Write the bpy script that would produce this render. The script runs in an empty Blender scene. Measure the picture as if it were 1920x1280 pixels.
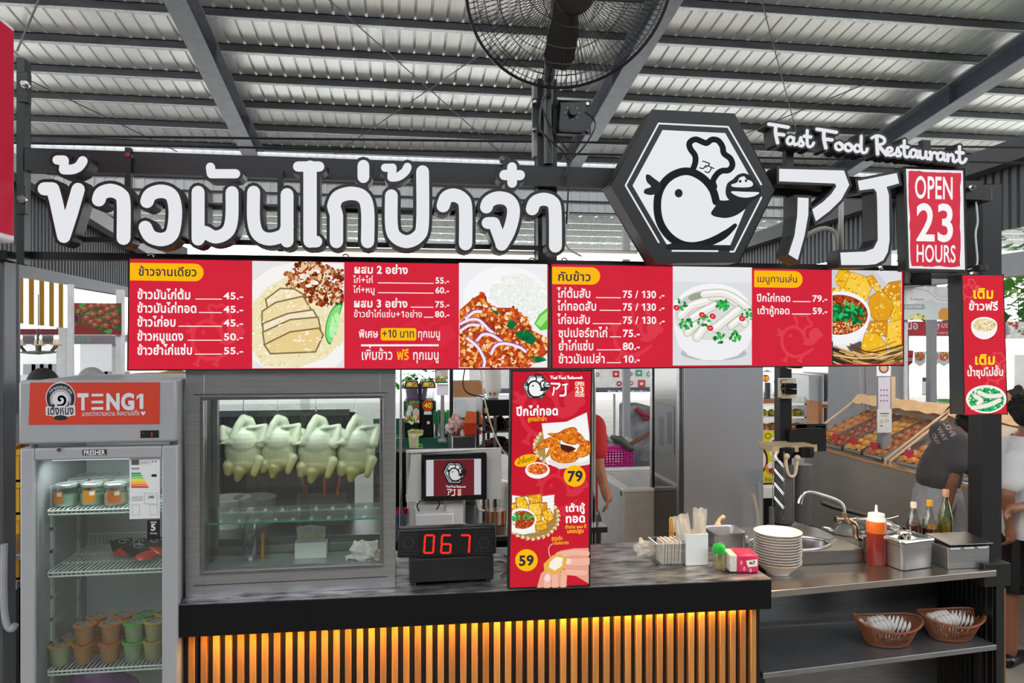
import bpy, math, random
from mathutils import Vector, Matrix, noise
from mathutils.geometry import tessellate_polygon
D = bpy.data; SC = bpy.context.scene; COL = SC.collection
R = random.Random(11)
V = Vector
# ------------------------------------------------ camera, sky, exposure
F = 1400.0; HY = 636.0; TH = math.atan(.15); SN, CS = math.sin(TH), math.cos(TH); CZ = 2.0
VPX = 960 + F / .15
cd = D.cameras.new('camera'); cam = D.objects.new('camera', cd); COL.objects.link(cam)
cam.location = (0, 0, CZ); cam.rotation_euler = (math.pi / 2, 0, -TH)
cd.sensor_width = 36; cd.lens = F / 1920 * 36; cd.shift_y = (HY - 640) / 1920; cd.clip_end = 400; cd.clip_start = .05
SC.camera = cam
SC.view_settings.view_transform = 'Standard'; SC.view_settings.look = 'None'
SC.view_settings.gamma = 1; SC.view_settings.use_curve_mapping = False; SC.view_settings.exposure = 0
w = D.worlds.new('overcast_sky'); SC.world = w; w.use_nodes = True
nt = w.node_tree; bg = nt.nodes['Background']
tc = nt.nodes.new('ShaderNodeTexCoord'); sx = nt.nodes.new('ShaderNodeSeparateXYZ'); cr = nt.nodes.new('ShaderNodeValToRGB')
nt.links.new(tc.outputs['Generated'], sx.inputs[0]); nt.links.new(sx.outputs[2], cr.inputs[0]); nt.links.new(cr.outputs[0], bg.inputs[0])
cr.color_ramp.elements[0].color = (.97, .98, 1, 1); cr.color_ramp.elements[1].color = (.92, .95, 1, 1)
bg.inputs[1].default_value = 4.2
def area(name, loc, tgt, sx_, sy_, power, col=(1, 1, 1), spread=None):
    l = D.lights.new(name, 'AREA'); l.shape = 'RECTANGLE'; l.size = sx_; l.size_y = sy_; l.energy = power; l.color = col
    if spread: l.spread = spread
    o = D.objects.new(name, l); COL.objects.link(o); o.location = loc
    o.rotation_euler = (V(tgt) - V(loc)).to_track_quat('-Z', 'Y').to_euler(); return o

# ------------------------------------------------ pixel -> place
def ray(u, v):
    k = (u - 960) / F
    return V((SN + k * CS, CS - k * SN, (HY - v) / F))
def aY(u, v, Y): r = ray(u, v); t = Y / r.y; return V((r.x * t, Y, CZ + r.z * t))
def aZ(u, v, z): r = ray(u, v); t = (z - CZ) / r.z; return V((r.x * t, r.y * t, z))
def aX(u, v, X): r = ray(u, v); t = X / r.x; return V((X, r.y * t, CZ + r.z * t))
def wpx(u, Y): return Y / ray(u, HY).y / F            # metres per pixel at column u on plane Y

# ------------------------------------------------ materials (all procedural)
def lin(h):
    o = []
    for i in (0, 2, 4):
        c = int(h[i:i + 2], 16) / 255
        o.append(c / 12.92 if c <= .04045 else ((c + .055) / 1.055) ** 2.4)
    return (*o, 1)
_M = {}
def mat(hexc, rough=.5, metal=0., nz=.08, ns=12., bump=0., emit=0., trans=0., spec=.5, stretch=None, hex2=None, coat=0.):
    key = (hexc, rough, metal, nz, ns, bump, emit, trans, spec, stretch, hex2, coat)
    if key in _M: return _M[key]
    m = D.materials.new('m_' + hexc + '_%d' % len(_M)); m.use_nodes = True; n = m.node_tree.nodes; L = m.node_tree.links
    b = n['Principled BSDF']; b.inputs['Roughness'].default_value = rough; b.inputs['Metallic'].default_value = metal
    b.inputs['Specular IOR Level'].default_value = spec; b.inputs['Coat Weight'].default_value = coat
    c = lin(hexc)
    tx = n.new('ShaderNodeTexCoord'); mp = n.new('ShaderNodeMapping'); no = n.new('ShaderNodeTexNoise')
    no.inputs['Scale'].default_value = ns; no.inputs['Detail'].default_value = 4
    L.new(tx.outputs['Object'], mp.inputs[0]); L.new(mp.outputs[0], no.inputs['Vector'])
    if stretch: mp.inputs['Scale'].default_value = stretch
    rp = n.new('ShaderNodeValToRGB'); L.new(no.outputs['Fac'], rp.inputs[0])
    e = rp.color_ramp.elements; e[0].position = .3; e[1].position = .7
    if hex2: e[0].color = lin(hex2); e[1].color = c
    else:
        e[0].color = tuple(x * (1 - nz) for x in c[:3]) + (1,); e[1].color = tuple(min(1, x * (1 + nz)) for x in c[:3]) + (1,)
    L.new(rp.outputs[0], b.inputs['Base Color'])
    if bump:
        bp = n.new('ShaderNodeBump'); bp.inputs['Strength'].default_value = bump; bp.inputs['Distance'].default_value = .01
        L.new(no.outputs['Fac'], bp.inputs['Height']); L.new(bp.outputs[0], b.inputs['Normal'])
    if emit: L.new(rp.outputs[0], b.inputs['Emission Color']); b.inputs['Emission Strength'].default_value = emit
    if trans:
        out = n['Material Output']; t = n.new('ShaderNodeBsdfTransparent'); mx = n.new('ShaderNodeMixShader')
        mx.inputs[0].default_value = 1 - trans; L.new(t.outputs[0], mx.inputs[1]); L.new(b.outputs[0], mx.inputs[2]); L.new(mx.outputs[0], out.inputs[0])
    _M[key] = m; return m
_E = {}
def lit(hexc, k=1.0):
    key = (hexc, k)
    if key in _E: return _E[key]
    m = D.materials.new('lit_' + hexc); m.use_nodes = True; n = m.node_tree.nodes; L = m.node_tree.links
    n.remove(n['Principled BSDF']); e = n.new('ShaderNodeEmission'); g = n.new('ShaderNodeBsdfGlossy'); a = n.new('ShaderNodeAddShader')
    g.inputs['Roughness'].default_value = .25; g.inputs['Color'].default_value = (.02, .02, .02, 1)
    e.inputs[0].default_value = lin(hexc); e.inputs[1].default_value = k
    L.new(e.outputs[0], a.inputs[0]); L.new(g.outputs[0], a.inputs[1]); L.new(a.outputs[0], n['Material Output'].inputs[0])
    _E[key] = m; return m
def glass(hexc='eef6f2', clear=.9, rough=.02, fr=.5):
    key = ('glass', hexc, clear, rough, fr)
    if key in _M: return _M[key]
    m = D.materials.new('glass'); m.use_nodes = True; n = m.node_tree.nodes; L = m.node_tree.links
    n.remove(n['Principled BSDF']); t = n.new('ShaderNodeBsdfTransparent'); g = n.new('ShaderNodeBsdfGlossy'); x = n.new('ShaderNodeMixShader')
    f = n.new('ShaderNodeLayerWeight'); f.inputs[0].default_value = .25; q = n.new('ShaderNodeMath'); q.operation = 'MULTIPLY_ADD'
    q.inputs[1].default_value = fr; q.inputs[2].default_value = 1 - clear
    t.inputs[0].default_value = lin(hexc); g.inputs['Roughness'].default_value = rough
    L.new(f.outputs['Fresnel'], q.inputs[0]); L.new(q.outputs[0], x.inputs[0]); L.new(t.outputs[0], x.inputs[1]); L.new(g.outputs[0], x.inputs[2])
    L.new(x.outputs[0], n['Material Output'].inputs[0]); _M[key] = m; return m

BLACK = mat('151618', .45, 0, .15, 30, .05); BLK2 = mat('0a0a0b', .3, 0, .1); STEEL = mat('adaeaf', .34, .9, .1, 6, .02, stretch=(1, 1, 14))
STEELD = mat('8e8f91', .3, 1, .12, 8, .02, stretch=(1, 1, 10)); GALV = mat('b9bcbc', .42, .9, .18, 22); WHITE = mat('dcdedf', .4, 0, .02); CHROME = mat('d6d6d4', .12, 1, .03)
GREY = mat('8d8f92', .5, 0, .04); DGREY = mat('3b3d41', .5, 0, .08); PWHITE = mat('e9e9e6', .35, 0, .02); STEELB = mat('8e9092', .4, .8, .12, 8, .02, stretch=(1, 1, 10))
WIRE = mat('dfe3e2', .3, 0, .03); FILM = mat('f2f2f0', .12, 0, .02, trans=.72); CLEAR = glass('f4f8f6', .88, .05)

# ------------------------------------------------ mesh builder
WL = {}
class G:
    def __init__(s): s.v = []; s.f = []; s.m = []; s.ms = []; s.sm = []
    def mi(s, m):
        if m not in s.ms: s.ms.append(m)
        return s.ms.index(m)
    def add(s, vs, fs, m, sm=False):
        b = len(s.v); s.v += [V(x) for x in vs]; i = s.mi(m)
        for f in fs: s.f.append([b + k for k in f]); s.m.append(i); s.sm.append(sm)
        return s
    def hexa(s, p, m): return s.add(p, [(0, 3, 2, 1), (4, 5, 6, 7), (0, 1, 5, 4), (1, 2, 6, 5), (2, 3, 7, 6), (3, 0, 4, 7)], m)
    def bx(s, x0, x1, y0, y1, z0, z1, m, rot=None, ctr=None):
        p = [V((x, y, z)) for z in (z0, z1) for x, y in ((x0, y0), (x1, y0), (x1, y1), (x0, y1))]
        if rot is not None:
            c = V(ctr) if ctr is not None else V(((x0 + x1) / 2, (y0 + y1) / 2, (z0 + z1) / 2)); p = [rot @ (q - c) + c for q in p]
        return s.hexa(p, m)
    def box(s, c, sz, m, rot=None):
        return s.bx(c[0] - sz[0] / 2, c[0] + sz[0] / 2, c[1] - sz[1] / 2, c[1] + sz[1] / 2, c[2] - sz[2] / 2, c[2] + sz[2] / 2, m, rot)
    def slab(s, pts, off, m):                      # polygon pts (3D, any winding) extruded along off
        n = len(pts); pts = [V(p) for p in pts]; o = V(off); tris = tessellate_polygon([pts])
        fs = [tuple(t) for t in tris] + [tuple(n + k for k in reversed(t)) for t in tris] + [(i, (i + 1) % n, n + (i + 1) % n, n + i) for i in range(n)]
        return s.add(pts + [p + o for p in pts], fs, m)
    def cyl(s, a, b, r0, m, r1=None, n=16, cap=True):
        a, b = V(a), V(b); r1 = r0 if r1 is None else r1; d = (b - a).normalized(); q = d.to_track_quat('Z', 'Y')
        rg = lambda c, r: [c + q @ V((r * math.cos(6.2831853 * i / n), r * math.sin(6.2831853 * i / n), 0)) for i in range(n)]
        s.add(rg(a, r0) + rg(b, r1), [(i, (i + 1) % n, n + (i + 1) % n, n + i) for i in range(n)], m, True)
        if cap: s.add(rg(a, r0), [tuple(reversed(range(n)))], m); s.add(rg(b, r1), [tuple(range(n))], m)
        return s
    def tube(s, pts, r, m, n=8, closed=False, smooth=0):
        pts = [V(p) for p in pts]
        if smooth: pts = crom(pts, smooth, closed)
        N = len(pts); vs = []; up = None
        for i, p in enumerate(pts):
            a = pts[(i - 1) % N] if closed or i else p; b = pts[(i + 1) % N] if closed or i < N - 1 else p
            d = (b - a).normalized()
            if up is None: up = V((0, 0, 1)) if abs(d.z) < .9 else V((1, 0, 0))
            x = d.cross(up).normalized(); up = x.cross(d).normalized(); rr = r[i] if isinstance(r, (list, tuple)) else r
            vs += [p + (x * math.cos(6.2831853 * k / n) + up * math.sin(6.2831853 * k / n)) * rr for k in range(n)]
        fs = [(i * n + k, i * n + (k + 1) % n, ((i + 1) % N) * n + (k + 1) % n, ((i + 1) % N) * n + k) for i in range(N if closed else N - 1) for k in range(n)]
        if not closed: fs += [tuple(reversed(range(n))), tuple((N - 1) * n + k for k in range(n))]
        return s.add(vs, fs, m, True)
    def lathe(s, prof, c, m, n=24, sc=(1, 1), ax=None):
        c = V(c); vs = []; P = len(prof); q = V(ax).to_track_quat('Z', 'Y') if ax is not None else None
        for r, z in prof:
            for k in range(n):
                p = V((max(r, 1e-5) * math.cos(6.2831853 * k / n) * sc[0], max(r, 1e-5) * math.sin(6.2831853 * k / n) * sc[1], z))
                vs.append(c + (q @ p if q else p))
        return s.add(vs, [(i * n + k, i * n + (k + 1) % n, (i + 1) * n + (k + 1) % n, (i + 1) * n + k) for i in range(P - 1) for k in range(n)], m, True)
    def ball(s, c, r, m, n=14, rot=None):
        r = (r, r, r) if isinstance(r, (int, float)) else r; c = V(c); h = n // 2; vs = []
        for i in range(h + 1):
            t = math.pi * i / h
            for k in range(n):
                p = V((r[0] * math.sin(t) * math.cos(6.2831853 * k / n), r[1] * math.sin(t) * math.sin(6.2831853 * k / n), r[2] * math.cos(t)))
                vs.append(c + (rot @ p if rot else p))
        return s.add(vs, [(i * n + k, (i + 1) * n + k, (i + 1) * n + (k + 1) % n, i * n + (k + 1) % n) for i in range(h) for k in range(n)], m, True)
    def build(s, name, parent=None, bev=0, org=None, ang=38, seg=2):
        o_ = WL[parent] if parent is not None else (V(org) if org is not None else V((0, 0, 0)))
        me = D.meshes.new(name); me.from_pydata([p - o_ for p in s.v], [], s.f)
        for m in s.ms: me.materials.append(m)
        me.polygons.foreach_set('material_index', s.m); me.polygons.foreach_set('use_smooth', s.sm if not bev else [True] * len(s.f)); me.update()
        if any(s.sm) or bev: me.set_sharp_from_angle(angle=math.radians(ang))
        o = D.objects.new(name, me); COL.objects.link(o); WL[o] = o_
        if parent is not None: o.parent = parent
        else: o.location = o_
        if bev:
            b = o.modifiers.new('edge', 'BEVEL'); b.width = bev; b.segments = seg; b.limit_method = 'ANGLE'; b.angle_limit = math.radians(40)
        return o
def crom(p, k, closed=False):
    o = []; N = len(p)
    for i in range(N if closed else N - 1):
        g = (lambda j: p[j % N]) if closed else (lambda j: p[max(0, min(N - 1, j))])
        a, b, c, d = g(i - 1), g(i), g(i + 1), g(i + 2)
        for t in range(k):
            t /= k; o.append(.5 * ((2 * b) + (c - a) * t + (2 * a - 5 * b + 4 * c - d) * t * t + (3 * b - a - 3 * c + d) * t ** 3))
    if not closed: o.append(p[-1])
    return o
def tag(o, label, cat, group=None, kind=None):
    o['label'] = label; o['category'] = cat
    if group: o['group'] = group
    if kind: o['kind'] = kind
    return o
def thing(name, label, cat, loc=(0, 0, 0), group=None):
    o = D.objects.new(name, None); COL.objects.link(o); o.location = loc; o.empty_display_size = .05; WL[o] = V(loc)
    return tag(o, label, cat, group)
def struct(o): o['kind'] = 'structure'; return o
def dup(o, loc, label=None, rz=None, parent=None):
    c = o.copy(); COL.objects.link(c)
    if parent is None:
        c.location = loc; WL[c] = V(loc)
        if label: c['label'] = label
        if rz is not None: c.rotation_euler = (c.rotation_euler[0], c.rotation_euler[1], rz)
    else: c.parent = parent
    for ch in o.children: dup(ch, None, parent=c)
    return c
def blob(name, items, m, vox, parent=None, org=None, sm=4, cut=()):
    """one continuous skin from ellipsoids ('b',c,r,rot) and tapered limbs ('t',[pts],[radii])"""
    g = G()
    for it in items:
        if it[0] == 'b': g.ball(it[1], it[2], m, 20, it[3] if len(it) > 3 else None)
        else:
            pts = [V(p) for p in it[1]]; rs = it[2]
            for i in range(len(pts) - 1): g.cyl(pts[i], pts[i + 1], rs[i], m, rs[i + 1], 12)
            for p, r in zip(pts, rs): g.ball(p, r, m, 12)
    o = g.build(name, parent, org=org); r = o.modifiers.new('r', 'REMESH'); r.mode = 'VOXEL'; r.voxel_size = vox
    s = o.modifiers.new('s', 'SMOOTH'); s.iterations = sm; s.factor = .5
    bpy.context.view_layer.update(); dg = bpy.context.evaluated_depsgraph_get()
    me = D.meshes.new_from_object(o.evaluated_get(dg)); o.modifiers.clear(); o.data = me
    if cut:
        import bmesh
        bm = bmesh.new(); bm.from_mesh(me)
        for z, up in cut: bmesh.ops.bisect_plane(bm, geom=bm.verts[:] + bm.edges[:] + bm.faces[:], plane_co=V((0, 0, z)) - WL[o], plane_no=(0, 0, up), clear_outer=True)
        bm.to_mesh(me); bm.free()
    me.materials.clear(); me.materials.append(m); me.polygons.foreach_set('use_smooth', [True] * len(me.polygons)); return o

# ------------------------------------------------ lettering
_GL = {}; _AD = {}
UP = set('\u0e31\u0e34\u0e35\u0e36\u0e37\u0e47\u0e4d'); TONE = set('\u0e48\u0e49\u0e4a\u0e4b\u0e4c'); LOW = set('\u0e38\u0e39')
def _tm(s, bold):
    c = D.curves.new('t', 'FONT'); c.body = s; c.size = 1; c.resolution_u = 4; c.offset = bold
    o = D.objects.new('t', c); COL.objects.link(o); bpy.context.view_layer.update()
    me = o.evaluated_get(bpy.context.evaluated_depsgraph_get()).to_mesh()
    r = ([v.co.to_2d() for v in me.vertices], [tuple(p.vertices) for p in me.polygons]); o.evaluated_get(bpy.context.evaluated_depsgraph_get()).to_mesh_clear()
    D.objects.remove(o); D.curves.remove(c); return r
def adv(ch):
    if ch == '1': return .52
    if ch not in _AD:
        mx = lambda s: max(p.x for p in _tm(s, 0)[0])
        _AD[ch] = mx('|' + ch + '|') - mx('||')
    return _AD[ch]
def glyph(ch, bold):
    if ch == '1':
        b = bold * .9; return [V(q) for q in ((.27 - b, 0), (.385 + b, 0), (.385 + b, .69), (.28 - b, .69), (.1 - b, .575), (.1 - b, .46 - b), (.27 - b, .56))], [(0, 1, 2, 3, 6), (3, 4, 5, 6)]
    if (ch, bold) not in _GL: _GL[(ch, bold)] = _tm(ch, bold) if ch.strip() else ([], [])
    return _GL[(ch, bold)]
def layout(s, bold):
    s = s.replace('\u0e49\u0e33', '\u0e4d\u0e49\u0e32').replace('\u0e33', '\u0e4d\u0e32')
    x = 0; out = []; prev = ''; base = ''
    for ch in s:
        up = ch in UP or ch in TONE or ch in LOW; dx = dy = 0
        if ch in TONE and prev in UP: dy = .2
        if (ch in TONE or ch in UP) and base in '\u0e1b\u0e1d\u0e1f': dx = -.1
        vs, fs = glyph(ch, bold); out.append(([V((p.x + x + dx, p.y + dy)) for p in vs], fs))
        if not up: x += adv(ch) + bold; base = ch
        prev = ch
    return out, x

class Art:
    """flat artwork on a real surface: P maps (u, v, lift) to the surface"""
    def __init__(s, P, light=True, slope=None, k=1.0, rough=.45, lift=.0008):
        s.P = P; s.g = G(); s.l = lift; s.light = light; s.slope = slope or (lambda u, v: 0.); s.k = k; s.rough = rough
    def mt(s, c): return lit(c, s.k) if s.light else mat(c, s.rough, 0, .03)
    clip = None
    def put(s, pts, faces, c, dl=.00006):
        s.l += dl
        if s.clip:
            np_, nf = [], []
            for f in faces:
                q = [(pts[i][0], pts[i][1]) for i in f]
                for i in range(len(s.clip)):
                    (ax, ay), (bx, by) = s.clip[i], s.clip[(i + 1) % len(s.clip)]; sd = lambda p: (bx - ax) * (p[1] - ay) - (by - ay) * (p[0] - ax); o = []
                    for k in range(len(q)):
                        a, b = q[k - 1], q[k]; da, db = sd(a), sd(b)
                        if (da >= 0) != (db >= 0): t = da / (da - db); o.append((a[0] + (b[0] - a[0]) * t, a[1] + (b[1] - a[1]) * t))
                        if db >= 0: o.append(b)
                    q = o
                    if not q: break
                if len(q) > 2: nf.append(tuple(range(len(np_), len(np_) + len(q)))); np_ += q
            if not nf: return s
            pts, faces = np_, nf
        s.g.add([s.P(p[0], p[1], s.l) for p in pts], faces, s.mt(c)); return s
    def poly(s, pts, c, dl=.00006):
        t = tessellate_polygon([[V((p[0], p[1], 0)) for p in pts]]); return s.put(pts, [tuple(x) for x in t], c, dl)
    def rect(s, u0, v0, u1, v1, c):
        a, b = s.slope(u0, v0) * (u1 - u0), s.slope(u0, v1) * (u1 - u0)
        return s.put([(u0, v0), (u1, v0 + a), (u1, v1 + b), (u0, v1)], [(0, 1, 2, 3)], c)
    def ell(s, cx, cy, rx, ry, c, rot=0, n=24, a0=0, a1=6.2831853, dl=.00006):
        ca, sa = math.cos(rot), math.sin(rot); full = a1 - a0 > 6.28
        pts = [(cx + rx * math.cos(t) * ca - ry * math.sin(t) * sa, cy + rx * math.cos(t) * sa + ry * math.sin(t) * ca) for t in [a0 + (a1 - a0) * i / (n if full else n - 1) for i in range(n)]]
        return s.put(pts, [tuple(range(n))], c, dl)
    def stroke(s, pts, wd, c, sm=5, closed=False, taper=None):
        p = [V((x[0], x[1])) for x in pts]
        if sm: p = crom(p, sm, closed)
        if closed: p.append(p[0])
        vs, fs = ribbon(p, wd, taper); return s.put(vs, fs, c)
    def pill(s, u0, v0, u1, v1, r, c, left=False):
        sl = s.slope(u0, v0); P_ = []
        cs = [(u1 - r, v0 + r, -1.5708), (u1 - r, v1 - r, 0)]; cs += [(u0 + r, v1 - r, 1.5708), (u0 + r, v0 + r, 3.14159)] if left else []
        for x, y, a in cs: P_ += [(x + r * math.cos(a + i * .2618), y + r * math.sin(a + i * .2618)) for i in range(7)]
        if not left: P_ += [(u0, v1), (u0, v0)]
        return s.put([(x, y + sl * (x - u0)) for x, y in P_], [tuple(range(len(P_)))], c)
    def text(s, t, u0, v, u1, size, c, bold=.012, sl=None, dl=.00006):
        gl, W = layout(t, bold); kx = (u1 - u0) / W if u1 else size; sl = s.slope(u0, v) if sl is None else sl; s.l += dl
        for vs, fs in gl:
            if vs: s.g.add([s.P(u0 + p.x * kx, v - p.y * size + sl * p.x * kx, s.l) for p in vs], fs, s.mt(c))
        return s
    def scatter(s, inside, box, n, r, cols, asp=2.2, rot=None, dl=.000008, rn=7):
        k = 0
        for _ in range(n * 12):
            if k >= n: break
            u, v = R.uniform(box[0], box[2]), R.uniform(box[1], box[3])
            if not inside(u, v): continue
            k += 1; q = r * R.uniform(.6, 1.3); s.ell(u, v, q * asp ** .5, q / asp ** .5, R.choice(cols), R.uniform(0, 3.14) if rot is None else rot + R.uniform(-.4, .4), rn, dl=dl)
        return s
    def build(s, name, parent=None): return s.g.build(name, parent)
def ribbon(p, wd, taper=None):
    vs, fs = [], []; N = len(p)
    for i in range(N):
        h = wd / 2 * (taper(i / (N - 1)) if taper else 1); b = len(vs)
        vs += [(p[i].x + h * math.cos(.5236 * k), p[i].y + h * math.sin(.5236 * k)) for k in range(12)]; fs.append(tuple(range(b, b + 12)))
        if i < N - 1:
            d = p[i + 1] - p[i]
            if d.length < 1e-6: continue
            d.normalize(); nn = V((-d.y, d.x)); h2 = wd / 2 * (taper((i + 1) / (N - 1)) if taper else 1); b = len(vs)
            vs += [tuple(p[i] + nn * h), tuple(p[i] - nn * h), tuple(p[i + 1] - nn * h2), tuple(p[i + 1] + nn * h2)]; fs.append((b, b + 1, b + 2, b + 3))
    return vs, fs
def facade(Y): return lambda u, v, l=0: aY(u, v, Y) + V((0, -l, 0))
def fslope(u, v): return (HY - v) / (VPX - u)
def ins_ell(cx, cy, rx, ry): return lambda u, v: ((u - cx) / rx) ** 2 + ((v - cy) / ry) ** 2 < 1
def ins_poly(P):
    def f(u, v):
        c = False; n = len(P)
        for i in range(n):
            (x0, y0), (x1, y1) = P[i], P[i - 1]
            if (y0 > v) != (y1 > v) and u < (x1 - x0) * (v - y0) / (y1 - y0) + x0: c = not c
        return c
    return f
def offset(P, d):
    A = sum(P[i - 1][0] * P[i][1] - P[i][0] * P[i - 1][1] for i in range(len(P))); sg = 1 if A > 0 else -1; o = []
    for i in range(len(P)):
        a, b, c = V(P[i - 1]), V(P[i]), V(P[(i + 1) % len(P)]); e, f = (b - a).normalized(), (c - b).normalized()
        n1, n2 = V((e.y, -e.x)) * sg, V((f.y, -f.x)) * sg; n = (n1 + n2).normalized(); o.append(tuple(b + n * d / max(.45, n.dot(n1))))
    return o
# ================================================================ the setting
CONC = mat('a29b90', .55, 0, .12, 1.4, .05)
struct(G().bx(-26, 34, -14, 24, -.2, 0, CONC).build('floor'))
struct(G().bx(-90, 110, -60, 120, -.4, -.05, mat('dedcd6', .8, 0, .05, 1)).build('floor'))
ZR = lambda Y: 10.55 - .1642 * Y
FOIL = mat('f3f5f5', .33, .6, .06, 3, stretch=(1, .12, 1))
def corr(x0, x1, pitch, rib, h):                     # trapezoid profile (x, up)
    o = []; x = x0
    while x < x1:
        o += [(x, 0), (x + pitch - rib, 0), (x + pitch - rib * .8, h), (x + pitch - rib * .2, h)]; x += pitch
    return o
g = G(); pr = corr(-22, 30, .31, .055, .05); n = len(pr)
ys = [-7 + 1.4 * i for i in range(21)]
vs = [(x, Y, ZR(Y) + .03 + h + (.012 * math.sin(i * 3.14159) if 0 else 0)) for i, Y in enumerate(ys) for x, h in pr]
g.add(vs, [(i * n + k, i * n + k + 1, (i + 1) * n + k + 1, (i + 1) * n + k) for i in range(len(ys) - 1) for k in range(n - 1)], FOIL)
struct(g.build('ceiling'))
PURL = mat('c6cbc9', .45, .6, .2, 14)
PURLD = mat('4b4e50', .5, .5, .2, 9, stretch=(.2, 1, 1))
tn = 0
def trim(g, bev=0):
    global tn; tn += 1; return struct(g.build('trim_%d' % tn, bev=bev))
for i in range(-17, 6):
    Y = 14.56 + 1.213 * i; z = ZR(Y)
    g = G().bx(-22, 30, Y, Y + .012, z - .15, z + .02, PURLD).bx(-22, 30, Y - .03, Y + .075, z - .162, z - .148, PURL).bx(-22, 30, Y + .063, Y + .075, z - .148, z - .11, PURL).bx(-22, 30, Y, Y + .08, z + .005, z + .02, PURLD)
    trim(g)
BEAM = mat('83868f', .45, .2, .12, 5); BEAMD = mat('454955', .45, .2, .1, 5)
def roof_beam(xc, label):
    y0, y1 = -6., 20.6; sl = -.1642
    g = G()
    def st(xa, xb, za, zb, m): g.hexa([V((x, y, ZR(y) + z)) for z in (za, zb) for x, y in ((xa, y0), (xb, y0), (xb, y1), (xa, y1))], m)
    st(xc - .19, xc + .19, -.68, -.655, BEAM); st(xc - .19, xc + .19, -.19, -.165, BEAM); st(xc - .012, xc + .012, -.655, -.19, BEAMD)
    for yy in (12.2, 15.4, 18.6):
        z = ZR(yy); g.bx(xc - .18, xc + .18, yy, yy + .015, z - .65, z - .2, BEAMD)
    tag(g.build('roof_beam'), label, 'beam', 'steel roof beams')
roof_beam(-3.75, 'grey steel I-beam under the roof sheets, above the white letters')
roof_beam(4.65, 'grey steel I-beam under the roof sheets, behind the black fan')
roof_beam(12.6, 'dark steel I-beam under the roof sheets, behind the script letters')
ROD = mat('55585b', .4, .8, .1)
def rod(label, pts, r=.012):
    tag(G().tube(pts, r, ROD, 6).build('bracing_rod'), label, 'rod', 'roof bracing rods')
def onroof(u, v, drop=.175):
    r = ray(u, v); t = (10.55 - drop - CZ) / (r.z + .1642 * r.y); return V((r.x * t, r.y * t, CZ + r.z * t))
rod('long thin bracing rod running down the roof towards the last white letters', [onroof(600, -15), onroof(945, 292)])
rod('thin bracing rod crossing the other one, rising towards the fan', [onroof(628, 288), onroof(930, 82)])
rod('thin bracing rod descending from the frame bracket beside the blank red lightbox', [onroof(50, 148), onroof(332, 284)])
rod('short bracing rod rising steeply above the blank red lightbox', [onroof(75, -5), onroof(32, 95)], .02)
rod('thin bracing rod behind the script letters, slanting steeply', [onroof(1425, -10), onroof(1515, 330)])
rod('thin bracing rod rising across the roof from beside the hexagonal lightbox', [onroof(1380, 258), onroof(1640, 150)])
rod('thin bracing rod at the far corner beyond the tall red promotion sign', [onroof(1800, 310), onroof(1960, 255)])
# back wall of upright sheets, lower roof beyond it
SHEET = mat('c3c6c8', .5, .2, .08, 2, stretch=(1, 1, .1)); SHEETD = mat('4a4b4d', .5, .1, .1, 3)
def upright(name, x0, x1, Y, z0, z1, m, pitch=.25, rib=.06, h=.035, axis='x'):
    pr = corr(x0, x1, pitch, rib, h); n = len(pr)
    f = (lambda a, b, z: (a, Y - b, z)) if axis == 'x' else (lambda a, b, z: (Y + b, a, z))
    return struct(G().add([f(a, b, z) for z in (z0, z1) for a, b in pr], [(k, k + 1, n + k + 1, n + k) for k in range(n - 1)], m).build(name))
struct(G().bx(-26, 34, -7.4, -7.2, 0, 6.4, mat('6c6d70', .7, 0, .1, 2)).build('front_light_blocker'))  # unseen wall added behind the camera to dim the stall front
upright('wall_back', -20, 26, 21.2, 5.6, 7.2, SHEET)
for z in (5.62, 5.95, 6.3): trim(G().bx(-20, 26, 21.02, 21.1, z, z + .05, BLACK))
ya = [21.3, 29]; pr = corr(-22, 32, .5, .1, .05); n = len(pr)
struct(G().add([(x, Y, 5.75 + h) for Y in ya for x, h in pr], [(k, k + 1, n + k + 1, n + k) for k in range(n - 1)], FOIL).build('ceiling'))
for Y in (22.3, 23.6, 25, 26.6, 28.5): trim(G().bx(-22, 32, Y, Y + .1, 5.55, 5.74, PURL))
# side walls of dark upright sheets with a beam beneath
upright('wall_left', 5.6, 16, -4.3, 2.72, 3.86, SHEETD, .09, .04, .02, 'y')
trim(G().hexa([V(p) for p in ((-4.2, 6.2, 2.68), (-4.08, 6.2, 2.68), (-4.08, 16, 2.64), (-4.2, 16, 2.64), (-4.2, 6.2, 2.84), (-4.08, 6.2, 2.84), (-4.08, 16, 2.76), (-4.2, 16, 2.76))], DGREY))
trim(G().hexa([V(p) for p in ((-4.2, 6.2, 4.0), (-4.05, 6.2, 4.0), (-4.05, 16, 3.1), (-4.2, 16, 3.1), (-4.2, 6.2, 4.2), (-4.05, 6.2, 4.2), (-4.05, 16, 3.3), (-4.2, 16, 3.3))], GREY))
upright('wall_right', 4.4, 15, 5.2, 2.95, 3.55, SHEETD, .09, .04, .02, 'y')
trim(G().hexa([V(p) for p in ((5.0, 4.6, 3.5), (5.15, 4.6, 3.5), (5.15, 15, 3.2), (5.0, 15, 3.2), (5.0, 4.6, 3.68), (5.15, 4.6, 3.68), (5.15, 15, 3.38), (5.0, 15, 3.38))], DGREY))
# ================================================================ the stall front
FACE = lit('e4e6e9', 1.0)
def pxbox(g, u0, v0, u1, v1, Y, dep, m, v0b=None, v1b=None, bot=None):
    """box whose front is the given pixel rectangle on plane Y"""
    a, b = fslope(u0, v0) * (u1 - u0), fslope(u0, v1) * (u1 - u0)
    P = [aY(u0, v1, Y), aY(u1, v1 + b, Y), aY(u1, v0 + a, Y), aY(u0, v0, Y)]
    if bot is not None: P[0].z = P[1].z = bot
    return g.slab(P, (0, dep, 0), m)
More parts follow.
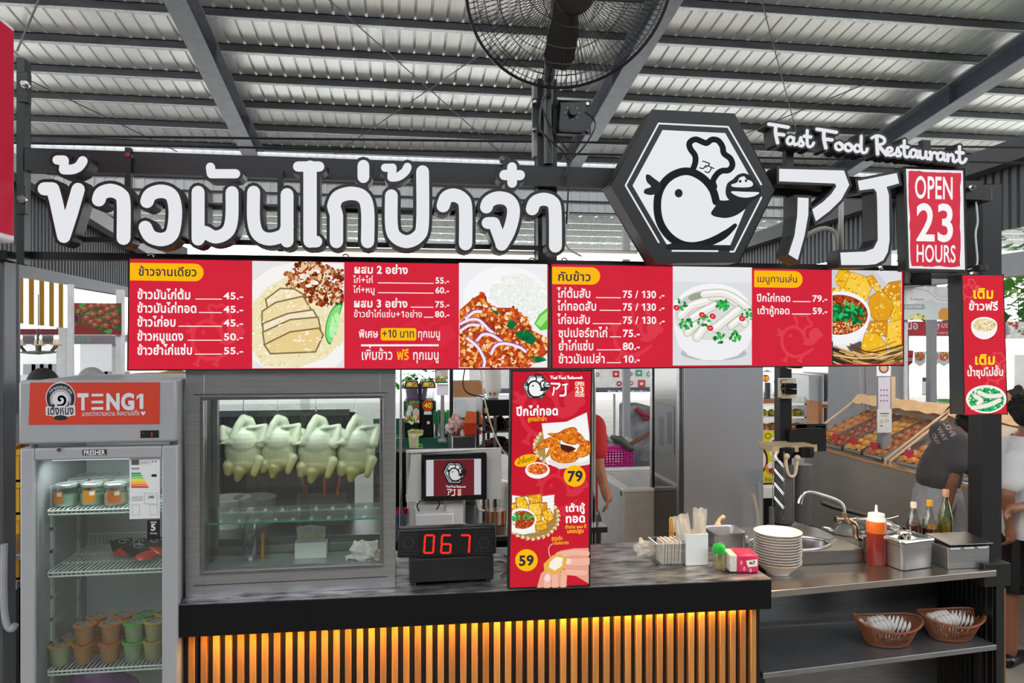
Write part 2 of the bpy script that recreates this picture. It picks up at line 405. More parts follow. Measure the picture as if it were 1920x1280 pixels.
# --- black steel frame carrying the signs
fr = thing('sign_frame', 'black square-tube steel frame carrying the lit letters and menu boards', 'frame', aZ(960, 1100, 0))
pxbox(G(), 44, 277, 1842, 318, 2.93, .06, BLACK).build('top_beam', fr, .003)
g = G(); pxbox(g, 30, 471, 1846, 485, 2.98, .05, BLACK); g.build('bottom_beam', fr, .003)
for v in (376, 443): pxbox(G(), 110, v, 1046, v + 9, 2.88, .025, BLACK).build('letter_rail', fr)
pxbox(G(), 1440, 356, 1700, 366, 2.9, .025, BLACK).build('letter_rail', fr)
for u, v0, v1 in ((234, 276, 350), (520, 318, 470), (943, 292, 345), (1474, 320, 490)): pxbox(G(), u, v0, u + 11, v1, 2.905, .025, BLACK).build('upright', fr)
g = G(); pxbox(g, 31, 108, 45, 495, 2.93, .05, BLACK); pxbox(g, 34, 135, 51, 190, 2.925, .03, BLACK); pxbox(g, 31, 348, 47, 400, 2.925, .03, BLACK); g.build('end_post', fr, .002)
pxbox(G(), 1009, 148, 1043, 500, 2.985, .07, mat('2b2c2e', .45, 0, .1)).build('centre_post', fr, .003)
pxbox(G(), 1001, 150, 1009, 292, 3.0, .05, GREY).build('centre_post', fr)
P0 = aZ(1858, 1300, 0)
g = G(); pxbox(g, 1842, 345, 1877, 1080, 3.27, .09, BLACK, bot=0.0); g.build('end_post', fr, .003); g = G(); pxbox(g, 1812, 372, 1842, 500, 3.0, .04, BLK2); xe = aY(1835, 380, 2.96).x; g.bx(xe, xe + .05, 2.94, 3.3, aY(1835, 378, 2.96).z, aY(1835, 352, 2.96).z, BLACK).bx(xe, aY(1850, 380, 3.3).x, 3.28, 3.33, aY(1835, 378, 2.96).z, aY(1835, 352, 2.96).z, BLACK); xg = aY(1835, 512, 2.92).x; g.bx(xg, xg + .04, 2.915, 3.3, aY(1835, 508, 2.92).z, aY(1835, 496, 2.92).z, BLACK).bx(xg, aY(1850, 500, 3.3).x, 3.28, 3.33, aY(1835, 508, 2.92).z, aY(1835, 496, 2.92).z, BLACK); g.build('side_arm', fr, .003)
bolts = G()
for u, v in ((42, 155), (36, 371), (239, 290), (943, 297), (1828, 350), (1658, 501), (1830, 513)):
    p = aY(u, v, 2.9); bolts.cyl(p, p + V((0, .02, 0)), .009, CHROME, n=6); bolts.cyl(p + V((0, .018, 0)), p + V((0, .03, 0)), .014, CHROME)
bolts.build('bolt', fr)
for u, v in ((283, 481), (648, 482), (997, 489), (1058, 489), (1560, 503)):
    p = aY(u, v, 2.935); G().tube([p + V((.011 * math.cos(t * .4), 0, .011 * math.sin(t * .4))) for t in range(8)], .0035, CHROME, 6).build('lifting_eye', fr)
# --- big rounded Thai letters
CA = lambda P: [(x / 2.667, y / 2.667) for x, y in P]
CB = lambda P: [(480 + x / 2.667, y / 2.667) for x, y in P]
CC = lambda P: [(860 + x / 5.817, 280 + y / 5.817) for x, y in P]
CD = lambda P: [(x / 4.571, 280 + y / 4.571) for x, y in P]
LET = [
 [(CD([(378, 337), (450, 337), (478, 440), (545, 745)]), 24.5, 0), (CD([(545, 745), (610, 545), (668, 342)]), 24.5, 0)],
 [(CD([(488, 90), (545, 90)]), 17, 0), (CD([(548, 92), (545, 172)]), 17, 0), (CD([(545, 172), (620, 170), (675, 145), (708, 98)]), 18, 5)],
 [(CD([(845, 430), (870, 375), (950, 352), (1030, 385), (1058, 455), (1058, 760)]), 25.5, 6)],
 [(CD([(1258, 445), (1290, 385), (1380, 358), (1468, 392), (1500, 500), (1495, 640), (1465, 735), (1385, 772), (1290, 745), (1245, 668)]), 25, 6)],
 [(CA([(990, 960), (990, 1195)]), 24, 0), (CA([(990, 1195), (1020, 1160), (1075, 1185), (1135, 1160), (1158, 1095), (1160, 962)]), 24, 5)],
 [(CA([(1052, 835), (1056, 866)]), 17, 0), (CA([(1056, 868), (1178, 868)]), 17, 0)],
 [(CA([(1268, 960), (1268, 1100), (1290, 1170), (1345, 1195), (1415, 1175), (1437, 1130)]), 24, 5), (CB([(155, 972), (155, 1205)]), 24, 0)],
 [(CB([(210, 832), (316, 832)]), 19, 0), (CB([(270, 835), (270, 1205)]), 25, 0), (CB([(270, 1207), (302, 1207)]), 22, 0)],
 [(CB([(402, 1207), (402, 1075), (388, 1030)]), 25, 0), (CB([(388, 1030), (410, 985), (475, 966), (535, 985), (558, 1050), (558, 1207)]), 25, 5)],
 [(CB([(537, 828), (537, 885)]), 22, 0)],
 [(CB([(677, 978), (677, 1120), (695, 1180), (753, 1208), (812, 1180), (833, 1115), (833, 858)]), 24, 5)],
 [(CB([(645, 838), (682, 838)]), 15, 0), (CB([(682, 838), (678, 885)]), 16, 0), (CB([(678, 886), (712, 882), (745, 858), (757, 835)]), 16, 4)],
 [(CB([(936, 1028), (952, 988), (990, 975), (1032, 995), (1048, 1040), (1048, 1218)]), 25, 6)],
 [(CC([(303, 628), (330, 570), (420, 528), (530, 545), (592, 620), (592, 740), (545, 900), (470, 1035)]), 24, 6), (CC([(315, 802), (385, 802), (410, 870), (470, 1035)]), 22, 0)],
 [(CC([(582, 192), (584, 365)]), 18, 0), (CC([(500, 278), (668, 280)]), 19, 0)],
 [(CC([(803, 648), (835, 575), (920, 542), (1015, 570), (1052, 665), (1056, 1055)]), 24, 6)],
]
def pieces(strokes, grow):
    for P, wd, sm in strokes:
        p = [V(q) for q in P]; p = crom(p, sm) if sm else p
        yield ribbon(p, wd + grow)
def extr(g, vs, fs, Y, dep, m):
    pts = [aY(x, y, Y) for x, y in vs]; o = V((0, dep, 0))
    for f in fs:
        g.zk = getattr(g, 'zk', 0) + 9e-6; n = len(f); q = [pts[i] - V((0, g.zk, 0)) for i in f]; g.add(q + [p + o for p in q], [tuple(range(n))] + [(i, (i + 1) % n, n + (i + 1) % n, n + i) for i in range(n)], m)
LBLK = mat('17181a', .5, 0, .06, 20)
def letters(root, sets, Y, dep, grow, face=FACE):
    for st in sets:
        g = G(); h = G()
        for vs, fs in pieces(st, grow): extr(g, vs, fs, Y, dep, LBLK)
        o = g.build('letter', root)
        for vs, fs in pieces(st, 0): extr(h, vs, fs, Y - .003, .003, face)
        h.build('letter_face', o)
th = thing('letter_sign', 'row of big rounded white Thai letters with black sides, lit from inside', 'sign', aY(560, 470, 2.8))
letters(th, LET, 2.79, .075, 12)
# --- hexagonal lightbox with the bird emblem
CH = lambda P: [(1120 + x / 3.764, 180 + y / 3.764) for x, y in P]
def bird(A, T, ln, fl, legs=False, k=1.0, rice=True):
    """line emblem of a round bird in a cook's hat; T maps emblem units to the panel, k scales line widths"""
    st = lambda P, w_, sm=5, **q: A.stroke([T(*p) for p in P], w_ * k, ln, sm, **q)
    po = lambda P, c: A.poly([T(*p) for p in P], c)
    sm = lambda P: [tuple(q) for q in crom([V(p) for p in P], 4, True)]
    st([(838, 745), (812, 660), (745, 580), (650, 533), (560, 545), (480, 600), (432, 690), (423, 800), (445, 900), (502, 985), (580, 1040), (660, 1058), (750, 1045), (850, 1005), (920, 960), (972, 912)], 55, 5, taper=lambda t: 1 if t < .9 else 1 - (t - .9) * 5)
    po(sm([(440, 612), (405, 585), (365, 555), (342, 560), (348, 605), (378, 640), (335, 658), (332, 688), (395, 697), (450, 650)]), ln)
    po(sm([(803, 820), (840, 765), (850, 735), (905, 738), (985, 720), (1085, 715), (1140, 695), (1075, 755), (1050, 790), (985, 838), (915, 860), (850, 855), (812, 842)]), ln)
    po(sm([(905, 690), (915, 620), (955, 588), (990, 556), (1035, 545), (1080, 565), (1112, 612), (1150, 655), (1150, 695), (1120, 722), (1040, 738), (940, 738)]), ln)
    if fl:
        po(sm([(945, 625), (985, 610), (1002, 578), (1035, 567), (1052, 588), (1085, 600), (1098, 625), (1075, 642), (1010, 645), (955, 640)]), fl)
        po(sm([(942, 674), (1040, 676), (1140, 680), (1108, 706), (1045, 717), (985, 706)]), fl)
        for x, y, r in ((1007, 602, 10), (1048, 598, 9), (1095, 645, 7)): c = T(x, y); A.ell(c[0], c[1], r * k, r * k, ln)
    st([(672, 520), (690, 470), (688, 420), (655, 372), (650, 330), (692, 306), (745, 326), (772, 332), (808, 308), (852, 316), (882, 358), (892, 405), (938, 442), (952, 490), (925, 524), (880, 528), (845, 550), (815, 600), (825, 640)], 42)
    c = T(573, 686); A.ell(c[0], c[1], 28 * k, 30 * k, ln)
    if legs:
        for x in (520, 790): st([(x, 1040), (x - 40, 1130)], 45, 0); st([(x - 75, 1120), (x - 15, 1150)], 40, 0)
hx = thing('hexagonal_lightbox', 'black hexagonal lightbox showing a round bird in a cook hat', 'sign', aY(1300, 492, 2.8))
HEXO = CH([(385, 100), (965, 128), (1256, 660), (1000, 1175), (415, 1175), (92, 628)])
G().slab([aY(u, v, 2.76) for u, v in HEXO], (0, .11, 0), LBLK).build('case', hx, .003)
A = Art(facade(2.76)); WLF = 'e6e8ea'
A.poly(CH([(460, 240), (902, 262), (1112, 632), (938, 1052), (488, 1046), (248, 632)]), WLF)
A.stroke(CH([(1156, 624), (922, 218), (432, 194), (199, 631), (433, 1032)]), 3.2, WLF, 0)
A.stroke(CH([(1157, 716), (965, 1097), (938, 1098)]), 3.2, WLF, 0); A.stroke(CH([(528, 1092), (848, 1094)]), 3.2, WLF, 0)
bird(A, lambda x, y: (1120 + x / 3.764, 180 + y / 3.764), '232426', WLF, k=1 / 3.764)
A.poly(CH([(520, 1040), (640, 1044), (860, 1056), (938, 1056), (938, 1085), (488, 1080), (488, 1050)]), '232426')
A.poly(CH([(845, 760), (905, 735), (900, 760)]), '232426')
for P in ([(742, 460), (790, 478), (765, 502)], [(765, 490), (745, 512), (722, 507)], [(785, 495), (820, 512)], [(806, 505), (785, 540), (758, 532)]): A.stroke(CH(P), 2.2, '232426', 3)
A.build('emblem', hx)
# --- angular two-letter sign
CE = lambda P: [(1420 + x / 3.556, 180 + y / 3.556) for x, y in P]
AJ = [[[(148, 485), (578, 496), (613, 592), (560, 690), (480, 768), (393, 833), (368, 755), (440, 705), (497, 650), (530, 600), (520, 582), (148, 567)], [(272, 676), (342, 680), (340, 790), (315, 930), (270, 1092), (210, 1055), (250, 930), (268, 800)]],
      [[(672, 565), (930, 513), (945, 582), (862, 605), (878, 660), (882, 960), (870, 1040), (840, 1095), (790, 1120), (730, 1126), (562, 1126), (556, 1043), (720, 1036), (778, 1015), (806, 960), (802, 700), (798, 640), (780, 616), (684, 628)]]]
aj = thing('letter_sign', 'two angular white letters with black sides beside the hexagonal lightbox', 'sign', aY(1560, 480, 2.8))
for polys in AJ:
    g, h = G(), G()
    for P in polys:
        P = CE(P); g.slab([aY(u, v, 2.77) for u, v in offset(P, 5)], (0, .085, 0), LBLK); h.slab([aY(u, v, 2.767) for u, v in P], (0, .003, 0), FACE)
    h.build('letter_face', g.build('letter', aj))
# --- script sign
CG = lambda P: [(1420 + x / 8, 220 + y / 8) for x, y in P]
SCR = {'F': ([[(15, 25), (150, 32), (300, 42)], [(118, 40), (115, 150), (145, 290)], [(130, 160), (235, 162)]], 300),
 'a': ([[(100, 195), (50, 180), (10, 225), (15, 275), (55, 290), (95, 250), (105, 190), (100, 250), (120, 290), (160, 270)]], 160),
 's': ([[(0, 285), (40, 240), (60, 175), (70, 220), (100, 260), (85, 295), (45, 295)]], 120),
 't': ([[(45, 60), (42, 180), (48, 270), (80, 300), (120, 275), (140, 235)], [(0, 150), (95, 152)]], 130),
 'o': ([[(60, 190), (15, 220), (15, 275), (60, 300), (110, 270), (110, 220), (60, 190), (110, 235), (150, 240)]], 150),
 'd': ([[(100, 225), (50, 195), (10, 240), (30, 295), (80, 285), (105, 240), (112, 60), (108, 230), (130, 300), (180, 290), (200, 240)]], 210),
 'R': ([[(90, 40), (95, 150), (105, 300)], [(20, 70), (90, 30), (180, 45), (210, 95), (180, 140), (105, 165)], [(110, 165), (170, 230), (235, 300)]], 245),
 'e': ([[(5, 250), (70, 245), (90, 205), (50, 185), (10, 225), (20, 280), (70, 300), (125, 265)]], 125),
 'u': ([[(5, 190), (10, 265), (45, 295), (90, 255), (95, 190), (95, 260), (125, 295), (160, 265)]], 160),
 'r': ([[(8, 190), (22, 235), (18, 295)], [(20, 250), (45, 205), (80, 190), (105, 205)]], 115),
 'n': ([[(10, 195), (15, 295), (25, 230), (70, 190), (95, 230), (95, 280), (125, 295), (155, 265)]], 155)}
def script(s, x0, y0, sc, dydx=0., gap=55):
    x = 0; out = []
    for ch in s:
        if ch == ' ': x += gap; continue
        st, w_ = SCR[ch]
        out.append([[(x0 + (x + a) * sc, y0 + b * sc + dydx * (x + a) * sc) for a, b in q] for q in st]); x += w_ * .93
    return out, x * sc
ss = thing('letter_sign', 'small white script lettering sign with black sides above the angular letters', 'sign', aY(1620, 290, 2.8))
SL, SW = script('Fast Food Restaurant', 1440, 229, .1265, .105)
sets = [[(q, 5.2 if len(q) > 3 else 6.2, 4) for q in L_] for L_ in SL]
letters(ss, sets, 2.74, .07, 7.5)
for u in (1474, 1731): pxbox(G(), u, 262, u + 14, 322 + (u - 1474) * .03, 2.79, .03, BLACK).build('support_bracket', ss)
# --- lightboxes
def lightbox(label, cat, corners, Y, dep, edge, face, name='lightbox'):
    cu = sum(c[0] for c in corners) / 4; t = thing(name, label, cat, aY(cu, max(c[1] for c in corners), Y + dep / 2))
    e = offset(corners, edge); G().slab([aY(u, v, Y) for u, v in e], (0, dep, 0), LBLK).build('case', t, .002)
    A = Art(facade(Y), slope=fslope); A.poly(corners, face); A.clip = corners; return t, A
RED = 'd4233a'; YEL = 'ffb90a'; NAVY = '2b2f45'; WT = 'fbf4f4'; WM = 'dd3a49'
def tline(A, u0, v, s, u1, sz, d0, d1, price, p1, bold=.028, psz=18):
    A.text(s, u0, v, u1, sz, WT, bold); sl = fslope(u0, v)
    if d0: A.rect(d0, v - 1.2 + sl * (d0 - u0), d1, v + .4 + sl * (d0 - u0), WT)
    if price: A.text(price, d1 + 3, v + sl * (d1 - u0) - .5, p1, psz, WT, .022)
birdat = lambda cx, cy, sc: (lambda x, y: (cx + (x - 645) * sc, cy + (y - 790) * sc))
m1, A = lightbox('long red lit menu board with rice-plate prices and two meat dish photos', 'menu board', [(243.5, 485), (1028.5, 497), (1027.5, 690), (241, 692)], 2.925, .06, 1.8, RED, 'menu_board')
bird(A, birdat(391, 637, .135), WM, None, True, .135); bird(A, birdat(778, 645, .15), 'd92b40', None, True, .15)
A.pill(244, 492.5, 382, 525.5, 16.4, YEL); A.text('ข้าวจานเดียว', 259.4, 516.5, 370, 22, NAVY, .018)
for (s, e, d, pr), v in zip((('ข้าวมันไก่ต้ม', 358.6, 366.7, '45.-'), ('ข้าวมันไก่ทอด', 370, 373, '45.-'), ('ข้าวไก่อบ', 331, 335, '45.-'), ('ข้าวหมูแดง', 345, 352, '50.-'), ('ข้าวยำไก่แซ่บ', 362, 365.5, '55.-')), (560, 585.5, 611.5, 638, 664.5)):
    tline(A, 257.5, v, s, e, 23, d, 416.5, pr, 457)
tline(A, 663.7, 512, 'ผสม 2 อย่าง', 765.6, 20, 0, 0, '', 0, .03)
tline(A, 662.5, 530, 'ไก่+ไก่', 700, 16.3, 708.5, 813, '55.-', 842.5, .012, 16); tline(A, 662.5, 548.6, 'ไก่+หมู', 703.5, 16.3, 708.5, 813, '60.-', 842.5, .012, 16)
tline(A, 663, 575.5, 'ผสม 3 อย่าง', 765, 20, 770, 812.5, '75.-', 843, .03, 16); tline(A, 663, 594.3, 'ข้าวยำไก่แซ่บ+1อย่าง', 792, 17, 794.5, 812.5, '80.-', 843, .008, 16)
A.text('พิเศษ', 672.7, 632.5, 709.5, 20.5, WT, .02); A.pill(714, 614.8, 780.5, 638, 3.5, YEL, True); A.text('+10 บาท', 716, 632.5, 777.5, 21, NAVY, .01); A.text('ทุกเมนู', 783, 632.5, 826, 21, WT, .012)
A.rect(677, 645.4, 822.5, 649, WT); A.text('เพิ่มข้าว', 677, 674, 736.8, 26, WT, .012); A.text('ฟรี', 744, 674, 767, 26, YEL, .02); A.text('ทุกเมนู', 773.5, 674, 823.7, 25, WT, .012)
A.build('menu_print', m1)
RICE = ['f6efcf', 'fbf7e2', 'ebdfae', 'f3e8bd', 'd9c98c']; FRY = ['7a2a10', '8f3a16', 'b05a24', '5a1c0a', 'c98a50', '9b2f12', 'e7d2b4']; GRN = ['1f8a3a', '2fae4c', '176b2c', '3fbf5a']
A = Art(facade(2.9235), slope=fslope); A.clip = [(473, 489), (645.5, 492), (645.5, 691), (473, 691)]; A.rect(473, 489, 645.5, 690.3, 'e6e5e6'); PB = lambda P: [(220 + x / 4.364, 470 + y / 4.364) for x, y in P]
big = PB([(1095, 260), (1260, 140), (1480, 85), (1850, 110), (1852, 880), (1780, 955), (1200, 955), (1095, 880)]); A.poly(big, 'f4f3f2')
rp = PB([(1096, 440), (1230, 300), (1400, 200), (1700, 230), (1851, 420), (1851, 740), (1700, 880), (1480, 955), (1200, 945), (1096, 800)]); A.poly(rp, 'eee3b8')
A.scatter(ins_poly(rp), (470, 500, 646, 690), 620, 1.9, RICE, 3)
A.scatter(ins_poly(PB([(1370, 200), (1480, 95), (1620, 90), (1850, 150), (1851, 420), (1720, 470), (1480, 360), (1400, 290)])), (520, 487, 645, 582), 230, 4.6, FRY, 1.5, rn=6); A.scatter(ins_poly(PB([(1370, 200), (1480, 95), (1620, 90), (1850, 150), (1851, 420), (1720, 470), (1480, 360), (1400, 290)])), (520, 487, 645, 582), 180, 2.0, FRY, 1.6, rn=6)
A.scatter(ins_poly(PB([(1500, 110), (1640, 120), (1680, 260), (1560, 300), (1480, 260)])), (560, 490, 610, 545), 22, 4.5, ['f1dcc0', 'e8c8a0', 'fff3e4'], 2)
sl_ = [[(1225, 400), (1340, 315), (1450, 320), (1530, 370), (1400, 410), (1240, 480)], [(1195, 500), (1300, 430), (1520, 380), (1580, 480), (1350, 540), (1195, 600)], [(1200, 600), (1400, 520), (1600, 490), (1640, 560), (1400, 620), (1205, 680)], [(1200, 670), (1420, 570), (1640, 550), (1660, 650), (1400, 700), (1215, 765)], [(1215, 770), (1420, 670), (1650, 640), (1680, 690), (1620, 820), (1260, 835)]]
for i, q in enumerate(sl_):
    A.poly(PB(offset(q, 13)), '857044'); A.poly(PB(q), ['f3e2bb', 'efd9a6', 'f2e4c6', 'ead6a2', 'e9cf8f'][i]); A.scatter(ins_poly(PB(q)), (490, 540, 606, 665), 26, 2.1, ['fbf1d8', 'e5cd96', 'fff8ea'], 2.5, -.4)
A.ell(220 + 1790 / 4.364, 470 + 600 / 4.364, 18, 40, '1d7a2e', .25, a0=1.57, a1=4.9); A.ell(220 + 1788 / 4.364, 470 + 600 / 4.364, 16, 37, '7fe07a', .25, a0=1.57, a1=4.85); A.ell(627.5, 609, 8, 24, 'b9f2ae', .25)
A.scatter(ins_ell(627, 609, 6, 20), (618, 585, 640, 632), 16, 1.6, ['8ed77d', 'd8f8cf'], 2.5); A.build('dish_photo', m1)
A = Art(facade(2.9235), slope=fslope); A.clip = [(860.5, 492.5), (1026, 495.2), (1026, 689), (860.5, 690)]; A.rect(860.5, 492.5, 1026, 689.5, 'eeedf0'); PC = lambda P: [(630 + x / 4.683, 470 + y / 4.683) for x, y in P]
A.ell(948, 560, 80, 62, 'f7f6f8'); dome = ins_ell(971, 560, 54, 47); A.ell(971, 560, 54, 47, 'eceeea'); A.scatter(lambda u, v: dome(u, v), (915, 512, 1026, 605), 420, 1.9, ['ffffff', 'f4f6f2', 'dfe4da', 'eef0ea'], 2.6)
STIR = ['d9571f', 'e8802a', 'b53a14', 'f0a548', '8d2c10', 'f4c27a', 'cf4a20', 'f6dfc0']
sp = PC([(1085, 520), (1200, 420), (1290, 365), (1340, 470), (1420, 500), (1560, 500), (1680, 600), (1720, 700), (1852, 760), (1852, 900), (1700, 1022), (1085, 1022)])
A.poly(sp, 'b0481c'); A.scatter(ins_poly(sp), (861, 545, 1026, 689), 640, 3.6, STIR, 1.7)
for q in ([(1490, 660), (1530, 600), (1590, 640), (1540, 700)], [(1560, 720), (1680, 690), (1760, 770), (1720, 830), (1600, 770)], [(1700, 920), (1790, 930), (1850, 960), (1760, 985)], [(1350, 510), (1420, 540), (1420, 580)]):
    A.poly(PC(q), '0f6b3a'); A.scatter(ins_poly(PC(q)), (900, 570, 1026, 689), 8, 2.6, ['1d8f4c', '0a4f2a'], 2.4)
for q in ([(1085, 640), (1180, 600), (1260, 610), (1340, 690), (1370, 710)], [(1240, 780), (1290, 730), (1370, 740), (1460, 800)], [(1360, 900), (1400, 830), (1480, 810), (1600, 840), (1660, 880)], [(1150, 765), (1240, 840), (1300, 950), (1295, 1010)], [(1140, 590), (1210, 535), (1270, 530)], [(1090, 700), (1170, 650), (1250, 650)]):
    A.stroke(PC(q), 7, '8a4a9a', 4); A.stroke(PC([(x, y + 4) for x, y in q]), 5, 'f3e4f0', 4)
A.poly(PC([(1735, 640), (1780, 560), (1852, 500), (1852, 690), (1790, 700)]), '5fc83f'); A.poly(PC([(1750, 640), (1800, 570), (1852, 530), (1852, 600), (1790, 670)]), 'a9e88a'); A.build('dish_photo', m1)
# second board
m2, A = lightbox('long red lit menu board with a soup photo and a fried tofu photo', 'menu board', [(1034.5, 495), (1693, 509), (1692.5, 684), (1036, 690)], 2.925, .06, 1.8, RED, 'menu_board')
bird(A, birdat(1180, 632, .125), WM, None, True, .125); bird(A, birdat(1489, 640, .105), 'de404c', None, True, .105)
A.pill(1035, 500, 1125, 532.5, 16, YEL); A.text('กับข้าว', 1045, 526, 1108.6, 22, NAVY, .018)
for (s, e, d, pr, p1), v in zip((('ไก่ต้มสับ', 1108, 1117, '75 / 130 .-', 1246), ('ไก่ทอดสับ', 1119, 1124, '75 / 130 .-', 1246), ('ไก่อบสับ', 1107, 1111, '75 / 130 .-', 1246.5), ('ซุปเปอร์ขาไก่', 1139.6, 1143, '75.-', 1200), ('ยำไก่แซ่บ', 1113.5, 1118.6, '80.-', 1200), ('ข้าวมันเปล่า', 1134.7, 1137, '10.-', 1200)), (557.5, 581.5, 606.7, 631.6, 656.2, 680.6)):
    tline(A, 1045 if v < 610 else 1046.5, v, s, e, 22.5, d, 1164, pr, p1, .02, 19)
A.pill(1413.5, 507, 1504, 538.4, 15, YEL); A.text('เมนูทานเล่น', 1418.4, 528.6, 1495, 17.5, NAVY, .01)
tline(A, 1418, 565, 'ปีกไก่ทอด', 1482, 18.5, 1485.5, 1519, '79.-', 1551, .02, 17); tline(A, 1418.7, 588.5, 'เต้าหู้ทอด', 1480.5, 18.5, 1484, 1519.5, '59.-', 1551, .02, 17)
A.build('menu_print', m2)
A = Art(facade(2.9235), slope=fslope); A.clip = [(1261.3, 499), (1409.5, 501.3), (1409.5, 684.3), (1261.3, 685)]; A.rect(1261.3, 499, 1409.5, 685, 'dcdde0'); PD = lambda P: [(1020 + x / 4.683, 470 + y / 4.683) for x, y in P]
A.rect(1261.3, 499, 1409.5, 528, 'e7e8ea'); A.ell(1338, 662, 62, 14, 'b9babf')
A.poly(PD([(1142, 430), (1142, 690), (1180, 830), (1270, 920), (1400, 960), (1550, 962), (1700, 920), (1790, 840), (1824, 740), (1818, 460)]), 'efeff1')
A.ell(1335.5, 585, 73, 54, 'f4f4f6'); A.ell(1335.5, 589, 71, 47, 'c9ccca'); A.ell(1335.5, 596, 71, 42, 'dcdcd8'); A.ell(1335, 558, 45, 12, '9aa688')
for q, wd in (([(1200, 570), (1280, 490), (1390, 450), (1470, 430)], 15), ([(1300, 590), (1400, 530), (1500, 480)], 14), ([(1470, 400), (1600, 400), (1720, 470)], 16), ([(1400, 380), (1560, 370), (1680, 420), (1790, 500)], 13), ([(1340, 760), (1400, 680), (1430, 640)], 15), ([(1255, 720), (1330, 650)], 13), ([(1500, 680), (1600, 600), (1700, 520)], 15), ([(1640, 660), (1720, 600), (1760, 640)], 13)):
    A.stroke(PD(q), wd + 1.6, '8d8880', 4); A.stroke(PD(q), wd, 'e9e6e0', 4); A.stroke(PD([(x, y - 10) for x, y in q]), wd * .35, 'f8f6f2', 4)
for c, n_ in (((1570, 480), 60), ((1240, 640), 46), ((1400, 610), 20), ((1540, 760), 30), ((1680, 750), 40), ((1200, 470), 14), ((1790, 560), 20)):
    x, y = 1020 + c[0] / 4.683, 470 + c[1] / 4.683; A.scatter(ins_ell(x, y, 12, 10), (x - 13, y - 11, x + 13, y + 11), n_ // 2, 3, GRN, 1.5)
for x, y in ((1385, 563), (1478, 575), (1455, 678), (1735, 595), (1160, 500)): A.ell(1020 + x / 4.683, 470 + y / 4.683, 6, 5, 'd3202a', .5); A.ell(1020 + x / 4.683, 470 + y / 4.683, 2.6, 2, 'f08a6a')
A.build('dish_photo', m2)
PE = lambda P: [(1400 + x / 5.334, 470 + y / 5.334) for x, y in P]
TOF = ['f2b91f', 'e2a01c', 'f7cc45', 'd58c1c']; TOFP = [[(885, 280), (925, 195), (1020, 200), (1040, 330), (960, 375), (905, 340)], [(1185, 265), (1255, 245), (1355, 390), (1330, 430), (1240, 350)], [(980, 360), (1040, 215), (1180, 255), (1245, 380), (1190, 500), (990, 420)], [(1355, 400), (1420, 320), (1533, 300), (1535, 490), (1430, 480)], [(1430, 500), (1537, 490), (1540, 720), (1440, 700)], [(1220, 470), (1310, 405), (1400, 440), (1465, 560), (1390, 720), (1270, 690), (1215, 600)], [(1400, 720), (1540, 690), (1545, 960), (1440, 990), (1385, 880)], [(1195, 790), (1230, 705), (1400, 700), (1395, 860), (1300, 840)], [(1145, 940), (1185, 815), (1300, 830), (1395, 930), (1390, 1010), (1260, 1055), (1140, 1020)], [(852, 375), (985, 380), (985, 410), (852, 410)]]
def tofu(A, T, polys, s):
    for i, q in enumerate(polys):
        A.poly(T(offset(q, 5)), 'a5651a'); A.poly(T(q), TOF[i % 4]); P = T(q); us = [p[0] for p in P]; vs_ = [p[1] for p in P]
        A.scatter(ins_poly(P), (min(us), min(vs_), max(us), max(vs_)), 22, s, ['f8d25a', 'd9921e', 'f4bf2e', 'fbe08a'], 1.5)
A = Art(facade(2.9235), slope=fslope); A.clip = [(1559.5, 505.8), (1690.5, 507.8), (1690.5, 682.3), (1559.5, 683)]; A.rect(1559.5, 505.8, 1690.5, 683, 'cfcfd3'); A.rect(1559.5, 640, 1690.5, 683, '2f2a28')
A.poly(PE([(1280, 192), (1540, 208), (1540, 330), (1400, 330)]), 'dedee2')
A.poly(PE([(862, 960), (1000, 1010), (1180, 1075), (1400, 1050), (1500, 960), (1548, 940), (1548, 700), (862, 700)]), 'e9e8ea'); A.poly(PE([(1000, 960), (1140, 900), (1180, 1040), (1080, 1060)]), '55565a')
tofu(A, PE, TOFP, 2.2)
A.ell(1562 + 16, 589, 52.5, 43, 'f3f3f4', a0=-1.93, a1=1.93, n=30); A.poly(PE([(855, 870), (1215, 650), (1205, 760), (1120, 880), (990, 935), (860, 935)]), 'f3f3f4'); A.ell(1566 + 6, 590, 54, 37.5, 'a5401a', a0=-1.8, a1=1.8, n=30)
dip = lambda u, v: u > 1560.5 and ins_ell(1572, 590, 52, 36)(u, v); A.scatter(dip, (1560, 553, 1625, 628), 260, 1.7, ['7d1f0c', 'c0601e', 'e3a35a', '4e1206', 'd8481e'], 1.4)
A.scatter(lambda u, v: dip(u, v) and v > 604, (1560, 600, 1625, 628), 110, 1.4, ['e8b878', 'f3d3a0', 'b9732e'], 1.3); A.scatter(lambda u, v: dip(u, v) and ins_ell(1590, 588, 34, 20)(u, v), (1560, 562, 1625, 612), 70, 4.2, ['12a050', '0d7d3c', '2ac06a', '0a5c2c'], 1.6)
for i in range(26):
    y = R.uniform(646, 680); x0 = R.uniform(1555, 1600); A.stroke([(x0, y + R.uniform(-3, 3)), (x0 + 35, y + 10 + R.uniform(-2, 4)), (x0 + 75, y + 8 + R.uniform(-3, 3)), (x0 + 115, y - 6 + R.uniform(-4, 4))], R.uniform(1.8, 3), R.choice(['b98a4a', 'd9b074', '8a5d28', 'e6c890', '5e3c18']), 4)
A.build('dish_photo', m2)
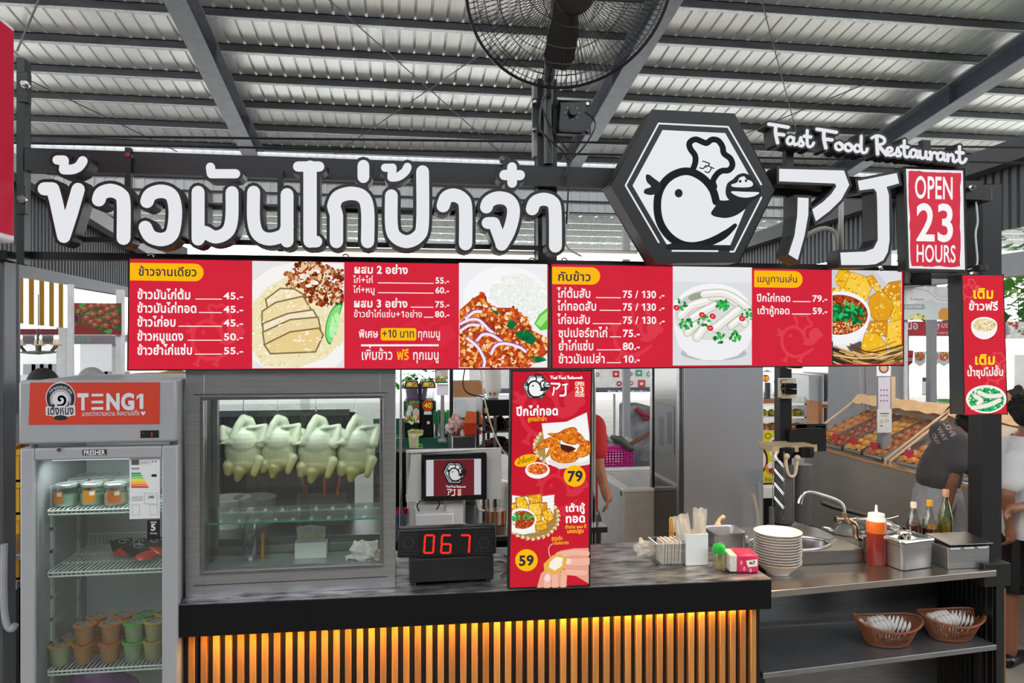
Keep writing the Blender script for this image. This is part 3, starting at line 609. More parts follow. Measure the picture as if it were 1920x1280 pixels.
# hanging side sign
sg, A = lightbox('tall narrow red lit sign offering free rice and soup refills, hung on the end post', 'sign', [(1804.5, 516), (1880, 516.5), (1887.5, 775), (1809, 777)], 2.83, .08, 1.5, 'd62638')
bird(A, birdat(1815, 545, .045), 'e0505c', None, True, .045); bird(A, birdat(1862, 695, .07), 'df4854', None, True, .07)
A.text('เติม', 1823, 559, 1863.5, 26, 'ffe01a', .03); A.text('ข้าวฟรี', 1815.5, 581, 1871, 21, WT, .03); A.text('เติม', 1826, 683, 1866.5, 26, 'ffe01a', .03); A.text('น้ำซุปไม่อั้น', 1812.5, 704.5, 1881.5, 19, WT, .03)
A.ell(1846, 632, 17, 4, 'a9152a'); A.ell(1844.5, 612, 24.5, 24, 'f6f4f2', a0=0, a1=3.1416); A.ell(1844.5, 609, 24.5, 15, 'fbfaf8'); A.ell(1844.5, 609.5, 22, 12.5, 'ead9a8'); A.scatter(ins_ell(1844.5, 609, 21, 11.5), (1822, 597, 1867, 622), 150, 1.2, ['f6ecca', 'c99a5a', 'fbf6e4', 'd9b878'], 2)
A.ell(1848, 748, 38, 26.5, 'f5f5f2'); A.ell(1848, 749, 33.5, 22.5, '2fae62'); A.scatter(ins_ell(1848, 749, 33, 22), (1814, 726, 1882, 772), 190, 2, ['1f9a4e', '36c06e', '0f7a38', 'dff0d8'], 1.4)
for q in ([(1834, 735), (1850, 742), (1874, 741)], [(1822, 764), (1848, 760), (1872, 750)], [(1826, 742), (1838, 750), (1832, 756)]): A.stroke(q, 9, 'a9a48e', 4); A.stroke(q, 7.5, 'f1ece0', 4)
A.build('sign_print', sg)
op, A = lightbox('white-edged red lit box reading OPEN 23 HOURS', 'sign', [(1698.5, 316.5), (1805, 320), (1809, 505.5), (1704.5, 503)], 2.78, .055, 4, 'eceaee')
rg = []
for (a, b), (c, d) in (((1702, 320.5), (1801, 324)), ((1801, 324), (1800, 500)), ((1800, 500), (1708, 499)), ((1708, 499), (1702, 320.5))):
    rg += [(a + (c - a) * i / 14 + R.uniform(-1.2, 1.2), b + (d - b) * i / 14 + R.uniform(-1.2, 1.2)) for i in range(14)]
A.poly(rg, 'd3374a'); A.text('OPEN', 1714.5, 371, 1788, 59, WT, .015); A.text('23', 1717, 450, 1792, 98, WT, .02); A.text('HOURS', 1717, 490.5, 1792, 46, WT, .012); A.build('sign_print', op)
# red box seen edge-on at the side
X0 = aY(29, 200, 2.72).x; zt, zb = aY(29, 52, 2.72).z, aY(27, 457, 2.72).z
rb = thing('lightbox', 'blank red lightbox with white rim, edge-on beside the sign frame', 'sign', (X0, 2.3, zb))
G().bx(X0 - .12, X0, 1.7, 2.72, zb, zt, mat('e4e5e8', .4, 0, .02)).build('case', rb, .012)
G().bx(X0, X0 + .004, 1.72, 2.7, zb + .025, zt - .02, lit('b8243c', .8)).build('face_panel', rb)
# --- tube lights behind the boards
for lab, u0, u1, v in (('long white tube light behind the menu boards, under the row of Thai letters', 520, 1002, 476), ('short white tube light behind the menu boards, under the hexagonal lightbox', 1048, 1196, 479)):
    a, b = aY(u0, v, 3.08), aY(u1, v + fslope(u0, v) * (u1 - u0), 3.08); t = thing('tube_light', lab, 'light', a)
    G().hexa([p + V(o) for o in ((0, 0, .012), (0, .05, .012), (0, .05, .03), (0, 0, .03)) for p in (a, b)][0:8] if 0 else [a + V((0, 0, .012)), b + V((0, 0, .012)), b + V((0, .05, .012)), a + V((0, .05, .012)), a + V((0, 0, .03)), b + V((0, 0, .03)), b + V((0, .05, .03)), a + V((0, .05, .03))], PWHITE).build('housing', t)
    G().cyl(a, b, .011, lit('fff6e6', 2.5), n=10).build('tube', t)
# --- wall fan on the centre post
fc = aY(1070, -23, 2.6); rad = 195 * wpx(1068, 2.62); FB = mat('17181a', .35, 0, .1)
fan = thing('wall_fan', 'big black caged wall fan tilted down on the centre post', 'fan', aY(1027, 250, 2.93))
ax = V((.06, -1, -.95)).normalized(); q = ax.to_track_quat('Z', 'Y'); fp = lambda r, a, z: fc + q @ V((r * math.cos(a), r * math.sin(a), z))
g = G(); N = 110
prof = lambda s: .075 * (1 - (s / rad) ** 2.2)
for i in range(N):
    a = 6.2831853 * i / N; g.tube([fp(s, a + .12 * s / rad, prof(s)) for s in (.06, rad * .45, rad * .75, rad * .93, rad)], .0013, FB, 4)
for s in (.3, .52, .7, .84, .94): g.tube([fp(rad * s, 6.2831853 * k / 48, prof(rad * s)) for k in range(48)], .0015, FB, 4, True)
g.build('guard', fan)
g = G()
for i in range(N):
    a = 6.2831853 * i / N; g.tube([fp(s, a - .1 * s / rad, -.12 * (1 - (s / rad) ** 2.6)) for s in (.08, rad * .6, rad * .9, rad)], .0013, FB, 4)
for s in (.4, .7, .9): g.tube([fp(rad * s, 6.2831853 * k / 48, -.12 * (1 - s ** 2.6)) for k in range(48)], .0015, FB, 4, True)
g.build('rear_guard', fan)
G().tube([fp(rad, 6.2831853 * k / 64, 0) for k in range(64)], .006, FB, 8, True).build('guard_rim', fan)
g = G(); g.lathe([(0, .095), (.05, .093), (.068, .08), (.07, .07)], fc, FB, 24, ax=ax); g.build('hub_badge', fan)
for k in range(3):
    a = .5 + k * 2.0944; pts = []
    for s, w0, tw in ((.05, .05, .03), (.16, .1, .028), (.26, .11, .02), (.3, .07, .012)):
        pts.append((fp(s, a - w0 / s * .4, -tw), fp(s, a + w0 / s * .6, tw)))
    vs = [p for pr in pts for p in pr]; G().add(vs, [(i * 2, i * 2 + 1, i * 2 + 3, i * 2 + 2) for i in range(3)], FB, True).build('blade', fan)
g = G(); g.lathe([(.02, 0), (.06, -.02), (.075, -.08), (.07, -.16), (.05, -.2), (0, -.205)], fc, FB, 20, ax=ax); g.build('motor', fan)
pb = aY(1027, 232, 2.93); mo = fc - ax * .17
g = G(); g.cyl(aY(1028, 308, 2.93), aY(1028, 150, 2.93), .02, FB); g.cyl(aY(1028, 150, 2.93), mo, .025, FB); g.build('arm', fan)
g = G(); pxbox(g, 999, 184, 1108, 248, 2.965, .008, FB)
for u, v in ((1003, 190), (1003, 241), (1102, 194), (1102, 244), (1031, 197), (1031, 216)): p = aY(u, v, 2.955); g.cyl(p, p + V((0, .012, 0)), .007, CHROME, n=8)
g.build('bracket_plate', fan)
b_ = pxbox(G(), 1050, 190, 1097, 240, 2.9, .06, FB).build('speed_box', fan, .004); p = aY(1073, 211, 2.9)
G().cyl(p, p - V((0, .022, 0)), .019, FB, .016).build('speed_knob', b_)
g = G()
for k in range(8): pp = p + V((.027 * math.cos(k * .785), -.001, .027 * math.sin(k * .785))); g.cyl(pp, pp + V((0, .002, 0)), .0018, WHITE, n=6)
g.build('dial_marks', b_)
g = G()
for P in ([(1097, 210), (1112, 222), (1115, 240), (1095, 275), (1072, 300), (1060, 330)], [(1020, 170), (1012, 220), (1018, 250), (1060, 290), (1066, 330), (1062, 420)], [(1035, 160), (1018, 200), (1040, 250), (1075, 295)]): g.tube([aY(u, v, 2.9) for u, v in P], .0035, FB, 6, smooth=4)
g.build('cable', fan)
# --- conduits and cables seen through the frame
cdt = thing('conduit', 'pair of bent grey conduit pipes behind the angular letters', 'pipe', aY(1570, 470, 3.3))
G().tube([aY(u, v, 3.3) for u, v in ((1505, 445), (1535, 430), (1555, 430), (1567, 445), (1567, 520))], .012, mat('a7a29a', .5), smooth=4).build('pipe', cdt)
G().tube([aY(u, v, 3.3) for u, v in ((1577, 330), (1577, 520))], .012, mat('a7a29a', .5)).build('pipe', cdt)
t = tag(G().tube([aY(u, v, 3.0) for u, v in ((1068, 380), (1060, 440), (1065, 465), (1090, 480))], .004, mat('c9cacc', .4), 6, smooth=4).build('cable', org=aY(1068, 380, 3.0)), 'pale cable hanging beside the last letter of the row', 'cable')
t = tag(G().tube([aY(u, v, 2.96) for u, v in ((1830, 378), (1833, 415), (1829, 440), (1832, 495), (1815, 505))], .004, mat('c9cacc', .4), 6, smooth=4).build('cable', org=aY(1830, 378, 2.96)), 'pale cable on the end post beside the opening hours box', 'cable')
for v, lab in ((254, 'upper black overhead cable behind the sign frame'), (268, 'lower black overhead cable behind the sign frame')):
    tag(G().tube([aY(u, v + (u - 40) * (.012 if v < 260 else .02), 3.6) for u in (-40, 300, 700, 1100, 1500, 2000)], .006, BLACK, 6).build('overhead_cable', org=aY(40, v, 3.6)), lab, 'cable')
sp_ = thing('spotlight', 'small black floodlight under the opening hours box', 'light', aY(1722, 522, 2.95)); pxbox(G(), 1708, 512, 1745, 532, 2.95, .06, BLK2).build('lamp_head', sp_, .004); pxbox(G(), 1704, 508, 1710, 530, 2.95, .02, GREY).build('bracket', sp_)
# ================================================================ drinks fridge
FW = mat('9a9c9f', .35, 0, .02); FIN = mat('c2c6c8', .4, 0, .03)
YF = 2.87; fx0, fx1 = aY(37, 900, YF).x, aY(333, 900, YF).x; zA = lambda v, Y=YF, u=180: aY(u, v, Y).z
fz = zA(712); gx0, gx1 = aY(64, 900, YF).x, aY(303, 900, YF).x; hz0 = zA(830); dz1 = zA(838); gz1 = zA(861)
fr_ = thing('display_fridge', 'tall white glass-door drinks fridge with a red header panel', 'fridge', ((fx0 + fx1) / 2, 3.1, 0))
g = G(); g.bx(fx0 + .01, gx0 - .012, YF + .05, 3.43, .06, fz - .004, FW); g.bx(gx1 + .012, fx1 - .01, YF + .05, 3.43, .06, fz - .004, FW); g.bx(gx0 - .012, gx1 + .012, 3.34, 3.43, .06, fz - .004, FIN)
g.bx(gx0 - .012, gx1 + .012, YF + .05, 3.34, hz0, fz - .004, FW); g.bx(gx0 - .012, gx1 + .012, YF + .05, 3.34, .06, .2, FIN); g.build('body', fr_, .004)
g = G().bx(fx0, fx1, YF - .012, YF + .048, hz0, fz, FW); hd = g.build('header_panel', fr_, .01)
g = G(); g.bx(fx0, gx0, YF, YF + .045, .1, dz1, FW).bx(gx1, fx1, YF, YF + .045, .1, dz1, FW).bx(gx0, gx1, YF, YF + .045, gz1, dz1, FW).bx(gx0, gx1, YF, YF + .045, .1, .2, FW); g.build('door_frame', fr_, .006)
G().bx(gx0, gx1, YF + .016, YF + .022, .2, gz1, glass('f2f7f5', .95)).build('door_glass', fr_)
g = G()
for k in range(12): z = .35 + k * .085; [g.bx(gx0 - .012, gx0 + .008, y, y + .03, z, z + .012, FW) for y in (3.02, 3.25)]
for y in (3.02, 3.25): g.bx(gx0 - .012, gx0 - .004, y, y + .02, .25, 1.45, FIN)
g.build('shelf_rack', fr_)
A = Art(facade(YF - .0125), False, fslope); A.poly([(56.5, 716.7), (300, 716.2), (299.5, 794.8), (53.8, 796)], 'c43a24')
A.ell(113.8, 746, 28, 30, 'cfd0d4'); A.ell(113.8, 746, 26.5, 28, '1d1c20'); A.ell(113.8, 749, 20, 20, 'a9abb0'); A.ell(113.8, 749, 15, 15, 'd0d1d5')
sp_l = [(113.8 + r * math.cos(t), 749 + r * math.sin(t)) for t, r in [(2.2 + i * .55, 1.5 + i * .95) for i in range(12)]]; A.stroke(sp_l, 4.5, '1d1c20', 3)
A.poly([(86, 762), (141, 759), (141.5, 778), (126, 781), (120, 788), (108, 788), (100, 780), (86, 778)], 'cfd0d4'); A.text('เต็งหนึ่ง', 89, 777, 139, 22, '1d1c20', .03); A.ell(114, 783, 13, 5, '1d1c20')
for i, ch in enumerate('TENGNUENG'): a = -2.5 + i * .235; A.text(ch, 111.5 + 24 * math.cos(a), 749 + 24 * math.sin(a) + 2.5, None, 6.5, 'd8d8dc', .02, 0)
LG = 'd2d3da'
A.text('T', 146.5, 767, 167, 41, LG, .05)
for y in (738, 751, 763): A.rect(172, y, 194, y + 5, LG)
A.text('NG1', 199, 767, 274, 41, LG, .05); A.text('มากกว่าความหวาน คือความใส่ใจ', 154, 779.6, 262, 12, LG, .01); A.poly([(268.8, 779), (264, 773), (266, 770.5), (268.8, 772.5), (271.6, 770.5), (273.6, 773)], LG); A.build('header_print', hd)
A = Art(facade(YF - .0125), False, fslope); A.rect(263.5, 806.8, 298, 820.8, '0c0c0e'); A.build('control_panel', hd)
A = Art(facade(YF - .013), True, fslope, lift=.001); A.rect(284, 810.5, 285.8, 818, 'e02818'); A.build('temperature_digit', hd); A = Art(facade(YF - .013), True, fslope, lift=.001); A.ell(268.5, 812, 1, 1, 'e02818'); A.build('indicator_light', hd)
A = Art(facade(YF - .0005), False, fslope); A.rect(155, 843, 200, 853.5, '151517'); A.text('FRESHER', 157, 852.5, 197, 12, 'e8e8ea', .02); A.ell(111, 843, 6, 5.5, '8c8d90'); A.ell(111, 843, 4, 3.6, '3b3c40'); A.build('maker_badge', fr_)
A = Art(facade(YF + .015), False, fslope); A.rect(243, 859, 300, 973, 'd4d8d7'); A.rect(246.5, 862, 261, 871.5, '4e5156'); A.text('ENERG', 262.5, 870, 282, 8, '8a8d92', .01); A.ell(286, 865, 2, 2, '8a8d92'); A.ell(292, 865, 2, 2, '8a8d92'); A.text('FRESHER', 246.5, 880, 262, 5, '222222', .02)
for i, c in enumerate(('1f9a4a', '44b049', '9cc93a', 'e8d82e', 'eeb52e', 'e6802e', 'd33a2c')): y = 885.5 + i * 4.2; A.poly([(246.5, y), (263 + i * 2.3, y), (266 + i * 2.3, y + 1.7), (263 + i * 2.3, y + 3.4), (246.5, y + 3.4)], c)
A.poly([(283, 891), (286, 888.5), (294, 888.5), (294, 893.5), (286, 893.5)], '1a1a1c'); A.text('548', 278, 934, 289, 7.5, '222428', .02)
for q in ((248, 946, 262, 965), (281, 946, 295, 965), (271, 924, 295, 944)): A.stroke([(q[0], q[1]), (q[2], q[1]), (q[2], q[3]), (q[0], q[3])], .5, '8b8f92', 0, True)
for y in (931, 934, 937): A.rect(247, y, 268, y + .8, '7d8184')
A.build('energy_label', fr_)
A = Art(facade(YF + .015), False, fslope); A.rect(276, 975, 300, 1011, '141216'); A.text('FRESHER', 282, 980.5, 294, 4.5, 'dcd6e4', .02); A.text('5', 282.5, 994, 293, 17, 'dccfe8', .03); A.text('Warranty', 281, 1001, 295, 5, 'dcd6e4', .01); A.build('warranty_label', fr_)
def wire_shelf(z, y0=2.95, y1=3.31):
    g = G(); x0, x1 = gx0 + .012, gx1 - .004; n = 26
    for i in range(n + 1): x = x0 + (x1 - x0) * i / n; g.tube([(x, y0, z - .018), (x, y0 - .004, z), (x, y1, z)], .0022, WIRE, 5)
    for y, zz in ((y0 - .004, z - .004), (y0, z - .018), (y0 + .12, z - .004), (y0 + .24, z - .004), (y1, z - .004), (y1, z + .045)): g.cyl((x0, y, zz), (x1, y, zz), .0032, WIRE, n=6)
    for i in range(n + 1): x = x0 + (x1 - x0) * i / n; g.cyl((x, y1, z), (x, y1, z + .045), .0018, WIRE, n=5)
    g.build('shelf', fr_)
S1, S2, S3 = (zA(v, 2.95) for v in (953, 1068, 1251))
for z in (S1, S2, S3): wire_shelf(z)
area('fridge_lamp', ((gx0 + gx1) / 2, 2.97, gz1 - .02), ((gx0 + gx1) / 2, 3.17, .5), gx1 - gx0 - .05, .04, 1.1, (.95, 1, .98))
G().bx(gx0 + .03, gx1 - .03, 2.94, 2.96, gz1 - .012, gz1 + .0, lit('f4fbfa', 1.2)).build('glow_strip', fr_)
# jars
def jar(x, y, z, label, lc, fc, tilt, grp='jelly jars on the top fridge shelf'):
    t = thing('jelly_jar', label, 'jar', (x, y, z), grp)
    pr = [(0, .001), (.034, .001), (.039, .006), (.041, .02), (.04, .05), (.036, .066), (.035, .074)]
    G().lathe(pr, (x, y, z), glass('e8f2ec', .8, .06), 24).build('glass_body', t)
    G().lathe([(0, .003), (.036, .003), (.0385, .01), (.0388, .044), (0, .044)], (x, y, z), mat(fc, .4), 20).build('jelly', t)
    G().lathe([(.035, .072), (.039, .073), (.0395, .083), (.036, .086), (.033, .083), (0, .082)], (x, y, z), mat('cfd6d2', .2, .7), 24).build('lid', t)
    if lc:
        g = G(); m = mat(lc, .5); n = 8
        vs = [(x + .0415 * math.cos(tilt - .55 + 1.1 * i / n), y + .0415 * math.sin(tilt - .55 + 1.1 * i / n), z + h) for h in (.018, .062) for i in range(n + 1)]
        g.add(vs, [(i, i + 1, n + 2 + i, n + 1 + i) for i in range(n)], m); q = mat('efe6dc', .5)
        vs = [(x + .0419 * math.cos(tilt + .05 + .4 * i / 4), y + .0419 * math.sin(tilt + .05 + .4 * i / 4), z + h) for h in (.044, .058) for i in range(5)]
        g.add(vs, [(i, i + 1, 6 + i, 5 + i) for i in range(4)], q); g.build('paper_label', t)
jx = lambda u, Y: aY(u, 950, Y).x
for u, Y, lc, fc, tl, lab in ((124, 3.01, 'd87f22', 'cfe3d2', -2.0, 'front jelly jar beside the fridge wall, its orange label turned aside'), (173, 3.015, 'e8901e', 'c6ddc8', -1.5, 'jelly jar with square orange label, middle of the front row on the top fridge shelf'), (217, 3.0, 'dd6a2c', 'e3cfa4', -1.4, 'jelly jar with red and orange label, front row nearest the energy label'),
    (146, 3.10, '', '6fae74', 0, 'jelly jar with green filling, second row behind the orange-labelled jars'), (190, 3.105, '', 'd4e4d6', 0, 'unlabelled pale jelly jar, middle of the second row on the top fridge shelf'), (232, 3.10, '', 'cdd9cc', 0, 'pale jelly jar partly behind the energy label, second row'),
    (165, 3.19, '', '7fb583', 0, 'green jelly jar in the back row of the top fridge shelf'), (205, 3.195, '', 'c9d8ca', 0, 'pale jelly jar in the back row of the top fridge shelf')): jar(jx(u, Y), Y, S1 + .0, lab, lc, fc, tl)
def cup(x, y, z, lid, fill, label):
    t = thing('pudding_cup', label, 'cup', (x, y, z), 'sealed pudding cups on the bottom fridge shelf')
    G().lathe([(0, .001), (.027, .001), (.0285, .004), (.036, .066), (.0365, .069)], (x, y, z), mat(fill, .28, 0, .12, 40), 20).build('cup_body', t)
    g = G().lathe([(.0365, .067), (.0405, .068), (.0405, .0705), (.03, .0712)], (x, y, z), mat(lid, .3), 20); g.lathe([(.0305, .0712), (0, .0714)], (x, y, z), mat('2b2a28', .3, 0, .9, 60, hex2='b8b4aa'), 20); g.build('foil_lid', t)
cols = [('d8941c', '9fa67e'), ('e0722a', 'a77646'), ('e0722a', 'a8784a'), ('58c030', '8fa27a'), ('d8b02a', 'a39a72')]; cn = ('yellow-lidded', 'orange-lidded', 'orange-lidded with pale base', 'green-lidded', 'gold-lidded'); rown = ('front row', 'second row', 'third row')
for r in range(3):
    for c, u in enumerate((113, 157, 206, 250, 288)):
        Y = 3.0 + r * .085; x = aY(u + r * 4, 1200, 3.0).x + r * .004
        for k in range(1 if c == 0 or r == 2 else 2):
            where = ('single %s pudding cup at the end of the %s', )[0] if c == 0 else ('%s pudding cup on top of another, %s' if k else '%s pudding cup standing on the wire, %s')
            lid, fill = cols[c]
            if c == 3 and k == 1 and r == 2: lid = '58c030'
            cup(x + k * .004, Y, S3 + .001 + k * .0725 + (.0725 if r == 2 and c and 0 else 0), lid, fill, where % (cn[c], rown[r]))
def packet(name, c, ax, w_, h, th, m1_, m2_, label, cat, grp, tilt=.35):
    t = thing(name, label, cat, c, grp); M = Matrix.Rotation(ax, 3, 'Z') @ Matrix.Rotation(tilt, 3, 'X'); g = G(); vs = []; n = 8
    for i in range(n + 1):
        for j in range(n + 1):
            a, b = i / n * 2 - 1, j / n * 2 - 1; bu = th * (1 - a * a) ** .5 * (1 - b ** 4) ** .5
            vs.append(((a * w_ / 2, b * h / 2, bu), (a * w_ / 2, b * h / 2, -bu * .2)))
    top = [V(c) + M @ V(v[0]) for v in vs]; bot = [V(c) + M @ V(v[1]) for v in vs]; fs = [(i * (n + 1) + j, (i + 1) * (n + 1) + j, (i + 1) * (n + 1) + j + 1, i * (n + 1) + j + 1) for i in range(n) for j in range(n)]
    g.add(top, [f for k, f in enumerate(fs) if k % n > 1], m1_, True); g.add(top, [f for k, f in enumerate(fs) if k % n <= 1], m2_, True); g.add(bot, [tuple(reversed(f)) for f in fs], m1_, True); g.build('packet', t)
    lg = [V(c) + M @ V((.022 * math.cos(k * .6) * (1 - k * .05), .012 + .022 * math.sin(k * .6) * (1 - k * .05), th + .0025)) for k in range(14)]; G().tube(lg, .0012, mat('b9b4b8', .4), 4).build('printed_swirl', t)
PK, PK2 = mat('1b191b', .22, 0, .3, 20), mat('b8381e', .25, 0, .4, 40)
for i, (u, Y, a, lab) in enumerate(((232, 3.15, .5, 'black snack packet lying furthest towards the bare shelf wires'), (255, 3.12, -.3, 'black snack packet with bright orange end, second of the heap'), (262, 3.04, .9, 'black snack packet with red foot hanging nearest the shelf front'), (290, 3.10, .1, 'black snack packet against the door frame side of the fridge'))):
    packet('snack_packet', (aY(u, 1040, Y).x, Y, S2 + .03 + .004 * i), a, .085, .13, .014, PK, PK2, lab, 'snack', 'snack packets on the middle fridge shelf', .25)
pbx = aY(195, 1270, 3.09).x
blob('plastic_bag', [('b', (pbx, 3.09, S3 - .17), (.14, .1, .09)), ('b', (pbx - .03, 3.07, S3 - .1), (.08, .06, .07)), ('t', [(pbx, 3.07, S3 - .1), (pbx + .015, 3.06, S3 - .03)], [.05, .012])], mat('7d3f86', .2, 0, .2, 20, .5), .01, org=(pbx, 3.09, S3 - .26))
tag(D.objects['plastic_bag'], 'knotted purple plastic bag at the bottom of the drinks fridge', 'bag')

# ================================================================ counter
CL, CR = aZ(335, 1133, 1.03), aZ(1447, 1085, 1.03); cy = lambda x: CL.y + (CR.y - CL.y) * (x - CL.x) / (CR.x - CL.x)
ct = thing('service_counter', 'long black counter with a deep black fascia over a slatted wood front', 'counter', (.3, 3.1, 0))
TOP = mat('1a1a1c', .16, 0, .35, 9, .03, stretch=(1, 4, 1)); 
def qbox(g, x0, x1, dy0, dy1, z0, z1, m): return g.hexa([V((x, cy(x) + dy, z)) for z in (z0, z1) for x, dy in ((x0, dy0), (x1, dy0), (x1, dy1), (x0, dy1))], m)
qbox(G(), CL.x, CR.x, 0, .6, .908, 1.027, mat('08080a', .5, 0, .1, 12, 0, spec=.25)).build('fascia', ct, .003); qbox(G(), CL.x, CR.x, 0.001, .6, 1.0275, 1.0298, mat('d6d6d8', .4, .9, .35, 11, .12, stretch=(1, 3, 1), hex2='4e4e52')).build('worktop', ct)  # scratched steel top, whitish reflection streaks painted into its colour
SX0, SX1 = aY(353, 1200, 2.95).x, aY(1418, 1200, 2.9).x
qbox(G(), SX0 - .02, SX1 + .01, .09, .11, 0, .908, mat('1b1a19', .6)).build('backing_panel', ct)
g = G(); qbox(g, CL.x + .03, CL.x + .05, .07, .58, 0, .908, BLK2); qbox(g, SX1 + .0, SX1 + .02, .075, .58, 0, .908, BLK2); g.build('side_panel', ct)
WOODS = [mat(c, .45, 0, .16, 9, .04, stretch=(8, 8, .6)) for c in ('b57b3d', 'a97038', 'bd8444', 'a46a33')]
g = G(); n = 51
for i in range(n):
    x = SX0 + (SX1 - .023 - SX0) * i / (n - 1); qbox(g, x, x + .0235, .065, .092, .0, .906, WOODS[(i * 7 + i // 3) % 4])
g.build('slat_panel', ct, .0015, seg=1)
qbox(G(), SX0 + .02, SX1 - .05, .03, .042, .900, .907, lit('ffb24a', 3)).build('light_strip', ct)
pm = V(((SX0 + SX1) / 2, cy(.3) + .036, .898)); l = area('counter_strip_lamp', pm, pm + V((0, .03, -1)), SX1 - SX0 - .1, .012, 6.5, (1, .50, .07))
# ================================================================ glass case with hanging chickens
kx0, kx1, kz0, kz1, ky0, ky1 = -.797, -.018, 1.03, 1.885, 2.955, 3.36
kc = thing('display_case', 'stainless steel glass-fronted case with four pale chickens hanging inside', 'display case', ((kx0 + kx1) / 2, 3.15, 1.03))
ox0, ox1 = aY(383, 900, ky0).x, aY(712, 900, ky0).x; oz1, oz0 = aY(550, 748, ky0).z, aY(550, 1063, ky0).z
g = G(); g.bx(kx0, ox0, ky0, ky0 + .04, kz0, kz1, STEEL).bx(ox1, kx1, ky0, ky0 + .04, kz0, kz1, STEEL).bx(ox0, ox1, ky0, ky0 + .04, oz1, kz1, STEEL).bx(ox0, ox1, ky0, ky0 + .04, kz0, oz0, STEEL)
for zz in (kz0 + .042, kz1 - .095): g.bx(kx0 + .03, kx1 - .03, ky0 - .002, ky0, zz, zz + .004, DGREY)
g.build('front_frame', kc, .003)
g = G(); e = .014; g.bx(ox0 - e, ox1 + e, ky0 - .008, ky0, oz1, oz1 + e, STEELD).bx(ox0 - e, ox1 + e, ky0 - .008, ky0, oz0 - e, oz0, STEELD).bx(ox0 - e, ox0, ky0 - .008, ky0, oz0, oz1, STEELD).bx(ox1, ox1 + e, ky0 - .008, ky0, oz0, oz1, STEELD); g.build('glazing_bead', kc, .002)
g = G(); g.bx(kx0, kx1, ky0 + .04, ky1, kz1 - .02, kz1, STEEL).bx(kx0, kx1, ky0 + .04, ky1, kz0 + .0, kz0 + .045, STEEL)
for x in (kx0, kx1 - .03): g.bx(x, x + .03, ky1 - .03, ky1, kz0, kz1, STEEL)
g.bx(kx0, kx1, ky1 - .03, ky1, kz0 + .045, kz0 + .085, STEEL).bx(kx0, kx1, ky1 - .03, ky1, kz1 - .1, kz1 - .02, STEELD); g.build('body', kc, .002)
G().bx(ox0, ox1, ky0 + .012, ky0 + .016, oz0, oz1, glass('f8fbfa', .95)).build('front_glass', kc)
for x in (kx0 + .004, kx1 - .008): G().bx(x, x + .004, ky0 + .04, ky1 - .03, kz0 + .045, kz1 - .02, glass('eef3f1', .9)).build('side_glass', kc)
g = G()
for x0, x1, y in ((kx0 + .03, (kx0 + kx1) / 2 + .02, ky1 - .012), ((kx0 + kx1) / 2 - .02, kx1 - .03, ky1 - .022)): g = G().bx(x0, x1, y, y + .004, kz0 + .09, kz1 - .1, glass('f2f5f4', .94)); g.bx(x0, x1, y - .006, y + .008, kz0 + .085, kz0 + .115, STEELD); g.build('sliding_pane', kc)
shz = aY(550, 975, ky0 + .05).z
g = G().bx(kx0 + .012, kx1 - .012, ky0 + .05, ky1 - .07, shz - .006, shz - .001, glass('eaf4f0', .93)); g.bx(kx0 + .012, kx1 - .012, ky0 + .047, ky0 + .05, shz - .0065, shz - .0005, mat('1f8a66', .15, 0, .3, 60)); g.build('glass_shelf', kc)
G().bx(kx0 + .03, kx1 - .03, ky0 + .05, ky1 - .04, kz0 + .046, kz0 + .05, mat('a9b5ae', .15, .3)).build('floor_tray', kc)
hy = 3.14; hz = aY(560, 742, hy).z + .03
G().cyl((kx0 + .01, hy, hz), (kx1 - .01, hy, hz), .006, CHROME, n=10).build('hanging_rod', kc)
area('case_fill', ((kx0 + kx1) / 2, 3.0, kz1 - .03), ((kx0 + kx1) / 2, 3.14, 1.5), .6, .03, 1.8, (.96, 1, .96)); G().bx(kx0 + .08, kx1 - .08, 2.996, 3.01, kz1 - .028, kz1 - .0205, lit('f6fbf8', 1.5)).build('glow_strip', kc)  # area light and glowing strip added to brighten the chickens
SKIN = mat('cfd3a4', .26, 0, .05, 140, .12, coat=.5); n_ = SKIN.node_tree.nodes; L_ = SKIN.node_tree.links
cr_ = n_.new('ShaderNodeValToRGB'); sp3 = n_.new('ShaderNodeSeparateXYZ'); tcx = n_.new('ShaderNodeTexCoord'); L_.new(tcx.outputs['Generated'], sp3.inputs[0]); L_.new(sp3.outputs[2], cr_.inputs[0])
cr_.color_ramp.elements[0].color = lin('aba458'); cr_.color_ramp.elements[1].color = lin('dde8cc'); cr_.color_ramp.elements[0].position = .12; cr_.color_ramp.elements[1].position = .66; L_.new(cr_.outputs[0], n_['Principled BSDF'].inputs['Base Color'])  # skin yellower below; mint upper end has the glass reflection painted in
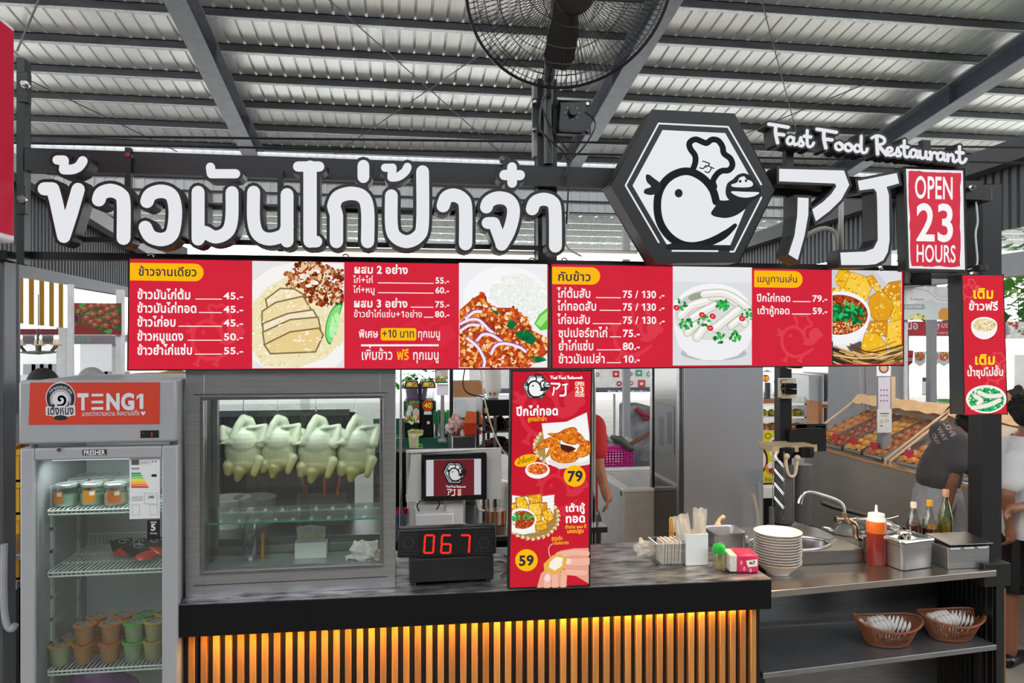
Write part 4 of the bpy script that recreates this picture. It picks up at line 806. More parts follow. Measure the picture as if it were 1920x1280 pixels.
for u, lab, s, m_ in ((459, 'pale boiled chicken hanging nearest the fridge side of the case', 1., 0), (523, 'pale boiled chicken hanging second from the fridge side', .96, .1), (595, 'pale boiled chicken hanging third from the fridge side', 1.04, -.05), (668, 'pale boiled chicken hanging nearest the queue display side of the case', 1.03, .05)):
    p = aY(u, 777, hy); c = lambda x, y, z: (p.x + x * s, p.y + (y + m_ * x * .3) * s, p.z + z * s)
    t = thing('boiled_chicken', lab, 'chicken', tuple(p), 'boiled chickens in the case')
    it = [('b', c(0, 0, -.145), (.077 * s, .064 * s, .096 * s)), ('b', c(0, -.02, -.105), (.06 * s, .055 * s, .062 * s)), ('b', c(0, -.004, -.19), (.068 * s, .058 * s, .05 * s)),
          ('t', [c(.03, -.005, -.075), c(.02, -.02, -.025), c(0, -.03, -.012), c(-.018, -.045, -.04), c(-.032, -.055, -.085)], [.026 * s, .021 * s, .017 * s, .016 * s, .018 * s]),
          ('b', c(-.04, -.055, -.1), (.021 * s, .016 * s, .017 * s)), ('t', [c(-.05, -.058, -.102), c(-.082, -.06, -.107)], [.011 * s, .003 * s]),
          ('t', [c(.04, -.02, -.08), c(.086, -.03, -.045), c(.07, -.045, -.112)], [.022 * s, .011 * s, .019 * s]), ('t', [c(.086, -.03, -.042), c(.02, -.05, -.048)], [.01 * s, .006 * s]),
          ('t', [c(-.04, -.01, -.08), c(-.082, -.02, -.05), c(-.075, -.03, -.095)], [.022 * s, .013 * s, .016 * s]),
          ('t', [c(-.054, -.03, -.2), c(-.058, -.035, -.226)], [.026 * s, .016 * s]), ('t', [c(.066, -.05, -.175), c(.046, -.062, -.23)], [.019 * s, .0135 * s]),
          ('t', [c(-.012, -.035, -.215), c(-.02, -.04, -.25), c(-.021, -.04, -.262)], [.03 * s, .014 * s, .004 * s])]
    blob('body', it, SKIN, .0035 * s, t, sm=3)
    G().tube([p + V((0, -.03, -.02)), p + V((.003, -.03, .006)), p + V((-.004, -.012, .02)), V((p.x, hy, hz + .008)), V((p.x, hy + .01, hz + .002)), V((p.x, hy + .008, hz - .012))], .0018, CHROME, 6, smooth=4).build('hook', t)
# things in and behind the case
p = V(aY(472, 1066, 3.28)); z0 = kz0 + .0505
bt = thing('water_bottle', 'clear crumpled plastic bottle standing inside the glass case', 'bottle', (p.x, 3.25, z0)); G().lathe([(0, .002), (.03, .002), (.033, .01), (.031, .04), (.033, .07), (.03, .1), (.032, .13), (.02, .17), (.013, .185), (.013, .2), (0, .2)], (p.x, 3.25, z0), glass('dfe6e6', .72, .12), 20).build('bottle_body', bt); G().cyl((p.x, 3.25, z0 + .2), (p.x, 3.25, z0 + .214), .015, PWHITE).build('cap', bt)
p = aY(492, 1030, 3.27); tag(G().tube([(p.x, 3.27, z0), (p.x, 3.27, z0 + .085), (p.x - .001, 3.27, z0 + .1), (p.x, 3.27, z0 + .105)], [.0075, .0075, .006, .002], mat('cf8a1a', .4), 10).build('marker', org=(p.x, 3.27, z0)), 'orange plastic handle standing upright inside the glass case', 'utensil')
p = aY(584, 1028, 3.26); sh = thing('stick_holder', 'white plastic holder with bagged sticks inside the glass case', 'holder', (p.x, 3.26, z0)); g = G().bx(p.x - .065, p.x + .065, 3.23, 3.235, z0, z0 + .065, PWHITE).bx(p.x - .065, p.x + .065, 3.28, 3.285, z0, z0 + .065, PWHITE).bx(p.x - .065, p.x - .06, 3.235, 3.28, z0, z0 + .065, PWHITE).bx(p.x + .06, p.x + .065, 3.235, 3.28, z0, z0 + .065, PWHITE).bx(p.x - .06, p.x + .06, 3.235, 3.28, z0, z0 + .004, PWHITE)
g.build('holder_body', sh); g = G()
for k in range(26): x = p.x - .052 + .004 * k; g.cyl((x, 3.245 + .01 * (k % 3), z0 + .005), (x + R.uniform(-.003, .003), 3.25 + .008 * (k % 3), z0 + .105 + R.uniform(-.006, .006)), .0016, mat('d8b878', .5), n=5)
o = g.build('stick_bundle', sh); o['kind'] = 'stuff'
G().slab([(p.x - .055, 3.24, z0 + .06), (p.x + .055, 3.24, z0 + .06), (p.x + .06, 3.24, z0 + .12), (p.x, 3.243, z0 + .13), (p.x - .06, 3.24, z0 + .125)], (0, .03, 0), FILM).build('bag', sh)
p = aY(683, 1052, 3.05)
def crumple(name, c, r, m, label, cat, seed=0, vox=.006, amp=.35):
    g = G(); n = 22; h = 12; vs = []
    for i in range(h + 1):
        t = math.pi * i / h
        for k in range(n):
            d = V((math.sin(t) * math.cos(6.2831853 * k / n), math.sin(t) * math.sin(6.2831853 * k / n), math.cos(t))); q = 1 + amp * noise.noise(d * 2.3 + V((seed, 0, 0))) * 1.4 + amp * .5 * noise.noise(d * 6 + V((0, seed, 0)))
            vs.append(V(c) + V((d.x * r[0] * q, d.y * r[1] * q, max(-r[2], d.z * r[2] * q))))
    g.add(vs, [(i * n + k, (i + 1) * n + k, (i + 1) * n + (k + 1) % n, i * n + (k + 1) % n) for i in range(h) for k in range(n)], m)
    return tag(g.build(name, org=(c[0], c[1], c[2] - r[2])), label, cat)
crumple('plastic_bag', (p.x, 3.06, z0 + .05), (.06, .05, .05), mat('e0ddd6', .3, 0, .05, 20, trans=.15), 'crumpled white plastic bag in the corner of the glass case floor', 'bag', 3, amp=.5)
# ================================================================ queue display, box, till screen, banner
zc = 1.03; bxl, bxr = aY(768, 1070, 2.95).x, aY(926, 1070, 2.95).x
cb = thing('cash_drawer', 'low matt black box on short feet under the queue number display', 'box', ((bxl + bxr) / 2, 3.05, zc)); G().bx(bxl, bxr, 2.95, 3.2, 1.046, 1.139, mat('151516', .45)).build('body', cb, .004)
for x in (bxl + .02, bxr - .02):
    for y in (2.97, 3.17): G().cyl((x, y, zc), (x, y, 1.046), .01, BLK2, n=10).build('foot', cb)
qx0, qx1 = aY(745, 1015, 2.94).x, aY(931, 1015, 2.94).x; qz0, qz1 = 1.1395, aY(840, 989, 2.94).z
qd = thing('queue_display', 'black LED number display with speaker ends reading 067', 'display', ((qx0 + qx1) / 2, 2.97, qz0)); G().bx(qx0, qx1, 2.945, 3.0, qz0 + .006, qz1, mat('101012', .4)).build('case', qd, .008)
A = Art(facade(2.9445), False, fslope); A.rect(788, 994, 884, 1040, '08080a'); A.build('screen', qd)
for u0, u1 in ((748, 784), (889, 926)):
    g = G()
    for i in range(9):
        for j in range(11): q = aY(u0 + 2 + (u1 - u0 - 4) * j / 10, 996 + 42 * i / 8, 2.9445); g.cyl(q, q + V((0, -.0015, 0)), .0022, DGREY, n=5)
    g.tube([aY((u0 + u1) / 2, 1017, 2.9435) + V((.02 * math.cos(t * .52), -.001, .02 * math.sin(t * .52))) for t in range(12)], .0016, DGREY, 5, True); g.build('speaker_grille', qd)
SEG = {'0': 'abcdef', '6': 'acdefg', '7': 'abc'}
def seg7(A, ch, u, v, w_, h, t, c, sk=0.):
    q = {'a': (0, 0, 1, 0), 'b': (1, 0, 1, .5), 'c': (1, .5, 1, 1), 'd': (0, 1, 1, 1), 'e': (0, .5, 0, 1), 'f': (0, 0, 0, .5), 'g': (0, .5, 1, .5)}
    for s_ in SEG[ch]:
        x0, y0, x1, y1 = q[s_]; dx, dy = x1 - x0, y1 - y0; P0_, P1_ = (u + (x0 + dx * .12) * w_ + sk * (1 - y0), v + (y0 + dy * .1) * h), (u + (x1 - dx * .12) * w_ + sk * (1 - y1), v + (y1 - dy * .1) * h); A.stroke([P0_, P1_], t, c, 0)
for ch, u in (('0', 795), ('6', 827), ('7', 862)): A = Art(facade(2.944), True, fslope, k=1.3); seg7(A, ch, u, 1003, 17, 33, 3.6, 'ff2a1c', 2); A.build('red_digit', qd)
PG = mat('cfcdca', .4, 0, .02); Yp = 3.18; ps = thing('till_screen', 'grey till with a small customer screen showing the bird emblem', 'till', (aY(850, 1000, Yp).x, 3.25, zc))
g = G(); pxbox(g, 766, 849, 936, 936, Yp, .035, PG, v1b=936); g.build('monitor_back', ps, .01)
g = G(); pxbox(g, 793, 855, 910, 937, Yp - .03, .03, BLK2); sc_ = g.build('customer_screen', ps, .006)
A = Art(facade(Yp - .031), True, fslope, k=.85); A.rect(799, 862, 902, 930, 'c9cbd2'); A.rect(813, 862, 889, 930, '6e2028'); hxs = [(829, 884), (840, 865.5), (863, 866), (875, 885), (863, 907.5), (840, 907)]
A.poly(hxs, '1d1e20'); A.poly(offset(hxs, -3), 'd9dadd'); A.poly(offset(hxs, -4.2), '1d1e20'); A.poly(offset(hxs, -6), 'd9dadd'); bird(A, birdat(852, 889, .046), '1d1e20', None, False, .046)
sl2, sw2 = script('Fast Food Restaurant', 836, 909.5, .0125, 0, 70)
for L2 in sl2:
    for q in L2: A.stroke(q, .7, 'e8e8ea', 2)
def aj_logo(A, u, v, sc, c):
    for polys in AJ:
        for P in polys: A.poly([(u + (x - 148) * sc, v + (y - 485) * sc) for x, y in P], c)
aj_logo(A, 838, 916, .0205, 'eeeeee'); A.rect(857.5, 916, 865, 929, 'c8402e')
for s_, y in (('OPEN', 920), ('23', 925), ('HOURS', 928.6)): A.text(s_, 858.3, y, 864.3, 4.5 if s_ != '23' else 6, 'f4f4f4', .02)
A.build('screen_picture', sc_)
g = G(); pxbox(g, 836, 936, 866, 990, Yp + .01, .03, PG); g.build('neck', ps, .006); g = G(); g.bx(aY(778, 970, Yp).x, aY(850, 970, Yp).x, Yp - .03, Yp + .14, aY(810, 985, Yp).z - .035, aY(810, 960, Yp).z, PG); g.build('printer_box', ps, .006)
q0, q1 = aY(776, 990, Yp).x, aY(880, 990, Yp).x; G().bx(q0, q1, Yp - .03, Yp + .16, zc, aY(810, 985, Yp).z - .03, PG).build('base', ps, .008)
g = G(); g.tube([aY(u, v, Yp - .03) for u, v in ((795, 936), (785, 942), (782, 950), (786, 958))], .003, BLK2, 6, smooth=4); g.tube([aY(u, v, Yp - .03) for u, v in ((822, 938), (824, 945), (818, 955))], .003, BLK2, 6, smooth=4); g.build('cable', ps)
tag(G().tube([aZ(u, v, zc + .006) for u, v in ((905, 1060), (935, 1052), (950, 1060), (948, 1075), (940, 1080), (952, 1066), (958, 1050), (945, 1040))], .0035, BLK2, 6, smooth=4).build('cable', org=aZ(940, 1060, zc)), 'tangled black cables on the counter beside the promotion lightbox', 'cable')
bn, A = lightbox('tall red lit promotion lightbox standing on the counter edge, wings and tofu pictured', 'sign', [(961.5, 697), (1107.5, 696), (1102.5, 1096), (956, 1101)], 2.83, .035, 3.2, 'c8182e')
BP = lambda P: [(950 + x / 3.05, 690 + y / 3.05) for x, y in P]
bird(A, birdat(1014, 772, .165), 'd53043', None, True, .165); bird(A, birdat(1042, 922, .12), 'd53043', None, True, .12)
hxb = BP([(88, 105), (128, 38), (207, 40), (245, 107), (205, 174), (126, 172)]); A.poly(hxb, '3a3b3d'); A.poly(offset(hxb, -2.2), 'eeeeee'); A.poly(offset(hxb, -3), '3a3b3d'); A.poly(offset(hxb, -4.6), 'f2f2f2'); bird(A, birdat(1003, 729, .058), '2a2b2d', 'f2f2f2', False, .058)
sl3, sw3 = script('Fast Food Restaurant', 1031, 704, .0205, -.01, 60)
for L2 in sl3:
    for q in L2: A.stroke(q, 1.25, 'ffffff', 2)
aj_logo(A, 1032, 717, .0405, 'ffffff'); A.rect(1076.5, 715, 1096, 744.5, 'e2452c')
for s_, y, z in (('OPEN', 723, 11), ('23', 735.5, 15), ('HOURS', 743.3, 9.5)): A.text(s_, 1077.8, y, 1094.8, z, 'ffffff', .02)
A.text('ปีกไก่ทอด', 967.5, 778.5, 1047, 21.5, 'ffffff', .035); A.text('สูตรป้าจ๋า', 988.7, 789, 1024.7, 10.7, 'ffd21a', .015)
# wings plate
def basket_rim(A, cx, cy, rx, ry, a0, a1, c=('e9d7b0', 'c9a86a', 'f3e6c8')):
    for k in range(3):
        for i in range(16):
            t = a0 + (a1 - a0) * i / 15; A.ell(cx + (rx - k * 2) * math.cos(t), cy + (ry - k * 2) * math.sin(t), 3.6, 1.3, c[(i + k) % 3], t + 1.2 + k * .4, 8)
A.ell(1053, 836, 54, 38, 'b08a50'); basket_rim(A, 1053, 836, 53, 38, 1.1, 4.0); A.poly(BP([(198, 315), (340, 305), (455, 252), (470, 380), (472, 545), (390, 560), (300, 572), (225, 540), (215, 430)]), 'f6f4f2'); A.poly(BP([(225, 530), (300, 500), (420, 540), (470, 520), (470, 548), (390, 562), (300, 575)]), 'e4e0dd')
for q in ([(238, 375), (290, 372), (330, 350), (385, 340), (402, 380), (395, 430), (340, 425), (300, 400)], [(158, 465), (200, 420), (260, 392), (300, 405), (260, 440), (200, 455)], [(225, 500), (262, 430), (300, 410), (290, 450), (250, 485)], [(250, 500), (300, 450), (370, 470), (405, 500), (380, 530), (300, 535)], [(395, 480), (440, 420), (473, 425), (473, 480), (420, 505)], [(400, 370), (425, 385), (450, 430), (420, 440), (402, 410)]):
    q = [tuple(p) for p in crom([V(p) for p in q], 4, True)]; A.poly(BP(offset(q, 4)), 'a84a12'); A.poly(BP(q), 'e07a1c'); P = BP(q); A.scatter(ins_poly(P), (min(a for a, b in P), min(b for a, b in P), max(a for a, b in P), max(b for a, b in P)), 50, 1.9, ['f29a2e', 'c8560f', 'e8852a', 'f6b04a', 'b5480c'], 1.8)
A.poly(BP([(300, 430), (370, 445), (395, 460), (350, 480), (310, 465)]), '4a1c10')
A.ell(985, 862, 22, 10.5, YEL, -.3); A.poly([(984, 868), (998, 866), (999, 877)], YEL); A.text('น้ำจิ้มแจ่ว', 969.5, 869.5, 1002, 12, '2b2420', .01, -.28)
A.ell(1006.8, 880.5, 23, 15.5, 'f6f3f0'); A.ell(1006.8, 878, 19, 10.5, 'd8581c'); A.scatter(ins_ell(1006.8, 878, 18, 9.5), (988, 868, 1026, 888), 120, 1.2, ['f4a83a', 'a82410', 'e8601c', 'f8d070'], 1.4)
A.ell(1076, 891, 20.5, 20, YEL); A.text('79', 1062.5, 901, 1092, 27, '2b2f38', .035)
A.ell(995, 968, 52, 41, 'a8844a', a0=-2.3, a1=2.3, n=40); basket_rim(A, 997, 968, 51, 42, -.7, 2.35); A.poly(BP([(28, 722), (150, 735), (268, 718), (262, 850), (180, 930), (90, 945), (25, 930)]), 'f4f2f0')
TB = [[(50, 740), (90, 730), (112, 760), (108, 808), (60, 810)], [(120, 725), (192, 716), (196, 765), (130, 770)], [(122, 775), (185, 765), (200, 800), (190, 835), (130, 830)], [(185, 770), (222, 765), (225, 810), (200, 820)], [(198, 815), (240, 800), (265, 850), (225, 882)], [(160, 870), (225, 865), (225, 912), (165, 925)], [(150, 840), (195, 835), (190, 865), (160, 870)], [(27, 770), (48, 765), (48, 808), (27, 808)]]
tofu(A, BP, TB, 1.6); A.ell(976, 973, 28, 22.5, 'f6f4f2', a0=-2.2, a1=2.2, n=30); A.ell(977, 972, 24, 17, 'a83a1a', a0=-2.1, a1=2.1, n=30)
dp = lambda u, v: u > 960 and ins_ell(977, 972, 23, 16)(u, v); A.scatter(dp, (960, 956, 1001, 989), 90, 1.2, ['d8581c', '6e1c0c', 'e8a85a', 'b5481c'], 1.4); A.scatter(lambda u, v: dp(u, v) and v < 973, (960, 957, 998, 974), 34, 2.5, GRN, 1.5)
A.text('เต้าหู้', 1058, 957, 1095, 18, 'ffffff', .035); A.text('ทอด', 1058, 977.5, 1096, 21, 'ffffff', .035); A.text('ตำนาน ๑๐๐ ปี', 1057.5, 988.3, 1097, 8.5, 'ffd21a', .02); A.text('นครปฐม', 1061, 996.8, 1092.5, 10, 'ffd21a', .02)
A.text('สูตรลับ', 1032, 1010, 1053, 10, 'ffd21a', .01, -.03); A.text('เนื้อคัสตาร์ด', 1036, 1018, 1064.5, 8, 'ffd21a', .01, -.03); A.stroke(BP([(258, 995), (240, 1010), (235, 1035), (242, 1070)]), .9, 'ffffff', 4)
HS, HD_ = 'f0b49c', 'c9806a'
for q in ([(168, 1246), (190, 1165), (230, 1130), (280, 1140), (330, 1180), (338, 1238)], [(262, 1062), (300, 1035), (380, 1022), (462, 1020), (462, 1222), (400, 1185), (330, 1150)]): A.poly(BP(q), 'e6a48c')
for q, wd in (([(225, 1230), (228, 1195), (236, 1175)], 14), ([(272, 1235), (270, 1190), (268, 1160)], 12), ([(316, 1232), (320, 1190), (322, 1160)], 11), ([(455, 1095), (400, 1100), (345, 1098)], 14), ([(450, 1050), (380, 1045), (290, 1060)], 11), ([(440, 1160), (390, 1160), (340, 1155)], 11)): A.stroke(BP(q), wd + 1.2, HD_, 4); A.stroke(BP(q), wd, HS, 4)
for c_, r in (((226, 1190), (5.5, 7)), ((345, 1095), (6, 5))): A.ell(950 + c_[0] / 3.05, 690 + c_[1] / 3.05, r[0], r[1], 'fbd8cc')
A.poly(BP([(205, 1110), (255, 1062), (300, 1052), (340, 1085), (310, 1150), (260, 1172), (210, 1150)]), 'e9b04a'); A.poly(BP([(240, 1100), (275, 1070), (315, 1075), (310, 1120), (270, 1148), (235, 1130)]), 'f6efdf')
A.ell(985.5, 1047, 21, 20.5, YEL); A.text('59', 971, 1057, 1000, 26, '2b2f38', .035); A.build('sign_print', bn)
p = aY(1027, 1100, 2.84); G().bx(p.x - .04, p.x + .04, 2.835, 2.96, 1.03, p.z + .006 if p.z > 1.03 else 1.034, BLK2).build('stand_foot', bn)
# ================================================================ stainless worktop, sink and what stands there
LZ = .95; A0, A1 = aZ(1440, 1108, LZ), aZ(1873, 1068, LZ); ly = lambda x: A0.y + (A1.y - A0.y) * (x - A0.x) / (A1.x - A0.x)
wt = thing('sink_counter', 'stainless steel worktop with an open shelf underneath, beside the black counter', 'counter', (1.9, 3.2, 0))
def lbox(g, x0, x1, d0, yb, z0, z1, m): return g.hexa([V((x, y, z)) for z in (z0, z1) for x, y in ((x0, ly(x0) + d0), (x1, ly(x1) + d0), (x1, yb), (x0, yb))], m)
STW = mat('a9a29a', .2, .9, .12, 5, .02, stretch=(1, 6, 1)); xs0, xs1 = 1.495, A1.x - .012
sxb = aY(1621, 1040, 3.23).x; lbox(G(), xs0, xs1, 0, 3.225, LZ - .03, LZ, STW).build('worktop', wt, .003); G().bx(sxb + .006, xs1, 3.226, 3.7, LZ - .03, LZ, STW).build('rear_worktop', wt)
lbox(G(), xs0, xs1, .0, 3.38, .585, .61, STEELB).build('shelf', wt, .003)
G().bx(xs0, xs1, 3.41, 3.42, .02, .91, STEELB).build('back_panel', wt)
g = G(); pr = corr(ly(xs1) + .03, 3.4, .03, .012, .006); n = len(pr); g.add([(xs1 - .006 - b, a, z) for z in (.02, .915) for a, b in pr], [(k, k + 1, n + k + 1, n + k) for k in range(n - 1)], BLK2)
g.bx(xs1 - .005, xs1 + .0, ly(xs1) + .02, 3.42, .02, .915, BLK2); g.build('side_panel', wt)
for x in (xs0 + .01, xs1 - .04): G().bx(x, x + .03, ly(x) + .06, ly(x) + .09, 0, .585, BLK2).build('leg', wt)
G().bx(aY(1868, 1180, 3.05).x, aY(1883, 1180, 3.05).x, 3.05, 3.12, 0, LZ - .035, BLACK).build('corner_leg', wt)
p = aY(1880, 1080, 3.0); sb = G().bx(aY(1851, 1080, 3.03).x, aY(1900, 1080, 3.03).x, 3.045, 3.13, aY(1870, 1102, 3.03).z, aY(1870, 1058, 3.03).z, BLACK)
tag(sb.build('post_bracket', bev=.004, org=(aY(1875, 1080, 3.03).x, 3.09, aY(1870, 1102, 3.03).z)), 'chunky black bracket at the end post beside the stainless worktop', 'bracket')
tag(G().bx(aY(1879, 1180, 3.06).x, aY(1886, 1180, 3.06).x, 3.06, 3.1, 0, aY(1880, 1103, 3.06).z, mat('8a5a38', .6)).build('wooden_strip', org=(aY(1882, 1180, 3.06).x, 3.08, 0)), 'narrow brown wooden strip below the black bracket on the end post', 'strip')
# sink
sk = thing('sink', 'raised stainless sink with a round basin behind the worktop', 'sink', (2.0, 3.7, 0))
sxa, sya, syb, sz = 1.495, 3.23, 3.7, 1.012; bc = V((aY(1478, 1020, 3.37).x, 3.37, sz)); br = (.2, .118)
g = G(); n = 40; inn = [bc + V((br[0] * math.cos(6.2831853 * k / n), br[1] * math.sin(6.2831853 * k / n), 0)) for k in range(n)]; out = []
for p in inn:
    d = p - bc; t = min((sxb - bc.x) / d.x if d.x > 1e-6 else ((sxa - bc.x) / d.x if d.x < -1e-6 else 9), (syb - bc.y) / d.y if d.y > 1e-6 else ((sya - bc.y) / d.y if d.y < -1e-6 else 9)); out.append(bc + d * t)
g.add(inn + out, [(k, n + k, n + (k + 1) % n, (k + 1) % n) for k in range(n)], STEEL)
for a, b in (((sxa, sya), (sxb, sya)), ((sxb, sya), (sxb, syb)), ((sxb, syb), (sxa, syb)), ((sxa, syb), (sxa, sya))): g.add([(a[0], a[1], .9), (b[0], b[1], .9), (b[0], b[1], sz), (a[0], a[1], sz)], [(0, 1, 2, 3)], STEELD)
g.build('sink_top', sk)
G().lathe([(1.0, 0), (.97, -.012), (.93, -.1), (.85, -.16), (.3, -.175), (0, -.177)], bc, STEELD, n, sc=br).build('basin', sk)
G().tube([bc + V((br[0] * 1.03 * math.cos(6.2831853 * k / n), br[1] * 1.03 * math.sin(6.2831853 * k / n), .004)) for k in range(n)], .008, STEEL, 8, True).build('rim', sk)
for x in (sxa + .03, sxb - .03):
    for y in (3.46, syb - .03): G().cyl((x, y, 0), (x, y, .92), .02, STEELD).build('leg', sk)
YT = 3.3; fp_ = lambda *q: [aY(u, v, YT) for u, v in q]; BR = mat('b3a68e', .22, 1, .08)
zt_ = aY(1620, 1030, YT).z
tp = thing('faucet', 'tall gooseneck tap with brass elbow fittings on the sink', 'tap', aY(1620, 1030, YT))
G().tube(fp_((1583, 962), (1582.5, 952), (1578, 944), (1568, 937), (1545, 929), (1521, 922), (1511, 923), (1504, 930), (1501.5, 938)), .0085, CHROME, 10, smooth=5).build('spout', tp)
G().cyl(*fp_((1502, 935), (1499.5, 944)), .011, CHROME, n=14).build('aerator', tp)
g = G(); g.tube(fp_((1583, 972), (1594, 977), (1601, 981), (1604.5, 988), (1604.5, 1000), (1607, 1007), (1613, 1010), (1621, 1010)), .013, BR, 12, smooth=3); g.cyl(*fp_((1583, 961), (1583, 975)), .012, BR); g.cyl(*fp_((1604.5, 990), (1604.5, 1000)), .016, BR); g.cyl(*fp_((1588, 973), (1593, 977)), .016, BR); g.build('elbow_pipe', tp)
g = G(); g.cyl(*fp_((1569, 973), (1583, 973)), .011, BR); g.cyl(*fp_((1566, 973), (1570, 973)), .015, BR); g.build('handle', tp)
q = aY(1621, 1010, YT); g = G(); g.box((q.x, q.y, (q.z + sz) / 2 - .0), (.035, .035, q.z + .03 - sz), STEEL); g.build('mounting_post', tp)
pl = thing('pot_lid', 'large domed shiny steel pot lid lying on the sink behind the tap', 'lid', (aY(1628, 1018, 3.5).x, 3.5, sz)); c = V((aY(1628, 1018, 3.5).x, 3.5, sz + .001)); G().lathe([(.2, 0), (.205, .006), (.19, .012), (.175, .035), (.13, .06), (.06, .074), (0, .077)], c, mat('c9cac8', .14, 1, .06, 14, .04), 36, sc=(.95, .62)).build('dome', pl)
G().tube([c + V((-.19, -.02, .02)), c + V((-.235, -.03, .03)), c + V((-.235, .03, .03)), c + V((-.19, .03, .02))], .005, CHROME, 6, smooth=3).build('handle', pl)
tag(G().tube([aY(u, v, 3.72) for u, v in ((1540, 942), (1560, 950), (1630, 968), (1700, 990))], .012, BLK2, 8).build('spray_hose', org=aY(1640, 975, 3.72)), 'black spray hose stretched behind the tap along the sink', 'hose')
# bowls
bp = aZ(1458, 1074, LZ); n_b = 12; BOWL = mat('e6dfd6', .25, 0, .02); proto = None
for i in range(n_b):
    z = LZ + .0005 + i * .0122; lab = 'lowest white bowl of the stack on the worktop, showing its foot' if i == 0 else 'topmost white bowl of the stack on the worktop, its inside visible' if i == n_b - 1 else 'white bowl within the tall stack of bowls, only its rim showing'
    if i == 0:
        proto = thing('soup_bowl', lab, 'bowl', (bp.x, bp.y, z), 'stacked white bowls')
        G().lathe([(.045, 0), (.05, .001), (.052, .008), (.075, .026), (.096, .05), (.1035, .053), (.104, .055), (.1, .0555), (.094, .053), (.072, .03), (.045, .012), (0, .01)], (bp.x, bp.y, z), BOWL, 44).build('bowl_body', proto)
    else: dup(proto, (bp.x + R.uniform(-.0012, .0012), bp.y + R.uniform(-.001, .001), z), lab if i == n_b - 1 else 'white bowl within the tall stack of bowls, only its rim showing')
# counter small things
zc = 1.0305
p = aZ(1396, 1074, zc); tb = thing('tissue_pack', 'pink and red soft pack of tissues on the counter corner', 'tissues', tuple(p)); rot = Matrix.Rotation(-.14, 3, 'Z'); M = lambda x, y, z: p + rot @ V((x, y, z)); hw, dp_, ht = .06, .11, .075
PKM = mat('d82a5a', .3, 0, .06, 20)
G().hexa([M(x, y, z) for z in (0, ht) for x, y in ((-hw + .03, 0), (hw, 0), (hw, dp_), (-hw + .03, dp_))], PKM).build('wrapper', tb, .008)
G().hexa([M(x, y, z) for z in (.003, ht - .002) for x, y in ((-hw, .004), (-hw + .031, .004), (-hw + .031, dp_ - .004), (-hw, dp_ - .004))], mat('d8d2c4', .8, 0, .12, 90, .4)).build('tissue_stack', tb, .004)
A = Art(lambda u, v, l=0: M(-hw + .034 + u * (2 * hw - .038), -l, ht * (1 - v)), False, rough=.35); A.poly([(.4, .3), (.97, .22), (.97, .62), (.5, .68), (.42, .5)], 'f0d8a8'); A.poly([(.44, .35), (.95, .27), (.95, .58), (.52, .63)], 'f6f2ee'); A.stroke([(.56, .5), (.6, .38), (.62, .52), (.67, .38), (.7, .52), (.77, .42), (.83, .52)], .035, '26264a', 3); A.ell(.8, .36, .05, .05, '7a1f3a')
for u, v in ((.15, .42), (.3, .75), (.62, .85)): A.ell(u, v, .06, .11, 'f2b8c4'); A.ell(u, v, .025, .045, 'c82a4a')
A.build('printed_label', tb)
p = aZ(1348, 1066, zc); tj = thing('toothpick_jar', 'small toothpick jar with bright green cap', 'jar', tuple(p)); G().lathe([(0, .001), (.024, .001), (.026, .006), (.026, .062), (.022, .07)], p, glass('eef2ea', .88, .04), 22).build('jar_body', tj)
g = G()
for k in range(26): a = k * 2.4; r = .018 * (k / 26) ** .5; g.cyl(p + V((r * math.cos(a), r * math.sin(a), .003)), p + V((r * math.cos(a + .4), r * math.sin(a + .5), .06)), .0012, mat('d9b878', .5), n=5)
o = g.build('toothpick_bundle', tj); o['kind'] = 'stuff'; G().lathe([(.0265, .068), (.0275, .072), (.0275, .092), (.023, .102), (.012, .107), (0, .108)], p, mat('1fae3a', .3), 24).build('cap', tj)
p = aZ(1307, 1060, zc); sb_ = thing('straw_box', 'tall white plastic box holding plastic bags and straws', 'box', tuple(p)); hw = .05; g = G()
for q in ((-hw, hw, 0, .003, 0, .135), (-hw, hw, .075, .078, 0, .135), (-hw, -hw + .003, .003, .075, 0, .135), (hw - .003, hw, .003, .075, 0, .135), (-hw, hw, 0, .078, 0, .003)): g.bx(p.x + q[0], p.x + q[1], p.y + q[2], p.y + q[3], p.z + q[4], p.z + q[5], PWHITE)
g.build('box_body', sb_, .001)
def sheetbag(c, w_, h, th, lean, rz, name, label, cat, m, grp=None, col=None):
    t = thing(name, label, cat, tuple(c), grp); Mx = Matrix.Rotation(rz, 3, 'Z') @ Matrix.Rotation(lean, 3, 'Y'); g = G(); n = 6; vs = []
    for s_ in (1, -1):
        for i in range(n + 1):
            for j in range(n + 1): a, b = i / n * 2 - 1, j / n; vs.append(V(c) + Mx @ V((a * w_ / 2, s_ * th * (1 - a * a) * (.4 + .6 * (1 - b)) + .004 * math.sin(a * 5 + b * 7), b * h + .004 * math.sin(i * 2.1))))
    q = (n + 1) ** 2; fs = [(k * q + i * (n + 1) + j, k * q + (i + 1) * (n + 1) + j, k * q + (i + 1) * (n + 1) + j + 1, k * q + i * (n + 1) + j + 1) for k in (0, 1) for i in range(n) for j in range(n)]
    g.add(vs, fs, m, True); g.build('bag', t)
    if col:
        g = G()
        for k in range(9): a = (k - 4) / 9; g.cyl(V(c) + Mx @ V((a * w_ * .7, 0, .01)), V(c) + Mx @ V((a * w_ * .7, .002 * (k % 3), h * .88)), .0035, mat(col, .5), n=6)
        o = g.build('straw_bundle', t); o['kind'] = 'stuff'
cz = p + V((0, .035, .004)); FM = mat('eee6d8', .12, 0, .03, trans=.55)
sheetbag(cz + V((-.02, .01, .02)), .075, .19, .012, -.22, .1, 'straw_bag', 'clear bag of pale straws leaning out of the white plastic box', 'bag', FM, None, 'e8dcc6')
